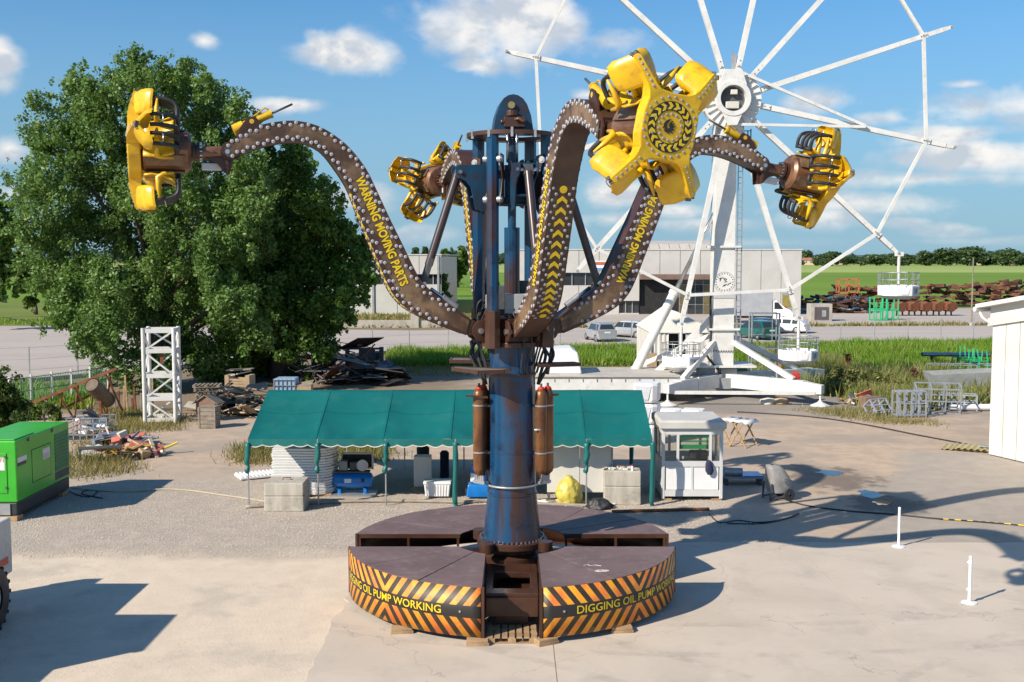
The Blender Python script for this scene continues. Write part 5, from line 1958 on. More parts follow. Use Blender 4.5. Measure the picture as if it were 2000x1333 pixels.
YB_ = paint('yellow_bag', (.60, .50, .10), (.50, .41, .07), 4, .38, bump=.9, bscale=7, c3=(.35, .28, .05), s3=6, amt3=.5)
p = gr(1111, 977)
crumple('rubbish_sack', [(.0, 0), (.27, .0), (.34, .12), (.35, .32), (.31, .52), (.24, .64), (.12, .74), (.10, .80), (.0, .82)], 40, (at(1111, 960, 30.8).x, 30.82, .01), YB_, .16, 3, 'full yellow plastic sack slumped against the white panel wall', 'sack')
p = gr(1172, 996)
crumple('black_sack', [(.0, 0), (.26, .0), (.28, .08), (.22, .2), (.12, .27), (.0, .29)], 30, (p.x, p.y + .15, .01), BLACK, .4, 7, 'crumpled black plastic sack beside the concrete block', 'sack', 1.1, .8)
for (px, py, w_, h_, lab, m) in ((868, 880, .3, 1.4, 'dark blue overalls hanging at the back of the marquee', paint('navy_cloth', (.012, .02, .05), (.02, .03, .07), 4, .9)), (826, 870, .42, .95, 'black jacket hanging at the back of the marquee', BLACK)):
    q = at(px, py, 34.6)
    mb = MB()
    rows = []
    for z, f, dy in ((0, .5, 0), (-.08, 1, .03), (-.4 * h_, .95, .06), (-.8 * h_, 1.05, .05), (-h_, .9, .03)):
        rows.append([Vector((f * w_ / 2 * math.sin(t_), -dy * 2 * math.cos(t_) + .02 * math.sin(4 * t_), z)) for t_ in [2 * PI * k / 14 for k in range(15)]])
    mb.grid(rows)
    o = mb.build('hanging_clothes', m, smooth=True)
    o.location = q
    tag(o, lab, 'clothing')

# rusty pipe, hose along the tent, planks
a_, b_ = gr(1195, 1003), gr(1385, 998)
tag(MB().cyl(a_ + Vector((0, 0, .05)), b_ + Vector((0, 0, .05)), .045, 8).build('rusty_pipe', RUST, auto=35), 'long rusty pipe lying behind the striped deck', 'pipe')
pts = catmull([gr(480, 994), gr(620, 985), gr(760, 982), gr(905, 984), gr(960, 982), gr(1060, 988), gr(1170, 992)], 8)
tag(MB().tube([p + Vector((0, 0, .05)) for p in pts], .05, 8).build('plastic_duct', paint('duct', (.34, .29, .24), (.26, .22, .18), 3, .7), smooth=True), 'brown plastic duct running along the front of the marquee', 'duct')
pts = catmull([gr(140, 955), gr(230, 962), gr(340, 958), gr(440, 970), gr(520, 982)], 8)
tag(MB().tube([p + Vector((0, 0, .03)) for p in pts], .03, 6).build('pale_hose', paint('hose_cream', (.45, .38, .28), (.38, .32, .24), 3, .7), smooth=True), 'pale hose from the green generator across the gravel', 'hose')
random.seed(21)
lit = thing('loose_litter', 'scraps of wood and plastic strewn before the white panel wall', 'litter', gr(1110, 985))
for k in range(34):
    q = gr(random.uniform(1050, 1190), random.uniform(976, 994))
    MB().box(q + Vector((0, 0, .03)), (random.uniform(.1, .55), random.uniform(.03, .09), .03), random.uniform(-.6, .6), ).build('scrap', random.choice([GREYWOOD, WHITE2, STEEL, WOOD]), lit, world=True)

# ---------------- booth
bx0, bx1, by = gr(1292, 974).x, gr(1404, 974).x, gr(1340, 978).y
bh = at(1340, 838, by).z
bt = thing('ticket_booth', 'white control booth with wide windows and a green framed screen inside', 'booth', ((bx0 + bx1) / 2, by + .85, 0))
wd = bx1 - bx0
hw, hd = wd / 2, .85
FRM = paint('booth_frame', (.62, .62, .61), (.56, .56, .55), 2, .4)
zs = .13
mid_z, win_z = zs + .92, bh - .16
# frame members
for sx in (-1, 1):
    for sy in (-1, 1):
        MB().bb(sx * hw - .045, sx * hw + .045, sy * hd - .045, sy * hd + .045, .06, bh).build('corner_post', FRM, bt, bevel=.008)
for z0, z1 in ((zs, zs + .18), (mid_z - .06, mid_z + .10), (win_z, bh)):
    for sy in (-1, 1):
        MB().bb(-hw + .046, hw - .046, sy * hd - .038, sy * hd + .038, z0, z1).build('rail', FRM, bt)
    for sx in (-1, 1):
        MB().bb(sx * hw - .038, sx * hw + .038, -hd + .046, hd - .046, z0, z1).build('rail', FRM, bt)
for k in range(2):
    xa = -hw + .05 + (wd - .1) * k / 2
    xb = xa + (wd - .1) / 2
    MB().bb(xa + .03, xb - .03, -hd - .012, -hd + .02, zs + .19, mid_z - .07).build('lower_panel', WHITE2, bt)
    MB().bb(xa + .03, xb - .03, hd - .02, hd + .012, zs + .19, mid_z - .07).build('lower_panel', WHITE2, bt)
MB().bb(-.03, .03, -hd - .03, -hd + .03, zs + .18, mid_z - .06).build('mullion', FRM, bt)
for sx in (-1, 1):
    MB().bb(sx * hw - .012, sx * hw + .012, -hd + .06, hd - .06, zs + .19, mid_z - .07).build('side_panel', WHITE2, bt)
    MB().bb(sx * hw - .006, sx * hw + .006, -hd + .05, hd - .05, mid_z + .10, win_z).build('window_pane', GLASSC, bt)
    MB().bb(sx * hw - .03, sx * hw + .03, -.03, .03, mid_z + .1, win_z).build('mullion', FRM, bt)
for x in (-hw * .50, hw * .62):
    for sy in (-1, 1):
        MB().bb(x - .035, x + .035, sy * hd - .036, sy * hd + .036, mid_z + .10, win_z).build('mullion', FRM, bt)
for sy in (-1, 1):
    for xa, xb in ((-hw + .045, -hw * .5 - .036), (-hw * .5 + .036, hw * .62 - .036), (hw * .62 + .036, hw - .045)):
        MB().bb(xa, xb, sy * hd - .006, sy * hd + .006, mid_z + .10, win_z).build('window_pane', GLASSC, bt)
mb = MB()
rows = [[Vector((x * e, y * e, z)) for x, y in ((-hw - .12, -hd - .14), (hw + .12, -hd - .14), (hw + .12, hd + .14), (-hw - .12, hd + .14), (-hw - .12, -hd - .14))] for z, e in ((bh + .001, .96), (bh + .03, 1.0), (bh + .20, 1.0), (bh + .25, .93))]
mb.grid(rows)
mb.add(rows[-1][:4], [(0, 1, 2, 3)])
mb.add(rows[0][:4], [(0, 1, 2, 3)])
mb.build('roof', paint('booth_roof', (.56, .54, .49), (.50, .48, .44), 1.5, .5), bt)
MB().bb(-hw + .05, hw - .05, -hd + .05, hd - .05, zs, zs + .04).build('floor', GREYP, bt)
MB().bb(-.32, .50, -.35, -.15, zs + .9, zs + .96).build('desk', DGREY, bt)
MB().box((.28, -.2, zs + 1.1), (.5, .2, .24)).build('console', DGREY, bt, bevel=.02)
MB().box((-.1, 0, zs + .6), (.4, .4, .6)).build('chair', DGREY, bt, bevel=.04)
mb = MB()
xa, xb, za, zb = -hw * .5 + .05, hw * .62 - .05, mid_z + .14, win_z - .04
for q in ((xa, xb, zb - .07, zb), (xa, xa + .05, za + .3, zb - .071), (xb - .05, xb, za + .3, zb - .071), (xa, xb, za + .5, za + .54), (xa, xb, za + .3, za + .42)):
    mb.bb(q[0], q[1], -hd + .06, -hd + .10, q[2], q[3])
mb.build('green_frame', paint('frame_green', (.02, .42, .12), (.02, .36, .10), 2, .4), bt)
for x in (-hw + .12, hw - .12):
    MB().bb(x - .14, x + .14, -hd - .02, -hd + .16, 0, .058).build('foot_block', WOOD, bt)
cl = MB()
rows = []
for z, f in ((0, .5), (-.1, .9), (-.3, 1.1), (-.42, .6)):
    rows.append([Vector((f * .11 * math.cos(t_) + .1 * -z, f * .05 * math.sin(t_), z)) for t_ in [2 * PI * k / 10 for k in range(11)]])
cl.grid(rows)
o = cl.build('dark_cloth', paint('navy_rag', (.02, .025, .06), (.03, .035, .08), 5, .9), smooth=True)
o.location = bt.matrix_basis @ Vector((hw - .38, -hd - .10, mid_z + .14))
tag(o, 'dark blue rag hanging from the booth window ledge', 'rag')

# ---------------- folding trestles with white cloth
for i, (px, py, lab) in enumerate(((1424, 868, 'white topped folding trestle next to the booth, left of two'), (1452, 872, 'white topped folding trestle, right of two, further from the booth'))):
    p = gr(px, py)
    o = thing('folding_trestle', lab, 'trestle', p, R(-42), 'folding trestles')
    for y in (-.42, .42):
        for s in (-1, 1):
            MB().bar((s * .34, y + s * .02, 0), (-s * .22, y + s * .02, .98), .035, .05).build('leg', WOOD, o)
    mb = MB()
    mb.grid([[Vector((-.30, y, .92)) for y in (-.5, 0, .5)], [Vector((-.16, y, .985)) for y in (-.5, 0, .5)], [Vector((.0, y, .96)) for y in (-.5, 0, .5)], [Vector((.22, y, 1.0)) for y in (-.5, 0, .5)], [Vector((.36, y, .90)) for y in (-.5, 0, .5)]])
    mb.build('cloth_top', WHITE2, o, smooth=True).modifiers.new('t', 'SOLIDIFY').thickness = .02

# ---------------- covered machine on wheels
p = gr(1521, 978)
cm = thing('covered_machine', 'small wheeled machine under a grey cover beside the damp patch', 'machine', (p.x, p.y + .2, 0), R(14))
mb = MB()
rows = []
for z, sx, sy, ox in ((.22, .30, .26, .05), (.45, .33, .30, .03), (.70, .30, .28, -.02), (.90, .24, .24, -.10), (1.0, .18, .18, -.16), (1.02, .05, .05, -.18)):
    rows.append([Vector((ox + sx * math.copysign(abs(math.cos(t_)) ** .6, math.cos(t_)) * (1 + .10 * mnoise.noise(Vector((math.cos(t_) * 3, math.sin(t_) * 3, z * 4)))), sy * math.copysign(abs(math.sin(t_)) ** .6, math.sin(t_)) * (1 + .10 * mnoise.noise(Vector((math.cos(t_) * 3, math.sin(t_) * 3, z * 4 + 5)))), z)) for t_ in [2 * PI * k / 26 for k in range(27)]])
mb.grid(rows)
mb.build('cover', paint('grey_tarp', (.30, .29, .27), (.23, .22, .21), 4, .6, bump=.6, bscale=6), cm, smooth=True)
mb = MB()
for y in (-.24, .24):
    mb.bar((-.34, y, 0), (-.30, y, .5), .04)
    mb.bar((-.34, y, .06), (.25, y, .14), .04)
mb.build('frame', DGREY, cm)
for y in (-.30, .26):
    MB().lathe([(.05, 0), (.16, .0), (.17, .02), (.17, .05), (.16, .07), (.05, .07)], 18, (.24, y, .17), axis='Y').build('wheel', BLACK, cm, auto=35)
MB().tube([Vector((.06, -.315, .62)), Vector((.26, -.31, .66)), Vector((.10, -.318, .50))], .008, 4, closed=True).build('warning_triangle', BLACKP, cm)
# low grey-blue trough left of it
p = gr(1440, 945)
bx = thing('blue_tarp_heap', 'low bench with a blue sheet between booth and covered machine', 'bench', p)
MB().bb(-.45, .75, -.35, .45, .22, .28).build('bench_top', GREYP, bx)
MB().bb(.02, .72, -.36, .40, .285, .31).build('blue_sheet', BLUE, bx)
MB().cyl((-.45, -.2, .42), (.1, -.2, .40), .13, 12).build('grey_roll', STEEL, bx, auto=35)
for x in (-.38, .68):
    MB().bb(x - .04, x + .04, -.3, .3, 0, .22).build('leg', DGREY, bx)

# ---------------- barrier posts
for px, py, lab in ((1755, 1069, 'slim white barrier post on the concrete, further from the camera'), (1893, 1179, 'slim white barrier post with collars, nearer the camera')):
    p = gr(px, py)
    o = thing('barrier_post', lab, 'barrier post', (p.x, p.y, .012), 0, 'white barrier posts')
    MB().cyl((0, 0, .01), (0, 0, .95), .032, 14).build('tube', WHITE2, o, auto=35)
    MB().lathe([(0, .0), (.155, .0), (.155, .018), (.05, .035), (.04, .05), (0, .05)], 24).build('base', WHITE2, o, auto=35)
    MB().lathe([(0, .97), (.02, .97), (.034, .95), (.034, .93)], 14).build('cap', WHITE2, o, smooth=True)
    if py > 1100:
        for z in (.28, .84):
            MB().lathe([(.03, z - .03), (.045, z - .03), (.045, z + .03), (.03, z + .03)], 14).build('collar', WHITE2, o, auto=35)
            MB().bb(-.065, .065, -.015, .015, z - .015, z + .015).build('hook', WHITE2, o)
        MB().tube([(-.1, -.1, .012), (-.2, -.12, .012), (-.25, -.16, .012)], .008, 5).build('chain_end', WHITE2, o)

# ---------------- cables on the ground
CAB = BLACK
for nm, lab, ctrl, r in (('power_cable', 'black cable trailing from the covered machine over the concrete', [(1535, 978), (1580, 990), (1660, 1000), (1740, 1006), (1830, 1015), (1900, 1020), (2020, 1030)], .022),
                         ('power_cable', 'black cable looped on the gravel in the ride shadow', [(1385, 1005), (1405, 1022), (1440, 1018), (1480, 1022), (1530, 1016), (1560, 1004), (1545, 1012), (1490, 1024), (1420, 1024)], .018),
                         ('power_cable', 'long black cable from the wheel foot across the dirt to the shed', [(1440, 806), (1540, 812), (1620, 820), (1700, 833), (1790, 851), (1870, 866), (1925, 877)], .03),
                         ('power_cable', 'thin dark cable beside the green generator', [(135, 960), (150, 968), (175, 972), (190, 962), (175, 958), (160, 966), (200, 975)], .02)):
    pts = catmull([gr(*c) for c in ctrl], 8)
    tag(MB().tube([p + Vector((0, 0, r)) for p in pts], r, 5).build(nm, CAB, smooth=True), lab, 'cable')
pts = catmull([gr(*c) for c in ((1835, 1016), (1900, 1020), (1950, 1024), (2020, 1031))], 6)
o = thing('warning_chain', 'yellow and black plastic chain lying at the right edge', 'chain', pts[0])
for i, p in enumerate(pts[:-1]):
    MB().cyl(p + Vector((0, 0, .03)), pts[i + 1] + Vector((0, 0, .03)), .016, 6).build('link', YELLOWP if i % 2 else BLACKP, o, world=True)

# ---------------- generator
gx, gy0, gy1 = -13.12, 28.8, 32.3
gh = at(35, 862, gy0).z
gw = 1.45
gen = thing('generator', 'bright green diesel generator cabinet on a dark skid', 'generator', (gx - gw / 2, (gy0 + gy1) / 2, 0))
zb_ = at(35, 982, gy0).z
zs_ = at(35, 1018, gy0).z
mb = MB()
mb.bb(gx - gw, gx, gy0, gy1, zb_, gh)
body = mb.build('cabinet', GREEN, gen, world=True, bevel=.03)
MB().bb(gx - gw + .08, gx - .08, gy0 + .1, gy0 + 1.3, gh + .001, gh + .03).build('roof_panel', GREEN, body, world=True, bevel=.01)
MB().bb(gx - gw + .03, gx - .02, gy0 + .02, gy1 - .02, .14, zb_ - .01).build('skid', paint('skid_navy', (.015, .022, .03), (.025, .03, .035), 2, .5), gen, world=True, bevel=.03)
MB().bb(gx - gw + .02, gx - .2, gy0 - .01, gy0 + .012, .16, zb_ - .04).build('skid_front', GREYP, gen, world=True)
MB().bb(gx - .004, gx + .008, gy0 + .95, gy0 + 2.15, zb_ + .35, gh - .42).build('side_door', GREEN, body, world=True, bevel=.006)
fr = MB()
for (a_, b_, c_, d_) in ((.93, .95, .33, -.40), (2.15, 2.17, .33, -.40)):
    fr.bb(gx - .004, gx + .004, gy0 + a_, gy0 + b_, zb_ + c_, gh + d_)
fr.bb(gx - .004, gx + .004, gy0 + .93, gy0 + 2.17, zb_ + .33, zb_ + .345)
fr.bb(gx - .004, gx + .004, gy0 + .93, gy0 + 2.17, gh - .415, gh - .40)
fr.build('door_seam', DARK, body, world=True)
MB().bb(gx - .05, gx + .006, gy0 + 2.45, gy1 - .10, zb_ + .35, gh - .22).build('louvre_recess', paint('louvre_green', (.01, .20, .06), (.01, .16, .05), 2, .5), body, world=True)
for k in range(9):
    z = zb_ + .42 + k * .105
    MB().bb(gx + .004, gx + .016, gy0 + 2.47, gy1 - .12, z, z + .03).build('louvre', paint('louvre_green', (.01, .20, .06)), body, world=True)
MB().bb(gx + .004, gx + .012, gy0 + 2.45, gy1 - .12, zb_ + .10, zb_ + .32).build('vent_grille', DGREY, body, world=True)
STK = paint('sticker', (.70, .68, .66), (.64, .62, .60), 3, .5)
REDT = paint('sticker_red', (.60, .05, .04), (.5, .05, .04), 3, .5)
s1 = MB().bb(gx + .009, gx + .013, gy0 + 1.62, gy0 + 2.10, gh - .80, gh - .50).build('sticker', STK, body, world=True)
pass
for k in range(4):
    MB().bb(gx + .014, gx + .015, gy0 + 1.66, gy0 + 2.05 - .05 * (k % 2), gh - .66 - .035 * k, gh - .65 - .035 * k).build('sticker_line', REDT, body, world=True)
MB().bb(gx + .002, gx + .006, gy0 + .08, gy0 + .62, gh - .60, gh - .47).build('sticker', STK, body, world=True)
MB().bb(gx + .002, gx + .006, gy0 + .06, gy0 + .58, gh - .70, gh - .61).build('dark_plate', DGREY, body, world=True)
MB().bb(gx - gw + .30, gx - .25, gy0 - .02, gy0 - .004, zb_ + .25, gh - .32).build('front_door', GREEN, body, world=True, bevel=.008)
MB().bb(gx - gw + .35, gx - .30, gy0 - .024, gy0 - .020, gh - .78, gh - .44).build('sticker', STK, body, world=True)
flat_text('ETTI', REDT, body, gen.matrix_basis.inverted() @ Vector((gx - .62, gy0 - .028, gh - .56)), (1, 0, 0), (0, 0, 1), .30, .10)
for z in (zb_ + .4, gh - .42):
    MB().box((gx - .28, gy0 - .03, z), (.05, .02, .05)).build('hinge', DGREY, body, world=True)
for y in (gy0 + .75, gy0 + 2.3):
    MB().box((gx + .012, y, gh - .05), (.03, .06, .16)).build('lifting_lug', DGREY, body, world=True)
for i, (xa, ya) in enumerate(((gx - .35, gy0 + .0), (gx - .35, gy1 - .5), (gx - gw + .3, gy0 + .0))):
    tag(MB().bb(xa - .35, xa + .35, ya - .06, ya + .30, 0, .13).build('timber_bearer', WOOD, bevel=.008), ['pale timber bearer under the near corner of the green generator', 'timber bearer under the far end of the green generator', 'timber bearer under the hidden corner of the green generator'][i], 'timber')

# ---------------- site vehicle at the left edge
veh = thing('site_vehicle', 'white and red site loader cut off by the left edge', 'vehicle', (-11.3, 18.7, 0))
VX = -9.93
mb = MB()
mb.bb(VX - 2.0, VX, 15.8, 21.5, .75, 1.86)
vb = mb.build('engine_cover', paint('dusty_white', (.60, .57, .52), (.50, .47, .42), 2, .6, c3=(.3, .26, .2), s3=5, amt3=.5), veh, world=True, bevel=.04)
MB().bb(VX + .002, VX + .008, 16, 21.3, .98, 1.12).build('red_stripe', RED, vb, world=True)
MB().bb(VX - 2.0 + .2, VX - .02, 21.502, 21.508, .98, 1.12).build('red_stripe', RED, vb, world=True)
MB().bb(VX + .002, VX + .010, 18.6, 20.6, 1.18, 1.60).build('grille', DARK, vb, world=True)
MB().bb(VX - 2.1, VX + .15, 15.5, 20.8, .50, .74).build('chassis', DGREY, veh, world=True)
for (x, y) in ((VX + .12, 20.05), (VX + .12, 16.6), (VX - 2.2, 20.05), (VX - 2.2, 16.6)):
    wl_ = MB()
    wl_.lathe([(.30, -.20), (.50, -.22), (.60, -.19), (.62, -.10), (.62, .10), (.60, .19), (.50, .22), (.30, .20)], 30, (x, y, .62), axis='X')
    ty = wl_.build('tyre', BLACK, veh, world=True, auto=40)
    for k in range(20):
        a = 2 * PI * k / 20
        MB().box((x, y + .62 * math.cos(a), .62 + .62 * math.sin(a)), (.40, .06, .06), M=Matrix.Rotation(a, 3, 'X')).build('lug', BLACK, ty, world=True)
    MB().lathe([(0, .08), (.1, .1), (.22, .02), (.31, .16)], 20, (x, y, .62), axis='X').build('rim', STEEL, ty, world=True, smooth=True)
mb = MB()
for (x, y) in ((-12.0, 16.2), (-10.5, 16.2), (-12.0, 18.0), (-10.5, 18.0)):
    mb.bar((x, y, 1.8), (x, y, 3.2), .12)
mb.bb(-12.1, -10.4, 16.1, 18.1, 3.2, 3.3)
mb.build('cab_frame', DGREY, veh, world=True)
MB().bb(-11.95, -10.55, 16.25, 17.95, 1.9, 3.15).build('cab_glass', GLASSD, veh, world=True)
MB().bar((-12.4, 15.5, 2.2), (-12.9, 20.6, 3.0), .4, .5).build('boom', vb.data.materials[0], veh, world=True)

# ---------------- lattice tower section
tx, ty_ = -14.9, 46.6
th_ = at(300, 640, 46.4).z
tt = thing('lattice_tower', 'short white lattice mast section standing before the tree', 'lattice mast', (tx, ty_, 0), R(8))
s_ = .62
for x in (-s_, s_):
    for y in (-s_, s_):
        MB().cyl((x, y, 0), (x, y, th_), .085, 12).build('leg', WHITE, tt, auto=35)
levels = [.15, th_ * .26, th_ * .50, th_ * .76, th_ - .12]
sides = [((-s_, -s_), (s_, -s_)), ((s_, -s_), (s_, s_)), ((s_, s_), (-s_, s_)), ((-s_, s_), (-s_, -s_))]
for (a_, b_) in sides:
    for i, z in enumerate(levels):
        MB().bar((a_[0], a_[1], z), (b_[0], b_[1], z), .08, .17).build('cross_bar', WHITE, tt)
        if i < 4:
            p_, q_ = (a_, b_) if i % 2 else (b_, a_)
            MB().bar((p_[0], p_[1], z), (q_[0], q_[1], levels[i + 1]), .07, .07).build('diagonal', WHITE, tt)
MB().bb(-s_, s_, -s_, s_, .02, .06).build('foot_plate', WHITE, tt)
MB().bar((.1, -.5, th_ * .62), (.1, -.5, th_ * .76), .14, .05).build('rust_arrow', RUST, tt)


# ---------------- scrap
def pile(name, label, cat, cx, cy, rx, ry, hgt, n, mats, seed, lmin=.4, lmax=1.6, sheet_p=.3, tube_p=.25):
    random.seed(seed)
    o = thing(name, label, cat, (cx, cy, 0))
    for k in range(n):
        u = math.sqrt(random.random())
        a = random.uniform(0, 2 * PI)
        x, y = rx * u * math.cos(a), ry * u * math.sin(a)
        z = random.random() ** 1.3 * hgt * (1 - u) ** .85 + .03
        L_ = random.uniform(lmin, lmax)
        M = Matrix.Rotation(random.uniform(0, PI), 3, 'Z') @ Matrix.Rotation(random.gauss(0, .28), 3, 'Y') @ Matrix.Rotation(random.gauss(0, .4), 3, 'X')
        r = random.random()
        m = random.choice(mats)
        if r < sheet_p:
            MB().box((x, y, z + .1), (L_, L_ * random.uniform(.4, .8), random.uniform(.02, .05)), M=M).build('sheet', m, o)
        elif r < sheet_p + tube_p:
            d = M @ Vector((L_ * .6, 0, 0))
            c = Vector((x, y, z + .1))
            MB().cyl(c - d, c + d, random.uniform(.02, .05), 6).build('tube', m, o)
        elif r < sheet_p + tube_p + .12:
            q = random.uniform(.15, .4)
            MB().box((x, y, z + .12), (q, q * .8, q * .7), M=M).build('box', m, o, bevel=.01)
        else:
            MB().box((x, y, z + .1), (L_, random.uniform(.08, .14), random.uniform(.025, .06)), M=M).build('board', m, o)
    return o


FADEDY = paint('faded_yellow', (.62, .50, .06), (.5, .4, .06), 3, .6)
PINK = paint('faded_red', (.50, .14, .09), (.4, .1, .07), 3, .7)
FOAM = paint('old_foam', (.60, .55, .46), (.48, .43, .35), 4, .8)
BLUEGREY = paint('blue_grey', (.16, .20, .25), (.11, .14, .18), 3, .6)
TAN = paint('tan_card', (.42, .30, .18), (.35, .25, .15), 3, .8)
p = gr(247, 895)
pile('board_pile', 'flat pile of yellow and pale boards right of the generator', 'scrap pile', p.x, p.y + .4, 1.2, .6, .42, 34, [FADEDY, FOAM, WOOD, TAN, FOAM, PINK, FADEDY, GREYWOOD], 11, .6, 1.5, .15, .1)
p = gr(195, 880)
pile('junk_pile', 'dark junk and rags leaning by the wire crate', 'scrap pile', p.x + .5, p.y + 1.0, 1.1, .8, .9, 26, [BLUEGREY, DGREY, FOAM, PINK, STEEL], 12, .4, 1.2, .4, .2)
mb = gr(212, 905)
tb = thing('low_table', 'low dark steel table frame in the dry grass', 'table', (mb.x - .3, mb.y + .1, 0), R(20))
MB().bb(-.7, .7, -.25, .25, .5, .54).build('top', DGREY, tb)
for x in (-.65, .65):
    for y in (-.2, .2):
        MB().bar((x, y, 0), (x, y, .5), .05).build('leg', DGREY, tb)
p = gr(170, 868)
wc = thing('wire_crate', 'galvanised wire crate full of rubbish behind the generator', 'crate', (p.x, p.y + .5, 0))
for y in (-.5, .5):
    for k in range(7):
        MB().bar((-.75 + .25 * k, y, .12), (-.75 + .25 * k, y, 1.0), .03).build('wire', STEEL, wc)
    for k in range(5):
        MB().bar((-.75, y, .14 + .21 * k), (.75, y, .14 + .21 * k), .03).build('wire', STEEL, wc)
for x in (-.75, .75):
    for k in range(5):
        MB().bar((x, -.5, .14 + .21 * k), (x, .5, .14 + .21 * k), .03).build('wire', STEEL, wc)
random.seed(3)
for k in range(14):
    MB().box((random.uniform(-.5, .5), random.uniform(-.3, .3), random.uniform(.3, 1.15)), (random.uniform(.2, .6), .3, .1), M=Matrix.Rotation(random.uniform(0, 3), 3, 'Z') @ Matrix.Rotation(random.gauss(0, .5), 3, 'Y')).build('rubbish', random.choice([PINK, FOAM, WHITE2, DGREY, BLUEGREY]), wc)
# pallets and boxes beside the lattice mast
p = gr(390, 815)
for k in range(7):
    pallet((p.x - .2 + .08 * math.sin(k * 2), p.y + 2.2, .18 * k), R(10 + 6 * math.sin(k * 3)), ['lowest', 'second', 'third', 'fourth', 'fifth', 'sixth', 'topmost'][k] + ' pallet of the leaning stack beside the white lattice mast', GREYWOOD, group='pallet stack by the lattice mast')
p = gr(440, 818)
pile('timber_pile', 'heap of broken timber and boards left of the marquee', 'scrap pile', p.x + .3, p.y + 1.6, 2.0, 1.1, 1.9, 90, [GREYWOOD, WOOD, TAN, DGREY, FOAM, GREYWOOD, BLUEGREY], 14, .5, 1.7, .3, .1)
p = gr(405, 838)
cr = thing('wooden_crate', 'upright grey wooden crate in front of the timber heap', 'crate', (p.x, p.y + .35, 0), R(-6))
for k in range(5):
    z = .02 + k * .17
    for y in (-.30, .30):
        MB().bb(-.34, .34, y - .012, y + .012, z, z + .155).build('plank', GREYWOOD, cr)
    for x in (-.34, .34):
        MB().bb(x - .012, x + .012, -.285, .285, z, z + .155).build('plank', GREYWOOD, cr)
MB().bb(-.35, .35, -.31, .31, .87, .89).build('lid', GREYWOOD, cr)
for x in (-.33, .33):
    MB().bb(x - .04, x + .04, -.335, -.313, 0, .87).build('batten', GREYWOOD, cr)
p = gr(395, 828)
dh = thing('dog_kennel', 'small reddish kennel with a pitched roof behind the crate', 'kennel', (p.x, p.y + 1.0, .30), R(-8))
dh.matrix_basis = dh.matrix_basis @ Matrix.Scale(.78, 4)
REDW = paint('red_stain_timber', (.25, .14, .10), (.19, .10, .07), 3, .8, c3=(.3, .24, .19), s3=6, amt3=.5)
MB().bb(-.55, .55, -.4, .4, .0, .62).build('body', REDW, dh)
mb = MB()
N = Matrix(((1, 0, 0, 0), (0, 0, 1, -.40), (0, 1, 0, 0), (0, 0, 0, 1)))
mb.prism([(-.54, .621), (.54, .621), (0, .98)], 0, .8, N)
mb.build('gable', REDW, dh)
for s in (-1, 1):
    MB().add([(s * .70, -.5, .56), (0, -.5, 1.03), (0, .5, 1.03), (s * .70, .5, .56)], [(0, 1, 2, 3)]).build('roof_slope', GREYWOOD, dh).modifiers.new('t', 'SOLIDIFY').thickness = .04
MB().bb(-.25, .25, -.406, -.40, .0, .42).build('doorway', DARK, dh)
p = gr(455, 800)
cx_ = thing('cardboard_crate', 'tan open crate resting on the timber heap', 'crate', (p.x + .1, p.y + 1.0, .95), R(-8))
for k in range(3):
    MB().bb(-.5, .5, -.34, -.32, .02 + .13 * k, .13 + .13 * k).build('slat', TAN, cx_)
    MB().bb(-.5, .5, .32, .34, .02 + .13 * k, .13 + .13 * k).build('slat', TAN, cx_)
for x in (-.5, .5):
    MB().bb(x - .1, x + .1, -.37, .37, .0, .55).build('end_board', TAN, cx_)
# fence stakes before the tree
random.seed(6)
for k in range(9):
    q = gr(222 + k * 9 + random.uniform(-5, 5), 808 - random.uniform(0, 12))
    o = MB().bar((q.x, q.y, 0), (q.x + random.gauss(0, .05), q.y, random.choice([.5, .7, .9, 1.2, 1.7])), .08).build('timber_stake', random.choice([GREYWOOD, RUST, WOOD]))
    tag(o, ['leftmost', 'second', 'third', 'fourth', 'fifth', 'sixth', 'seventh', 'eighth', 'rightmost'][k] + ' weathered stake from the left in the row before the big tree', 'stake', 'stakes left of the lattice mast')
# rusty boom and drum
rb = thing('rusty_boom', 'rusty lattice conveyor boom lying aslant by the green fence', 'boom', gr(130, 800))
A0, A1, B0, B1 = at(45, 795, 47), at(228, 720, 47), at(110, 772, 47.3), at(205, 758, 47.3)
MB().bar(A0, A1, .12).build('chord', RUST, rb, world=True)
MB().bar(A0 + Vector((1.6, .6, -.1)), B1, .09).build('chord', RUST, rb, world=True)
for k in range(5):
    f = .2 + .17 * k
    MB().bar(A0.lerp(A1, f), A0.lerp(A1, f + .08) + Vector((.25, .3, -1.2 - .15 * k)), .08).build('web', RUST, rb, world=True)
    MB().bar(A0.lerp(A1, f + .05), A0.lerp(A1, f - .08) + Vector((.2, .3, -1.1 - .15 * k)), .06).build('web', RUST, rb, world=True)
q = at(195, 765, 46.8)
MB().cyl(q + Vector((-.15, -.5, .35)), q + Vector((.15, .6, -.5)), .32, 18, caps=False).cyl(q + Vector((-.15, -.49, .34)), q + Vector((.1, .4, -.35)), .29, 18).build('drum', paint('drum_rust', (.17, .12, .07), (.1, .07, .05), 3, .7), rb, world=True, auto=35)
MB().bar(q + Vector((0, 0, -.3)), q + Vector((0, .1, -1.9)), .12).build('prop', RUST, rb, world=True)
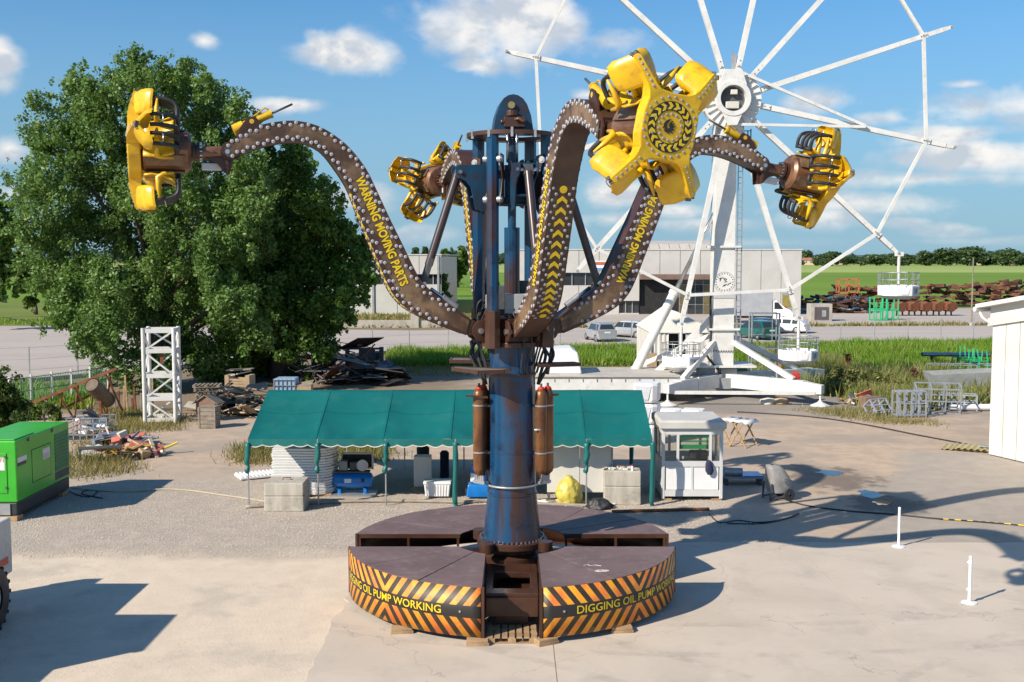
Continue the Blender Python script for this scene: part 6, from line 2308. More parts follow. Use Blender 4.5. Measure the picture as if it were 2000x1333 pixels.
# green panel fence
gf = thing('green_fence', 'green wire panel fence with white posts by the grass bank', 'fence', gr(130, 800))
FENG = paint('fence_green', (.12, .26, .17), (.10, .21, .14), 3, .5)
f0, f1 = gr(20, 800), gr(212, 768)
for k in range(6):
    p = f0.lerp(f1, k / 5)
    MB().bar(p, p + Vector((0, 0, 1.5)), .09).build('post', WHITE, gf, world=True)
for k in range(60):
    p = f0.lerp(f1, k / 59)
    MB().bar(p + Vector((0, 0, .1)), p + Vector((0, 0, 1.4)), .018, .018).build('wire', FENG, gf, world=True)
for z in (.15, .75, 1.35):
    MB().bar(f0 + Vector((0, 0, z)), f1 + Vector((0, 0, z)), .03).build('rail', FENG, gf, world=True)
# dark scrap behind the marquee
p = gr(672, 760)
pile('dark_scrap_heap', 'dark heap of steel scrap and frames behind the marquee', 'scrap pile', p.x - .2, p.y + 3, 3.3, 1.4, 3.0, 130, [DGREY, DARK, BROWN, GREYWOOD, DGREY, BLUEGREY, RUST], 15, .6, 2.4, .28, .35)
q0 = at(745, 678, 64)
rk = thing('steel_rack', 'dark steel stillage frame rising out of the scrap heap', 'rack', (at(700, 740, 64).x, 64, 0))
xl, xr, zt = at(612, 680, 64).x, at(745, 680, 64).x, q0.z
for x in (xl, (xl + xr) / 2, xr):
    MB().bb(x - .12, x + .12, 63.9, 64.1, 0, zt).build('upright', DGREY, rk, world=True)
for z in (zt - .1, zt - .75, zt - 1.5):
    MB().bb(xl, xr, 63.95, 64.05, z - .06, z + .06).build('shelf_beam', DGREY, rk, world=True)
MB().bb(xr - 1.3, xr - .35, 63.8, 63.9, zt - 1.3, zt - .15).build('grey_plate', DGREY, rk, world=True)
for k in range(7):
    xa = xl + (xr - xl) * k / 7
    MB().bb(xa + .05, xa + (xr - xl) / 7 - .05, 64.2 + .3 * (k % 2), 65.4, .0, zt * (.60 + .22 * math.sin(k * 2.3))).build('scrap_casing', [DGREY, DARK, BROWN][k % 3], rk, world=True, bevel=.04)
p = gr(560, 790)
ib = thing('water_tank', 'blue plastic tank in a wire cage behind the marquee', 'tank', (at(560, 760, 52).x, 52, 0))
zt = at(560, 738, 52).z
MB().bb(-.5, .5, -.5, .5, .15, zt).build('bladder', paint('tank_blue', (.22, .36, .50), (.30, .42, .54), 3, .5), ib, bevel=.05)
for k in range(6):
    x = -.5 + .2 * k
    MB().bar((x, -.53, .1), (x, -.53, zt), .03).build('cage_wire', STEEL, ib)
for k in range(5):
    z = .15 + (zt - .2) * k / 4
    MB().bar((-.53, -.55, z), (.53, -.55, z), .03).build('cage_wire', STEEL, ib)
MB().bb(-.62, .62, -.62, .62, 0, .10).build('pallet_base', GREYWOOD, ib)
q = at(590, 752, 52)
bd = thing('open_carton', 'tan box standing next to the blue tank', 'carton', (q.x + .15, 51.8, 0))
MB().bb(-.42, .36, -.3, .3, 0, q.z).build('body', TAN, bd)
MB().add([(-.42, -.31, q.z), (.36, -.31, q.z), (.42, .2, q.z + .25), (-.3, .2, q.z + .1)], [(0, 1, 2, 3)]).build('flap', GREYWOOD, bd)

# ---------------- right: shed, yellow sheets, steel scrap
SA = gr(1931, 889)
SD = (gr(2000, 905) - SA).normalized()              # along the gable wall, towards the camera
SN = Vector((-SD.y, SD.x, 0))                        # into the building
if SN.x < 0:
    SN = -SN
sh = thing('panel_shed', 'pale panelled shed cut off by the right edge', 'shed', SA + SN * 4 + SD * 4)
z0_ = at(1932, 622, SA.y).z
sl_ = .17


def sp_(a, n_, z):
    p = SA + SD * a + SN * n_
    return Vector((p.x, p.y, z))


PANW = paint('shed_panel', (.66, .645, .59), (.61, .595, .54), 1, .5, c3=(.52, .50, .44), s3=.7, amt3=.3)
mb = MB()
mb.add([sp_(.04, .08, 0), sp_(9, .08, 0), sp_(9, .08, z0_ + 9 * sl_), sp_(.04, .08, z0_), sp_(.04, 9, 0), sp_(9, 9, 0), sp_(9, 9, z0_ + 9 * sl_), sp_(.04, 9, z0_)], [(0, 1, 2, 3), (4, 5, 6, 7), (0, 3, 7, 4), (1, 2, 6, 5), (3, 2, 6, 7)])
mb.build('wall_core', OFFWHITE, sh, world=True)
for k in range(14):
    a0_, a1_ = k * .64 + .012, k * .64 + .622
    mb = MB()
    mb.add([sp_(a0_, -.01, .04), sp_(a1_, -.01, .04), sp_(a1_, -.01, z0_ + a1_ * sl_ - .25), sp_(a0_, -.01, z0_ + a0_ * sl_ - .25), sp_(a0_, .075, .04), sp_(a1_, .075, .04), sp_(a1_, .075, z0_ + a1_ * sl_ - .25), sp_(a0_, .075, z0_ + a0_ * sl_ - .25)], [(0, 1, 2, 3), (0, 3, 7, 4), (1, 2, 6, 5), (3, 2, 6, 7)])
    mb.build('wall_panel', PANW, sh, world=True)
for nm_, a_, b_, t0_, t1_, n0_, n1_, m_ in (('fascia', -.15, 9, -.26, .02, -.10, .07, OFFWHITE), ('gable_band', -.1, 9, .02, .42, -.03, .07, PANW), ('roof', -.45, 9.2, .42, .56, -.40, 9.2, WHITE)):
    mb = MB()
    vs = [sp_(a, n_, z0_ + a * sl_ + z) for n_ in (n0_, n1_) for a, z in ((a_, t0_), (b_, t0_), (b_, t1_), (a_, t1_))]
    mb.add(vs, [(0, 1, 2, 3), (7, 6, 5, 4), (0, 4, 5, 1), (1, 5, 6, 2), (2, 6, 7, 3), (3, 7, 4, 0)])
    mb.build(nm_, m_, sh, world=True)
MB().cyl(sp_(-.48, -.4, z0_ + .30), sp_(-.48, 9, z0_ + .30), .09, 8).build('gutter', WHITE, sh, world=True)
MB().tube([sp_(-.48, -.2, z0_ + .25), sp_(-.35, -.16, z0_ + .02), sp_(-.06, -.06, z0_ - .2)], .05, 8).build('downpipe', WHITE, sh, world=True, smooth=True)
ys = thing('corrugated_sheet', 'yellowish corrugated sheet lying by the shed corner', 'corrugated sheet', gr(1925, 885))
YSH = paint('yellow_grp', (.52, .43, .20), (.44, .36, .16), 2, .6)
c_ = gr(1922, 882)
for j in range(2):
    rows = []
    for i in range(41):
        u = -1.1 + 2.2 * i / 40
        rows.append([Vector((c_.x - .25 + u * .86 + v * .5 + j * .35, c_.y + .35 - u * .42 + v * .9 - j * .15, .05 + .05 * j + .035 * math.sin(i * 1.57))) for v in (-.6, 0, .6)])
    MB().grid(rows).build('sheet_layer', YSH, ys, world=True, smooth=True)
MB().tube([c_ + Vector((.4, -.1, .16)), c_ + Vector((1.5, -.7, .1)), c_ + Vector((2.6, -1.3, .08))], .05, 8).build('pipe', DGREY, ys, world=True)
for k in range(2):
    MB().box(c_ + Vector((.15 + .3 * k, .1 - .1 * k, .17)), (.5, .2, .05), -.5).build('fittings', STEEL, ys, world=True)


def frame_rack(px, py, wdt, hgt, dep, rz, label, m, n=4, tilt=0.0):
    p = gr(px, py)
    o = thing('steel_stillage', label, 'stillage', p, rz, 'galvanised frames by the weeds')
    o.matrix_basis = o.matrix_basis @ Matrix.Rotation(tilt, 4, 'X')
    for y in (-dep / 2, dep / 2):
        for k in range(n):
            x = -wdt / 2 + wdt * k / (n - 1)
            MB().bar((x, y, 0), (x, y, hgt), .06).build('upright', m, o)
        for z in (.12, hgt * .55, hgt):
            MB().bar((-wdt / 2, y, z), (wdt / 2, y, z), .05).build('rail', m, o)
    for k in range(n):
        x = -wdt / 2 + wdt * k / (n - 1)
        for z in (.12, hgt):
            MB().bar((x, -dep / 2, z), (x, dep / 2, z), .05).build('tie', m, o)
    return o


GALV = paint('galvanised', (.42, .46, .50), (.34, .37, .41), 4, .45, metal=.4)
frame_rack(1722, 812, .9, .7, .5, R(25), 'small galvanised frame tipped over by the weeds', GALV, 3, R(-40))
frame_rack(1775, 815, 1.3, 1.15, .5, R(5), 'upright galvanised frame standing on a board', GALV, 5)
frame_rack(1828, 806, 1.9, 1.3, .7, R(-12), 'galvanised walkway frame leaning at a slant', GALV, 4, R(18))
frame_rack(1870, 800, 1.6, .7, .7, R(-20), 'lowest galvanised frame near the shed wall', GALV, 4)
frame_rack(1880, 745, 3.6, .95, 1.0, R(-6), 'long raised galvanised rack behind the frames', GALV, 4)
p = gr(1905, 785)
bn2 = thing('grey_skip', 'grey sheet steel bin behind the galvanised frames', 'skip', (p.x, p.y + 1.2, 0), R(-4))
mb = MB()
mb.add([(-1.6, -.6, .3), (1.8, -.6, .3), (1.8, .8, .3), (-1.6, .8, .3), (-1.8, -.8, 1.25), (2.0, -.8, 1.45), (2.0, 1.0, 1.45), (-1.8, 1.0, 1.25)], [(0, 1, 2, 3), (0, 1, 5, 4), (1, 2, 6, 5), (2, 3, 7, 6), (3, 0, 4, 7)])
mb.build('body', GREYP, bn2).modifiers.new('t', 'SOLIDIFY').thickness = .06
for x in (-1.3, 0, 1.4):
    MB().bb(x - .06, x + .06, -.7, .7, 0, .3).build('skid', DGREY, bn2)
p = gr(1865, 726)
MB().cyl
lg = thing('silver_sheet_bundle', 'silver wrapped bundle lying across trestles beyond the weeds', 'bundle', (p.x, p.y, 0), R(-3))
rows = []
for x in [-2.0 + .2 * k for k in range(21)]:
    rr = .13 + .05 * mnoise.noise(Vector((x * 2, 0, 4)))
    rows.append([Vector((x, rr * 1.9 * math.cos(t_), 1.05 + rr * math.sin(t_) + .03 * mnoise.noise(Vector((x * 3, t_, 1))))) for t_ in [2 * PI * k / 10 for k in range(11)]])
MB().grid(rows).build('wrap', STEEL, lg, smooth=True)
for x in (-1.4, .2, 1.3):
    MB().bar((x, -.3, 0), (x, -.1, .95), .07).build('trestle_leg', RUST, lg)
    MB().bar((x, .3, 0), (x, .1, .95), .07).build('trestle_leg', RUST, lg)
for i, (px, py, lab) in enumerate(((1898, 735, 'bright green steel frame beyond the weeds, half hidden by the shed'), (1916, 742, 'green hooped frame against the shed edge'))):
    p = gr(px, py)
    o = thing('green_stillage', lab, 'stillage', (p.x, p.y + 1, 0), R(10))
    for x in (-.6, .6):
        for y in (-.4, .4):
            MB().bar((x, y, 0), (x, y, 1.2 if i else 1.0), .06).build('post', SCAFG, o)
    MB().tube([(-.6, -.4, 1.0), (-.6, -.4, 1.7), (-.3, -.4, 1.75), (-.25, -.4, 1.0)], .035, 6).build('hoop', SCAFG, o)
    MB().tube([(.2, -.4, 1.0), (.25, -.4, 1.6), (.5, -.4, 1.6), (.6, -.4, 1.0)], .035, 6).build('hoop', SCAFG, o)
    for y in (-.4, .4):
        MB().bar((-.6, y, 1.0), (.6, y, 1.0), .06).build('rail', SCAFG, o)
a_, b_ = gr(1855, 803), gr(1990, 803)
tag(MB().cyl(a_ + Vector((0, 0, .17)), b_ + Vector((0, 0, .17)), .15, 14).build('white_pipe', WHITE2, auto=35), 'thick white pipe lying on the ground at the shed', 'pipe')
p = gr(1870, 795)
tag(MB().box(p + Vector((.9, .3, .08)), (2.6, .16, .12), .02).build('orange_beam', paint('orange_timber', (.48, .22, .06), (.38, .17, .05), 3, .7)), 'orange timber beam behind the white pipe', 'beam')
p = gr(1690, 790)
pile('rubble_heap', 'small heap of pale rubble and boxes at the edge of the weeds', 'scrap pile', p.x, p.y, 1.4, .7, .5, 30, [FOAM, TAN, PINK, STEEL, WHITE2], 18, .2, .8, .4, .1)
p = gr(1700, 800)
bxx = MB().box((p.x, p.y, .3), (.8, .6, .6), .1).build('brown_box', paint('brown_carton', (.24, .16, .10), (.18, .12, .08), 3, .8), bevel=.02)
tag(bxx, 'dusty brown box among the rubble by the weeds', 'box')
p = gr(1780, 822)
tag(MB().box(p + Vector((0, 0, .05)), (1.6, .45, .07), .02).build('timber_board', WOOD), 'plank on the ground in front of the galvanised frames', 'plank')
for i, (px, py) in enumerate(((1500, 790), (1525, 790))):
    p = gr(px, py)
    crumple('foam_lump', [(0, 0), (.30, .0), (.34, .12), (.24, .26), (0, .32)], 18, (p.x, p.y, 0), [FOAM, TAN][i], .35, 20 + i, ['pale lump of foam under the wheel base', 'tan lump of foam under the wheel base'][i], 'rubble', 1.1, .8)
p = at(1553, 752, 52.6)
o = thing('red_canister', 'red canister standing on the wheel outrigger', 'canister', (p.x, 52.6, 1.12))
MB().box((0, 0, .16), (.38, .24, .30)).build('body', RED, o, bevel=.03)
MB().tube([(-.1, 0, .31), (-.08, 0, .40), (.08, 0, .40), (.1, 0, .31)], .02, 6).build('handle', RED, o)


# ================================================================== BEYOND THE YARD
# ---------------- white tent behind the wheel
wt_ = thing('white_tent', 'white peaked storage tent behind the big wheel column', 'tent', (10.4, 63, 0))
xl, xr = at(1272, 690, 61).x, at(1400, 690, 61).x
ze = at(1300, 650, 61).z
zr = at(1320, 608, 62.5).z
CAN = paint('white_canvas', (.66, .63, .57), (.58, .55, .49), 1.2, .7, bump=.3, bscale=3)
yf, yb = 61.0, 68.0
xm = (xl + xr) / 2 - .3
mb = MB()
mb.grid([[Vector((xl - .1, yf - .1, ze)), Vector((xm, yf + .4, zr)), Vector((xr + .1, yf - .1, ze))], [Vector((xl - .1, yb, ze)), Vector((xm, yb, zr)), Vector((xr + .1, yb, ze))]])
mb.add([(xl - .1, yf - .1, ze), (xm, yf + .4, zr), (xr + .1, yf - .1, ze)], [(0, 1, 2)])
mb.build('tent_roof', CAN, wt_, world=True)
mb = MB()
n_ = 14
rows = [[Vector((xl + .02 * math.sin(i * 2.1), yf + (yb - yf) * i / n_, z)) for i in range(n_ + 1)] for z in (0, ze)]
mb.grid(rows)
mb.build('side_wall', CAN, wt_, world=True, smooth=True)
for (a_, b_) in ((0, .26), (.52, 1.0)):
    mb = MB()
    rows = [[Vector((xl + (xr - xl) * (a_ + (b_ - a_) * i / 12), yf + .05 * math.sin(i * 1.9), z)) for i in range(13)] for z in (0.02, ze - .02)]
    mb.grid(rows)
    mb.build('front_curtain', CAN, wt_, world=True, smooth=True)
MB().bb(xl + .3, xr - .2, yf + 2.0, yf + 2.1, 0, ze - .2).build('dark_interior', DGREY, wt_, world=True)
for x in (xl, xm, xr):
    MB().bar((x, yf - .06, 0), (x, yf - .06, ze), .07).build('post', STEEL, wt_, world=True)
q = at(1270, 700, 58)
for i, (x0, x1) in enumerate(((1264, 1283), (1284, 1298))):
    a_, b_ = at(x0, 690, 58.5).x, at(x1, 690, 58.5).x
    o = MB().bb(a_, b_, 58.5 + .1 * i, 58.6 + .1 * i, .1, at(1270, 690 + 16 * i, 58.5).z).build('plywood_sheet', [TAN, GREYWOOD][i])
    tag(o, ['bare plywood sheet leaning left of the white tent', 'grey board next to the plywood sheet by the white tent'][i], 'board')
# scaffold trolley beside the column
q = gr(1475, 742)
sc_ = thing('mobile_scaffold', 'narrow aluminium scaffold tower right of the wheel column', 'scaffold', (q.x, 60.5, 0))
hz = at(1475, 612, 60.5).z
for x in (-.75, .75):
    for y in (-.35, .35):
        MB().cyl((x, y, 0), (x, y, hz), .045, 8).build('upright', STEEL, sc_)
for z in (.5, 1.3, 2.0, 2.7, hz):
    for y in (-.35, .35):
        MB().bar((-.75, y, z), (.75, y, z), .06).build('rail', STEEL, sc_)
for (a_, b_) in (((-.75, .5), (.75, 1.9)), ((.75, 1.3), (-.75, 2.7))):
    MB().bar((a_[0], -.38, a_[1]), (b_[0], -.38, b_[1]), .04).build('diagonal', STEEL, sc_)
MB().bar((.82, -.36, .2), (.82, -.36, 2.0), .07).build('orange_strap', paint('orange_strap', (.7, .2, .03), (.6, .16, .03), 3, .6), sc_)

# ---------------- works building
HALLM = paint('precast_panel', (.52, .50, .465), (.47, .455, .42), .4, .75, c3=(.40, .38, .35), s3=.6, amt3=.3)
HY = 134.0


def X(px, Y=HY):
    return at(px, 560, Y).x


def Z(py, Y=HY):
    return at(1300, py, Y).z


def hall(name, label, x0, x1, ztop, depth, pw, openings, label_cat='building'):
    """precast hall: one panel at a time, openings cut as gaps between panels"""
    h = thing(name, label, label_cat, ((x0 + x1) / 2, HY + depth / 2, 0))
    MB().bb(x0 + .1, x1 - .1, HY + .9, HY + depth, 0, ztop - .15).build('hall_core', HALLM, h, world=True)
    x = x0
    while x < x1 - .1:
        xe = min(x + pw, x1)
        spans = [(0, ztop)]
        for (ox0, ox1, oz0, oz1) in openings:
            if ox0 < xe - .05 and ox1 > x + .05:
                ns = []
                for a_, b_ in spans:
                    if oz1 <= a_ or oz0 >= b_:
                        ns.append((a_, b_))
                    else:
                        if oz0 > a_:
                            ns.append((a_, oz0))
                        if oz1 < b_:
                            ns.append((oz1, b_))
                spans = ns
        for a_, b_ in spans:
            MB().bb(x + .03, xe - .03, HY, HY + .6, a_, b_).build('wall_panel', HALLM, h, world=True)
        x = xe
    MB().bb(x0 - .08, x1 + .08, HY - .08, HY + depth, ztop, ztop + .14).build('coping', paint('coping', (.56, .54, .50), (.5, .48, .44), 1, .6), h, world=True)
    return h


b0, b1 = X(1012), X(1565)
zt = Z(489)
pw = (b1 - b0) / 14
op_door = (b0 + pw * 6, b0 + pw * 9.98, 0, Z(537))
op_winA = (b0 + pw * 2, b0 + pw * 4, Z(558), Z(533))
op_winB = (b0 + pw * 5, b0 + pw * 6, Z(612), Z(588))
op_dr = (b0 + pw * 13.0, b0 + pw * 13.5, 0, Z(576))
hl = hall('factory_hall', 'long pale precast factory hall behind the big wheel', b0, b1, zt, 45, pw, [op_door, op_winA, op_winB])
MB().bb(op_door[0], op_door[1], HY - .9, HY + .2, Z(546), Z(536)).build('door_canopy', paint('canopy_brown', (.20, .13, .10), (.16, .10, .08), 2, .6), hl, world=True)
MB().bb(op_door[0] + .1, op_door[0] + pw * 2.0, HY + .62, HY + .7, 0, op_door[3]).build('dark_doorway', DARK, hl, world=True)
gx0, gx1 = op_door[0] + pw * 2.0, op_door[1]
for r_ in range(4):
    for c_ in range(5):
        xa, xb = gx0 + (gx1 - gx0) * c_ / 5, gx0 + (gx1 - gx0) * (c_ + 1) / 5
        za, zb = op_door[3] * r_ / 4, op_door[3] * (r_ + 1) / 4
        MB().bb(xa + .06, xb - .06, HY + .5, HY + .56, za + .06, zb - .06).build('door_pane', [GLASSD, paint('pane_ochre', (.16, .13, .06), (.12, .1, .05), 2, .4)][(r_ * 3 + c_) % 3 == 0 and r_ < 3], hl, world=True)
MB().bb(gx0, gx1, HY + .57, HY + .61, 0, op_door[3]).build('door_frame', GREYP, hl, world=True)
for ow in (op_winA, op_winB):
    for k in range(3):
        xa = ow[0] + (ow[1] - ow[0]) * k / 3
        wn = MB().bb(xa + .04, xa + (ow[1] - ow[0]) / 3 - .04, HY + .45, HY + .5, ow[2], ow[3]).build('window', GLASSD, hl, world=True)
        MB().bb(xa - .05, xa + .05, HY + .3, HY + .52, ow[2], ow[3]).build('window_mullion', GREYP, wn, world=True)
MB().bb(b0 + pw * 13.05, b0 + pw * 13.55, HY - .05, HY - .005, 0, Z(572)).build('side_door', GREYP, hl, world=True)
MB().bb(b0 + pw * 13.08, b0 + pw * 13.52, HY - .08, HY - .052, Z(600), Z(577)).build('side_door_light', paint('pane_ochre2', (.30, .24, .06), (.25, .2, .05), 2, .5), hl, world=True)
MB().bb(X(1160), X(1190), HY - .12, HY - .01, Z(528), Z(510)).build('hall_sign', WHITE2, hl, world=True)
MB().bb(X(1162), X(1188), HY - .14, HY - .121, Z(518), Z(512)).build('sign_band', PINK, hl, world=True)
MB().bb(X(1162), X(1188), HY - .14, HY - .121, Z(527), Z(524)).build('sign_band', BLUE, hl, world=True)
for px in (1524, 1530):
    MB().bb(X(px), X(px + 4), HY - .2, HY - .05, Z(607), Z(598)).build('fire_box', RED, hl, world=True)
for k in range(9):
    xa = X(1272) + (X(1468) - X(1272)) * k / 9
    xb = xa + (X(1468) - X(1272)) / 9 * .93
    mb = MB()
    N = Matrix(((0, 0, 1, 0), (1, 0, 0, HY + 12), (0, 1, 0, zt + .14), (0, 0, 0, 1)))
    mb.prism([(0, 0), (12, 0), (9, 1.3), (2, .8)], xa, xb, N)
    mb.build('roof_light', paint('roof_light', (.52, .48, .42), (.46, .42, .37), 1, .6), hl, world=True)
# left hall
l0, l1 = X(560), X(862)
pw2 = (l1 - l0) / 7
ow = [(l0 + pw2 * 4, l0 + pw2 * 7, Z(556), Z(536)), (l0, l0 + pw2 * 4, Z(556), Z(536))]
hl2 = hall('pale_hall', 'pale flat-roofed hall seen between the tree and the ride arm', l0, l1, Z(499), 40, pw2, ow)
for o4 in ow:
    for k in range(8):
        xa = o4[0] + (o4[1] - o4[0]) * k / 8
        wn = MB().bb(xa + .05, xa + (o4[1] - o4[0]) / 8 - .05, HY + .45, HY + .5, o4[2], o4[3]).build('window', GLASSD, hl2, world=True)
        MB().bb(xa - .06, xa + .06, HY + .3, HY + .55, o4[2], o4[3]).build('window_mullion', GREYP, wn, world=True)
for px in (729, 856):
    MB().bb(X(px) - .12, X(px) + .12, HY - .15, HY - .005, 0, Z(500)).build('downpipe', GREYP, hl2, world=True)
# low wall, pillar
lw = thing('low_wall', 'low concrete roadside wall with a square gate pillar', 'wall', (-14, 108.8, 0))
MB().bb(-30, -10.0, 108.6, 108.9, 0, .75).build('wall_run', KERBM, lw, world=True, bevel=.02)
MB().bb(-9.2, 2.0, 108.6, 108.9, 0, .7).build('wall_run', KERBM, lw, world=True, bevel=.02)
MB().bb(-10.0, -9.2, 108.4, 109.1, 0, 1.5).build('pillar', KERBM, lw, world=True, bevel=.02)
# wire fence along the near kerb
wf = thing('wire_fence', 'thin wire fence with slim posts along the near road edge', 'fence', (0, 82, 0))
line = [Vector((a, b_ - .1, 0)) for a, b_ in road_front[1:-1]]
for i in range(len(line) - 1):
    a_, b_ = line[i], line[i + 1]
    n_ = max(2, int((b_ - a_).length / 2.8))
    for k in range(n_):
        p = a_.lerp(b_, k / n_)
        MB().bar(p + Vector((0, 0, .2)), p + Vector((0, 0, 2.0)), .055).build('post', GREYP, wf, world=True)
    for z in (.7, 1.3, 1.95):
        MB().bar(a_ + Vector((0, 0, z)), b_ + Vector((0, 0, z)), .010).build('wire', STEEL, wf, world=True)
# lamp post at the right, utility box
p = gr(1897, 637)
lp_ = thing('street_pole', 'tall slim grey pole across the road at the right', 'pole', p)
MB().cyl((0, 0, 0), (0, 0, at(1897, 505, p.y).z), .10, 8, .06).build('mast', GREYWOOD, lp_)
MB().lathe([(.2, 0), (.2, .3), (.1, .35)], 10).build('foot', KERBM, lp_)
p = gr(1604, 628)
ub = thing('concrete_kiosk', 'squat concrete utility kiosk by the scrap store', 'kiosk', (p.x, p.y + .8, 0))
MB().bb(-1.2, 1.2, -.8, .8, 0, 1.9).build('body', KERBM, ub, bevel=.05)
MB().bb(-.75, .8, -.83, -.805, .15, 1.55).build('shutter', paint('kiosk_brown', (.10, .08, .08), (.08, .07, .07), 2, .6), ub)
MB().bb(.05, .5, -.85, -.831, .5, 1.2).build('notice', GREYP, ub)


# ---------------- cars
def car(loc, rz, mat, label, kind, group='cars parked beside the hall'):
    """local x forward; profile stations along the length"""
    L_, W_, Hh = dict(mpv=(4.0, 1.7, 1.54), wagon=(4.5, 1.76, 1.44), suv=(4.5, 1.86, 1.58), hatch=(4.3, 1.78, 1.40), small=(4.2, 1.76, 1.42))[kind]
    o = thing('parked_car', label, 'car', loc, rz, group)
    h2 = L_ / 2
    belt = Hh * .60
    bon = {'mpv': .72, 'wagon': .60, 'suv': .66, 'hatch': .62, 'small': .64}[kind] * Hh * .92
    prof = [(-h2, .35, .62 * Hh), (-h2 + .06, .24, belt + .04), (-h2 + .25, .20, belt + .05), (-.2 * L_, .2, belt + .02), (.12 * L_, .2, belt), (.26 * L_, .2, bon + .02), (.40 * L_, .22, bon - .10), (h2 - .1, .26, bon - .22), (h2, .34, bon - .34)]
    mb = MB()
    rows = []
    for x, zl, zh in prof:
        e = 1 - .10 * max(0, (abs(x) / h2 - .75) / .25) ** 2
        hw = W_ / 2 * e
        rows.append([Vector((x, y * hw, z)) for y, z in ((-.86, zl), (-.98, zl + .12), (-1.0, (zl + zh) / 2), (-.96, zh - .06), (-.86, zh), (.86, zh), (.96, zh - .06), (1.0, (zl + zh) / 2), (.98, zl + .12), (.86, zl), (-.86, zl))])
    mb.grid(rows)
    mb.add(rows[0][:10], [tuple(range(10))])
    mb.add(rows[-1][:10], [tuple(range(10))])
    mb.build('body', mat, o, auto=35)
    # cabin: roof and pillars
    rear_rake = {'mpv': .32, 'wagon': .48, 'suv': .60, 'hatch': .72, 'small': .6}[kind]
    cab = [(-h2 + .10, belt + .03), (-h2 + .10 + rear_rake, Hh - .05), (-h2 + .45 + rear_rake, Hh), (.02 * L_, Hh), (.10 * L_, Hh - .06), (.30 * L_, bon)]
    mb = MB()
    rows = []
    for x, z in cab:
        f = .90 - .27 * (z - belt) / (Hh - belt)
        rows.append([Vector((x, -W_ / 2 * f, z)), Vector((x, -W_ / 2 * f * .7, z + .015)), Vector((x, W_ / 2 * f * .7, z + .015)), Vector((x, W_ / 2 * f, z))])
    mb.grid(rows)
    lowr = [Vector((x, s, belt - .02)) for x, s in ()]
    for s in (0, -1):
        side = [r[s] for r in rows]
        base = [Vector((v.x if i else -h2 + .1, math.copysign(W_ / 2 * .90, v.y), belt - .02)) for i, v in enumerate(side)]
        mb.add(side + base[::-1], [tuple(range(len(side) * 2))])
    mb.build('cabin', mat, o, auto=30)
    # glass: rear, front, sides
    f1 = .895 - .02
    gm = MB()
    a_, b_ = rows[0], rows[1]
    off = Vector((-.012, 0, .006))
    gm.add([a_[0].lerp(b_[0], .18) * 1 + Vector((0, .07, 0)) + off, a_[3].lerp(b_[3], .18) + Vector((0, -.07, 0)) + off, a_[3].lerp(b_[3], .9) + Vector((0, -.09, 0)) + off, a_[0].lerp(b_[0], .9) + Vector((0, .09, 0)) + off], [(0, 1, 2, 3)])
    gm.build('rear_window', GLASSD, o)
    gm = MB()
    a_, b_ = rows[-1], rows[-2]
    off = Vector((.012, 0, .008))
    gm.add([a_[0].lerp(b_[0], .1) + Vector((0, .06, 0)) + off, a_[3].lerp(b_[3], .1) + Vector((0, -.06, 0)) + off, a_[3].lerp(b_[3], .94) + Vector((0, -.06, 0)) + off, a_[0].lerp(b_[0], .94) + Vector((0, .06, 0)) + off], [(0, 1, 2, 3)])
    gm.build('windscreen', GLASSD, o)
    for s in (-1, 1):
        for (xa, xb) in ((-h2 + .34, -.2 * L_ - .03), (-.2 * L_ + .05, .0), (.06, .22 * L_)):
            y0_, y1_ = s * (W_ / 2 * .895 + .004), s * (W_ / 2 * .685 + .010)
            ta = xa + (rear_rake * .75 if xa < -h2 + .5 else 0)
            tb_ = xb - (.34 if xb > .15 * L_ else 0)
            gm = MB()
            gm.add([(xa, y0_, belt + .03), (xb, y0_, belt + .03), (tb_, y1_, Hh - .11), (ta, y1_, Hh - .11)], [(0, 1, 2, 3)])
            gm.build('side_window', GLASSD, o)
        for xw in (-.31 * L_, .31 * L_):
            wl_ = MB()
            wl_.lathe([(.18, -.09), (.30, -.1), (.315, -.06), (.315, .06), (.30, .1), (.18, .09)], 20, (xw, s * (W_ / 2 - .10), .315), axis='Y')
            ty = wl_.build('tyre', BLACK, o, auto=40)
            MB().lathe([(0, s * .085), (.10, s * .10), (.19, s * .085)], 14, (xw, s * (W_ / 2 - .10), .315), axis='Y').build('rim', STEEL, ty)
            MB().lathe([(0, s * .02), (.36, s * .02), (.36, s * .035)], 20, (xw, s * (W_ / 2 - .055), .33), axis='Y').build('wheel_arch', DARK, o)
        MB().box((-h2 + .06, s * (W_ / 2 - .14), belt - .1), (.10, .16, .26)).build('tail_light', RED, o, bevel=.02)
        MB().box((h2 - .10, s * (W_ / 2 - .24), bon - .32), (.12, .3, .14)).build('headlight', CHROME, o, bevel=.03)
        MB().box((.20 * L_, s * (W_ / 2 + .05), belt + .08), (.10, .18, .12)).build('wing_mirror', mat, o, bevel=.03)
    MB().box((-h2 - .012, 0, .52 * Hh), (.02, .5, .12)).build('number_plate', WHITE2, o)
    MB().box((-h2 + .01, 0, .36), (.10, W_ * .86, .18)).build('bumper', mat, o, bevel=.03)
    return o


SILV = paint('car_silver', (.50, .52, .54), (.46, .48, .50), 2, .28, metal=.5, coat=.6)
SILV2 = paint('car_silver_warm', (.50, .50, .49), (.46, .46, .45), 2, .28, metal=.5, coat=.6)
CARW = paint('car_white', (.80, .80, .79), (.76, .76, .75), 2, .25, coat=.6)
CARG = paint('car_green', (.008, .11, .085), (.007, .09, .07), 2, .25, coat=.7)
CARB = paint('car_blue', (.03, .10, .20), (.025, .09, .17), 2, .25, coat=.7)


def carpos(px, py):
    p = gr(px, py)
    return (p.x, p.y + 1.2, .014)


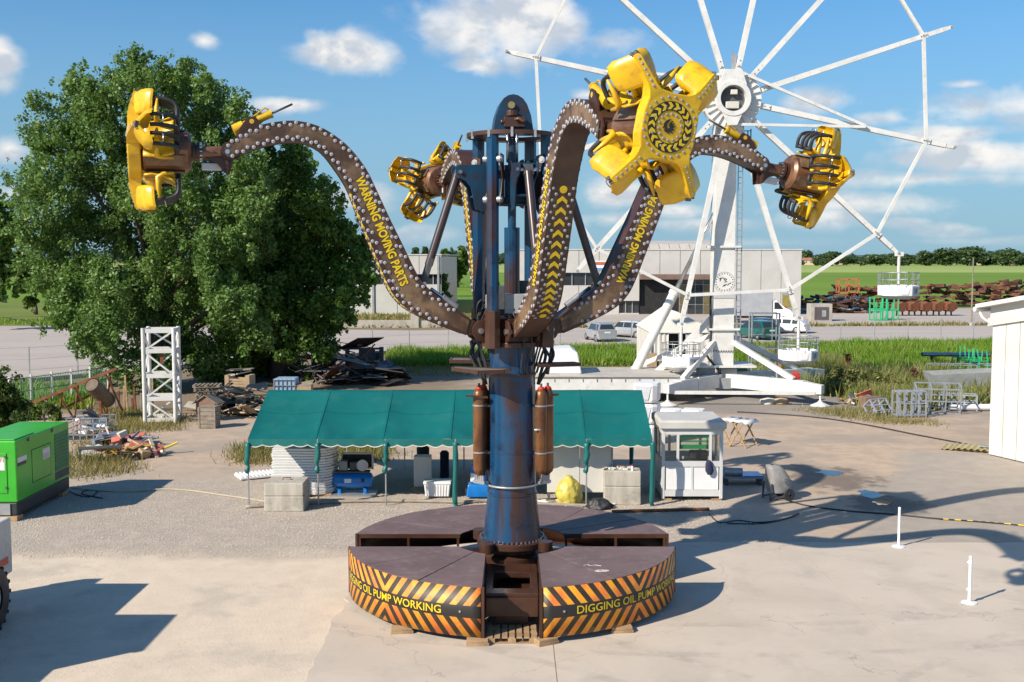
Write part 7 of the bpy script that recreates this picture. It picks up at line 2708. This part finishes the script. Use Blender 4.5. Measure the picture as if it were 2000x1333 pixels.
car(carpos(1174, 668), R(104), SILV, 'silver tall hatchback parked nearest, seen from behind', 'mpv')
car(carpos(1230, 661), R(140), SILV2, 'silver estate car parked right of the tall hatchback', 'wagon')
car(carpos(1484, 664), R(112), CARG, 'dark green crossover parked right of the wheel column', 'suv')
car((carpos(1496, 655)[0], carpos(1496, 655)[1] + 1.5, .014), R(112), CARB, 'blue car mostly hidden behind the dark green crossover', 'small')
car(carpos(1538, 652), R(150), CARW, 'white hatchback parked furthest right by the hall', 'hatch')
# box van
p = gr(1490, 632)
vn = thing('box_van', 'white box van with a grey body parked at the hall', 'van', (p.x, p.y + 1.3, 0), R(-10))
MB().bb(-3.6, 1.2, -1.1, 1.1, .75, 3.4).build('cargo_box', paint('van_grey', (.34, .35, .37), (.30, .31, .33), 1, .5), vn, bevel=.04)
mb = MB()
rows = []
for y, f in ((-1.0, .97), (-.92, 1), (.92, 1), (1.0, .97)):
    rows.append([Vector((x, y, z)) for x, z in ((1.25, .5), (1.25, 2.35), (1.6, 2.5 * f), (2.5, 1.65), (3.1, 1.35), (3.3, 1.05), (3.3, .5), (1.25, .5))])
mb.grid(rows)
mb.add(rows[0][:7], [tuple(range(7))])
mb.add(rows[-1][:7], [tuple(range(7))])
mb.build('cab', CARW, vn, auto=35)
MB().add([(1.72, -.9, 2.40), (1.72, .9, 2.40), (2.50, .88, 1.69), (2.50, -.88, 1.69)], [(0, 1, 2, 3)]).build('windscreen', GLASSD, vn)
for s in (-1, 1):
    MB().add([(1.40, s * 1.01, 1.5), (2.35, s * 1.01, 1.5), (1.78, s * 1.0, 2.22), (1.40, s * 1.0, 2.22)], [(0, 1, 2, 3)]).build('side_window', GLASSD, vn)
    for x in (-2.4, 2.35):
        MB().lathe([(.0, -.12), (.35, -.12), (.37, -.06), (.37, .06), (.35, .12), (0, .12)], 18, (x, s * .95, .37), axis='Y').build('wheel', BLACK, vn, auto=35)
MB().bb(-3.5, 1.25, -.5, .5, .5, .74).build('chassis', DGREY, vn)

# ---------------- rusty steel stock and green frames across the road
random.seed(31)
for row_i, (xa, xb, yy, hh, lab) in enumerate(((X(1572, 138), X(1690, 138), 138, 2.2, 'dark rust and blue steel racks stacked beside the hall'), (X(1640, 150), X(1790, 150), 150, 3.0, 'long bank of rusty steel scrap left of the hanging gondola'),
                                               (X(1790, 156), X(1990, 156), 156, 3.2, 'long bank of rusty steel scrap right of the hanging gondola'), (X(1950, 170), X(2060, 170), 170, 3.4, 'furthest bank of rusty steel scrap at the right edge'))):
    o = thing('steel_stock', lab, 'steel stock', ((xa + xb) / 2, yy, 0))
    pal = [paint('stock_rust', (.15, .055, .028), (.09, .035, .02), 1.5, .85), BROWN, paint('stock_rust2', (.20, .08, .04), (.12, .05, .03), 1.5, .85)] if row_i else [RUST, paint('stock_blue', (.02, .10, .18), (.02, .07, .12), 2, .6), BROWN, DGREY]
    x = xa
    while x < xb:
        for lvl in range(4):
            h_ = hh / 4
            for k in range(3):
                MB().box((x + random.uniform(-.3, .3), yy + random.uniform(-2, 2), h_ * (lvl + .5) + random.uniform(-.2, .2)), (random.uniform(.5, 2.2), random.uniform(.15, 1.2), h_ * random.uniform(.25, .6)), M=Matrix.Rotation(random.gauss(0, .6), 3, 'Z') @ Matrix.Rotation(random.gauss(0, .2), 3, 'Y')).build('beam', random.choice(pal), o, world=True)
        x += 1.5
for k in range(5):
    q = gr(1762 + 24 * k, 618)
    o = thing('rusty_hopper', ['leftmost', 'second', 'middle', 'fourth', 'rightmost'][k] + ' rusty folded steel hopper in the row right of the green frames', 'hopper', (q.x, q.y + 1, 0), R(20), 'row of rusty hoppers')
    mb = MB()
    N = Matrix(((1, 0, 0, 0), (0, 0, 1, -.7), (0, 1, 0, 0), (0, 0, 0, 1)))
    mb.prism([(-.7, .7), (.1, .5), (.8, .9), (.75, 1.5), (.0, 1.7), (-.75, 1.3)], 0, 1.4, N)
    mb.build('shell', RUST, o)
    MB().bar((-.4, 0, 0), (-.3, 0, .75), .14).build('leg', BROWN, o)
    MB().bar((.5, 0, 0), (.4, 0, .75), .14).build('leg', BROWN, o)
q = gr(1655, 590)
pc = thing('orange_cage', 'orange steel cage standing on the scrap bank', 'cage', (at(1655, 580, 146).x, 146, 2.2))
for x in (-1.3, 0, 1.3):
    for y in (-.6, .6):
        MB().bar((x, y, 0), (x, y, 1.9), .14).build('post', paint('cage_orange', (.50, .16, .06), (.42, .13, .05), 2, .7), pc)
for z in (.1, 1.0, 1.85):
    for y in (-.6, .6):
        MB().bar((-1.3, y, z), (1.3, y, z), .14).build('rail', MATS['cage_orange'], pc)
for i, (px, py, wdt, hh) in enumerate(((1715, 627, 1.5, 2.6), (1738, 625, 1.4, 2.4))):
    q = gr(px, py)
    o = thing('green_steel_stillage', ['bright green steel frame across the road, left of a pair', 'bright green steel frame across the road, right of a pair'][i], 'stillage', (q.x, q.y, 0), R(8))
    for x in (-wdt / 2, 0, wdt / 2):
        for y in (-.5, .5):
            MB().bar((x, y, 0), (x, y, hh * (1 if x else .8)), .11).build('post', SCAFG, o)
    for z in (.1, hh * .45, hh * .5):
        for y in (-.5, .5):
            MB().bar((-wdt / 2, y, z), (wdt / 2, y, z), .10).build('rail', SCAFG, o)


# ---------------- trees
def leaf_cloud(centres, n, size, seed, shell=.5, up=.3):
    """leaf quads spread through overlapping lobes, denser to their outside"""
    rng = np.random.default_rng(seed)
    cs = np.array([c[:3] for c in centres])
    rs = np.array([c[3:] for c in centres])
    vol = rs.prod(1) ** .72
    idx = rng.choice(len(cs), n, p=vol / vol.sum())
    d = rng.normal(size=(n, 3))
    d /= np.linalg.norm(d, axis=1, keepdims=True)
    rad = shell + (1.06 - shell) * rng.random((n, 1)) ** .75
    rad *= 1 + .16 * np.sin(d[:, :1] * 7 + idx[:, None]) * np.cos(d[:, 2:] * 6 + idx[:, None] * 2)
    p = cs[idx] + d * rad * rs[idx]
    # twigs: gather leaves to little sprays
    p += rng.normal(0, .06, p.shape)
    nrm = d * .6 + rng.normal(size=(n, 3)) * .75
    nrm[:, 2] += up
    nrm /= np.linalg.norm(nrm, axis=1, keepdims=True)
    t1 = np.cross(nrm, rng.normal(size=(n, 3)))
    t1 /= np.linalg.norm(t1, axis=1, keepdims=True)
    t2 = np.cross(nrm, t1)
    s = size * (.6 + .8 * rng.random((n, 1)))
    a = p - t1 * s
    b_ = p + t2 * s * .55 + nrm * s * .12
    c = p + t1 * s
    dd = p - t2 * s * .55 + nrm * s * .12
    return np.stack([a, b_, c, dd], 1).reshape(-1, 3)


def lobes(cx, cy, z0, z1, rx, n, rl, seed, prof=None):
    random.seed(seed)
    out = []
    for k in range(n):
        f = (k + .5) / n
        z = z0 + (z1 - z0) * f
        wdt = rx * (prof(f) if prof else math.sin(PI * (.12 + .80 * f)) ** .7)
        a = k * 2.399 + random.uniform(-.5, .5)
        u = random.uniform(.45, .92)
        r = rl * random.uniform(.7, 1.2)
        out.append((cx + wdt * u * math.cos(a), cy + wdt * u * math.sin(a), z + random.uniform(-.5, .5), r, r, r * random.uniform(.7, 1.0)))
    return out


BARK = paint('bark', (.11, .085, .06), (.075, .055, .04), 3, .9, bump=.6, bscale=9, stretch=(3, 3, .6))


def tree(name, label, base, lob, n, size, mat, seed, trunk_h, trunk_r, group=None, cat='tree', limbs=14, shell=.45):
    o = thing(name, label, cat, base, 0, group)
    b = Vector(base)
    vs = leaf_cloud(lob, n, size, seed, shell) - np.array([b.x, b.y, b.z])
    link('crown', np_mesh('crown', vs, 4, mat), o)
    mb = MB()
    mb.tube([(0, 0, -.1), (.05, .02, trunk_h * .25), (-.05, .05, trunk_h * .6), (.1, 0, trunk_h)], [trunk_r * 1.35, trunk_r, trunk_r * .75, trunk_r * .3], 10)
    tk = mb.build('trunk', BARK, o, smooth=True)
    random.seed(seed)
    for c in random.sample(lob, min(limbs, len(lob))):
        q = Vector(c[:3]) - b
        z = min(max(trunk_h * .15, q.z * random.uniform(.35, .6)), trunk_h * .9)
        s = Vector((0, 0, z))
        m_ = s.lerp(q, .5) + Vector((0, 0, .5))
        MB().tube([s, m_, q], [trunk_r * .35, trunk_r * .22, trunk_r * .08], 6).build('limb', BARK, tk, smooth=True)
    return o


LEAF1 = leaf_mat('poplar_leaf', (.110, .220, .038), (.225, .335, .105), .40, (.090, .185, .034))
LEAF2 = leaf_mat('dark_leaf', (.080, .175, .026), (.150, .255, .044), .40, (.065, .142, .024))
LEAF3 = leaf_mat('light_leaf', (.085, .15, .02), (.13, .19, .03), .3, (.06, .11, .02))
LEAFF = leaf_mat('far_leaf', (.060, .105, .036), (.080, .130, .045), .2, (.045, .080, .032))


def lobes_px(lst, Y, dep, seed):
    """lobes given where their middles show: pixel, radius in pixels"""
    random.seed(seed)
    out = []
    for px, py, r in lst:
        yy = Y + random.uniform(-dep, dep)
        c = at(px, py, yy)
        rr = r / F_PX * yy
        out.append((c.x, c.y, c.z, rr * .66, rr * .66, rr * .60))
        for k in range(11 if r > 30 else 4):
            d = Vector((random.gauss(0, 1), random.gauss(0, .8), random.gauss(0, 1))).normalized() * rr * random.uniform(.60, 1.05)
            q = rr * random.uniform(.16, .36)
            out.append((c.x + d.x, c.y + d.y, c.z + d.z, q, q, q * random.uniform(.7, 1.3)))
        for k in range(6 if r > 30 else 2):                     # loose sprays past the lobe
            d = Vector((random.gauss(0, 1), random.gauss(0, .6), random.gauss(.35, 1))).normalized() * rr * random.uniform(1.0, 1.3)
            q = rr * random.uniform(.07, .13)
            out.append((c.x + d.x, c.y + d.y, c.z + d.z, q, q, q * random.uniform(1.2, 2.4)))
    return out


big = [(280, 160, 62), (210, 190, 52), (150, 200, 55), (350, 180, 58), (420, 210, 55), (110, 250, 62), (190, 260, 75), (290, 250, 85), (390, 270, 80), (450, 290, 48), (90, 340, 68), (170, 350, 85), (270, 360, 95), (370, 370, 90), (450, 390, 62),
       (75, 420, 58), (150, 440, 82), (250, 460, 95), (350, 470, 95), (430, 480, 75), (90, 500, 62), (170, 530, 82), (270, 560, 90), (370, 580, 85), (440, 590, 60), (130, 590, 62), (200, 620, 72), (300, 650, 72), (380, 680, 62), (180, 670, 48), (240, 720, 45),
       (320, 730, 50), (420, 700, 55), (55, 345, 36), (40, 400, 26), (270, 125, 32), (150, 155, 30), (330, 145, 32), (460, 220, 40), (470, 250, 36), (400, 165, 34), (60, 480, 34), (240, 150, 40), (190, 730, 30), (215, 760, 28), (482, 320, 42), (490, 410, 52), (485, 500, 56), (478, 590, 56), (515, 350, 36), (510, 460, 44), (515, 560, 46), (500, 650, 46), (470, 370, 46), (455, 670, 44)]
tree('poplar_tree', 'big leafy tree filling the left, grey-green and catching the sun', (at(300, 740, 59).x, 59.0, 0), lobes_px(big, 58, 3.0, 1), 180000, .10, LEAF1, 2, 11, .42, 'trees by the yard', limbs=18, shell=.35)
rt = [(560, 320, 42), (590, 360, 48), (545, 380, 60), (620, 400, 50), (650, 440, 48), (520, 440, 62), (590, 450, 72), (680, 480, 46), (530, 520, 70), (610, 530, 78), (690, 540, 42), (500, 590, 62), (580, 600, 78), (660, 590, 55), (520, 660, 62), (600, 660, 62), (480, 690, 50),
      (550, 710, 58), (500, 500, 50), (495, 400, 50), (530, 340, 34), (715, 520, 26), (700, 580, 28), (640, 640, 36), (660, 620, 30), (460, 640, 50), (460, 540, 50), (470, 460, 42), (630, 690, 30), (440, 730, 40), (500, 740, 36), (575, 300, 26)]
tree('oak_tree', 'dark green broad tree just right of the big leafy one', (at(545, 740, 63).x, 63.0, 0), lobes_px(rt, 62, 2.6, 3), 95000, .125, LEAF2, 5, 9, .40, 'trees by the yard', limbs=14, shell=.4)
le = [(-30, 420, 50), (-10, 470, 46), (-25, 520, 55), (-15, 400, 28), (0, 440, 30), (-20, 560, 40)]
tree('cypress_tree', 'dark tree cut off by the left edge', gr(-30, 622), lobes_px(le, 105, 1.5, 4), 9000, .26, LEAF2, 6, 9, .4, limbs=6)
bu = [(40, 520, 24), (70, 540, 26), (45, 560, 20), (90, 560, 24), (110, 590, 20), (60, 590, 16)]
tree('hedge_bush', 'sunlit bush at the far road side, left of the big tree', gr(70, 615), lobes_px(bu, 118, 1.5, 5), 7000, .22, LEAF3, 7, 2.5, .2, limbs=4, cat='bush')
sh_ = [(5, 770, 38), (-20, 800, 45), (30, 790, 26), (10, 820, 32), (-10, 745, 30), (35, 815, 20)]
tree('garden_bush', 'dark green bush behind the generator at the left edge', gr(0, 850), lobes_px(sh_, 41, .5, 8), 9000, .07, leaf_mat('bush_leaf', (.035, .08, .012), (.12, .17, .02), .3, (.025, .06, .01)), 8, 1.2, .08, limbs=4, cat='bush')
sb = [(70, 805, 14), (95, 800, 12), (110, 815, 12), (60, 820, 12)]
tree('small_bush', 'small pale shrub between the bush and the green fence', gr(85, 830), lobes_px(sb, 47, .3, 9), 2200, .07, LEAF3, 9, .6, .04, limbs=3, cat='bush')
# trees behind the left hall and between the halls
far1 = [(880, 520, 18), (900, 525, 20), (870, 500, 14), (905, 500, 16), (890, 540, 18), (915, 520, 12)]
tree('round_tree', 'round green tree between the two halls', gr(890, 553), lobes_px(far1, 250, 2, 11), 6000, .42, LEAF3, 11, 6, .3, limbs=5)
far2 = [(868, 560, 9), (870, 580, 10), (866, 545, 7), (872, 595, 9)]
tree('dark_shrub', 'dark narrow shrub at the corner of the pale hall', gr(872, 612), lobes_px(far2, 137, .6, 12), 3000, .22, LEAF2, 12, 3, .2, limbs=3)
for i, (px, py, r, lab) in enumerate(((812, 494, 9, 'small conifer tip above the pale hall roof, left of two'), (830, 492, 9, 'small conifer tip above the pale hall roof, right of two'))):
    tree('conifer', lab, gr(px, 580), lobes_px([(px, py + 4, r * .8), (px, py - 4, r * .5), (px, py + 14, r)], 190, .5, 20 + i), 1800, .35, LEAFF, 20 + i, 8, .3, limbs=2)
# weeds with size of their own
for i, (px, py, r, lab, m) in enumerate(((1785, 742, 13, 'tall rust brown dock weed standing in the grass', paint('dock', (.12, .06, .03), (.09, .045, .025), 5, .9)), (1655, 715, 14, 'reddish brown weed clump beside the hanging gondola', paint('dock2', (.30, .12, .04), (.22, .09, .03), 5, .9)))):
    tree('dock_weed', lab, gr(px, py + 18), lobes_px([(px, py, r * .5), (px - 2, py + 8, r * .6), (px + 2, py - 10, r * .4), (px, py - 18, r * .3)], gr(px, py + 18).y, .2, 30 + i), 900, .07, m, 30 + i, .8, .03, limbs=2, cat='weed')
wb = [(1632, 748, 13), (1650, 752, 12), (1678, 742, 15), (1660, 734, 14), (1702, 752, 13), (1735, 745, 14), (1760, 754, 11), (1640, 728, 12), (1715, 738, 12), (1690, 758, 12), (1625, 738, 10)]
tree('bramble_patch', 'rough bramble bushes behind the right outrigger', gr(1650, 772), lobes_px(wb, 55.5, 1.2, 33), 9000, .075, leaf_mat('bramble_leaf', (.13, .17, .04), (.30, .28, .10), .35, (.20, .21, .06)), 33, .6, .05, limbs=5, cat='bush')

# ---------------- far tree line and farmhouses
protos = []
for k in range(5):
    lb = lobes(0, 0, 2.0, 8.5, 3.6, 16, 1.9, 40 + k)
    protos.append(np_mesh('crown', leaf_cloud([(a, b_, c * .82, d, e, f) for a, b_, c, d, e, f in lb], 1500, .55, 50 + k, .3), 4, LEAFF))
tm = MB().cyl((0, 0, -.1), (0, 0, 4), .35, 6, .2).mesh('trunk')
tm.materials.append(BARK)
random.seed(77)
px = 1560
cnt = 0
spots = []
while px < 2040:
    spots.append((px, random.uniform(820, 1120), random.choice([.55, .7, .8, .95, 1.2, 1.45]), 'tree in the far line beyond the fields', 'far tree line on the right'))
    px += random.uniform(3, 8.5)
for px in range(860, 1010, 9):
    spots.append((px, random.uniform(900, 1100), random.choice([.9, 1.1, 1.3]), 'tree in the far line between the two halls', 'far tree line between the halls'))
for px in range(-30, 60, 10):
    spots.append((px, random.uniform(600, 800), random.choice([.9, 1.2]), 'tree in the far line left of the big tree', 'far tree line on the left'))
for px, Y_, s, lab, grp in spots:
    o = thing('far_tree', lab, 'tree', (at(px, 510, Y_).x, Y_, 0), random.uniform(0, 6), grp)
    o.matrix_basis = o.matrix_basis @ Matrix.Diagonal((s * 1.15, s * 1.15, s, 1))
    o.matrix_basis = o.matrix_basis @ Matrix.Diagonal((random.uniform(.8, 1.5), random.uniform(.8, 1.5), random.uniform(.75, 1.15), 1))
    link('crown', random.choice(protos), o)
    link('trunk', tm, o)
for px, s, lab in ((1890, 2.2, 'largest broad crown in the far tree line'), (1848, 2.0, 'tall rounded crown left of the largest far tree'), (1808, 1.7, 'lone rounded far tree left of the tall pair'), (1625, 1.7, 'taller far tree beside the hall end'), (1958, 1.8, 'tall far tree near the right edge'), (1905, 2.1, 'right half of the broadest far crown')):
    o = thing('far_tree', lab, 'tree', (at(px, 510, 860).x, 860, 0), random.uniform(0, 6))
    o.matrix_basis = o.matrix_basis @ Matrix.Diagonal((s * 1.2, s * 1.2, s * .85, 1))
    link('crown', random.choice(protos), o)
    link('trunk', tm, o)
FW = paint('farm_wall', (.55, .42, .32), (.48, .37, .28), .5, .9)
FR_ = paint('farm_roof', (.36, .16, .10), (.30, .13, .08), .5, .9)
for px, wdt, h_, lab in ((1582, 16, 5, 'pale farmhouse nearest the hall end in the far trees'), (1600, 14, 6, 'farmhouse second from the hall end'), (1618, 14, 5, 'farmhouse third from the hall end'), (1640, 10, 6, 'farmhouse with red roof below the taller far tree'),
                         (1766, 14, 7, 'orange roofed farmhouse behind the hanging gondola'), (1907, 16, 7, 'pinkish farmhouse under the broad far crown'), (1970, 14, 7, 'farmhouse near the right edge of the far trees'), (1004, 10, 6, 'farmhouse seen between tower posts')):
    Y_ = random.uniform(960, 1010)
    wdt, h_ = wdt * .75, h_ * .8
    o = thing('farmhouse', lab, 'house', (at(px, 512, Y_).x, Y_, 0), R(random.uniform(-20, 20)))
    MB().bb(-wdt / 2, wdt / 2, -4, 4, 0, h_).build('wall', FW, o)
    mb = MB()
    N = Matrix(((1, 0, 0, 0), (0, 0, 1, 0), (0, 1, 0, 0), (0, 0, 0, 1)))
    mb.add([(-wdt / 2 - .6, -4.6, h_), (wdt / 2 + .6, -4.6, h_), (wdt / 2 + .6, 0, h_ + 2.2), (-wdt / 2 - .6, 0, h_ + 2.2), (-wdt / 2 - .6, 4.6, h_), (wdt / 2 + .6, 4.6, h_)], [(0, 1, 2, 3), (3, 2, 5, 4), (0, 3, 4), (1, 5, 2)])
    mb.build('roof', FR_, o)
    for k in range(3):
        MB().bb(-wdt / 2 + wdt * (k + .7) / 3.4, -wdt / 2 + wdt * (k + 1.0) / 3.4, -4.06, -4.002, h_ * .5, h_ * .75).build('window', GLASSD, o)
# far hills, with the blue of distant haze painted into their colour
HILL = paint('hazy_hills', (.10, .16, .22), (.09, .15, .21), .001, 1.0, spec=0)
rows0, rows1 = [], []
for k in range(121):
    x = -3200 + k * 6400 / 120
    h_ = 14 + 26 * max(0, mnoise.noise(Vector((x * .0009, 3.1, 0)))) + 8 * mnoise.noise(Vector((x * .004, 1, 0)))
    rows0.append(Vector((x, 3900, -5)))
    rows1.append(Vector((x, 4050, max(6, h_))))
hb = [Vector((p.x, 4300, -5)) for p in rows0]
tag(MB().grid([rows0, rows1, hb]).build('hills', HILL, smooth=True), kind='structure')
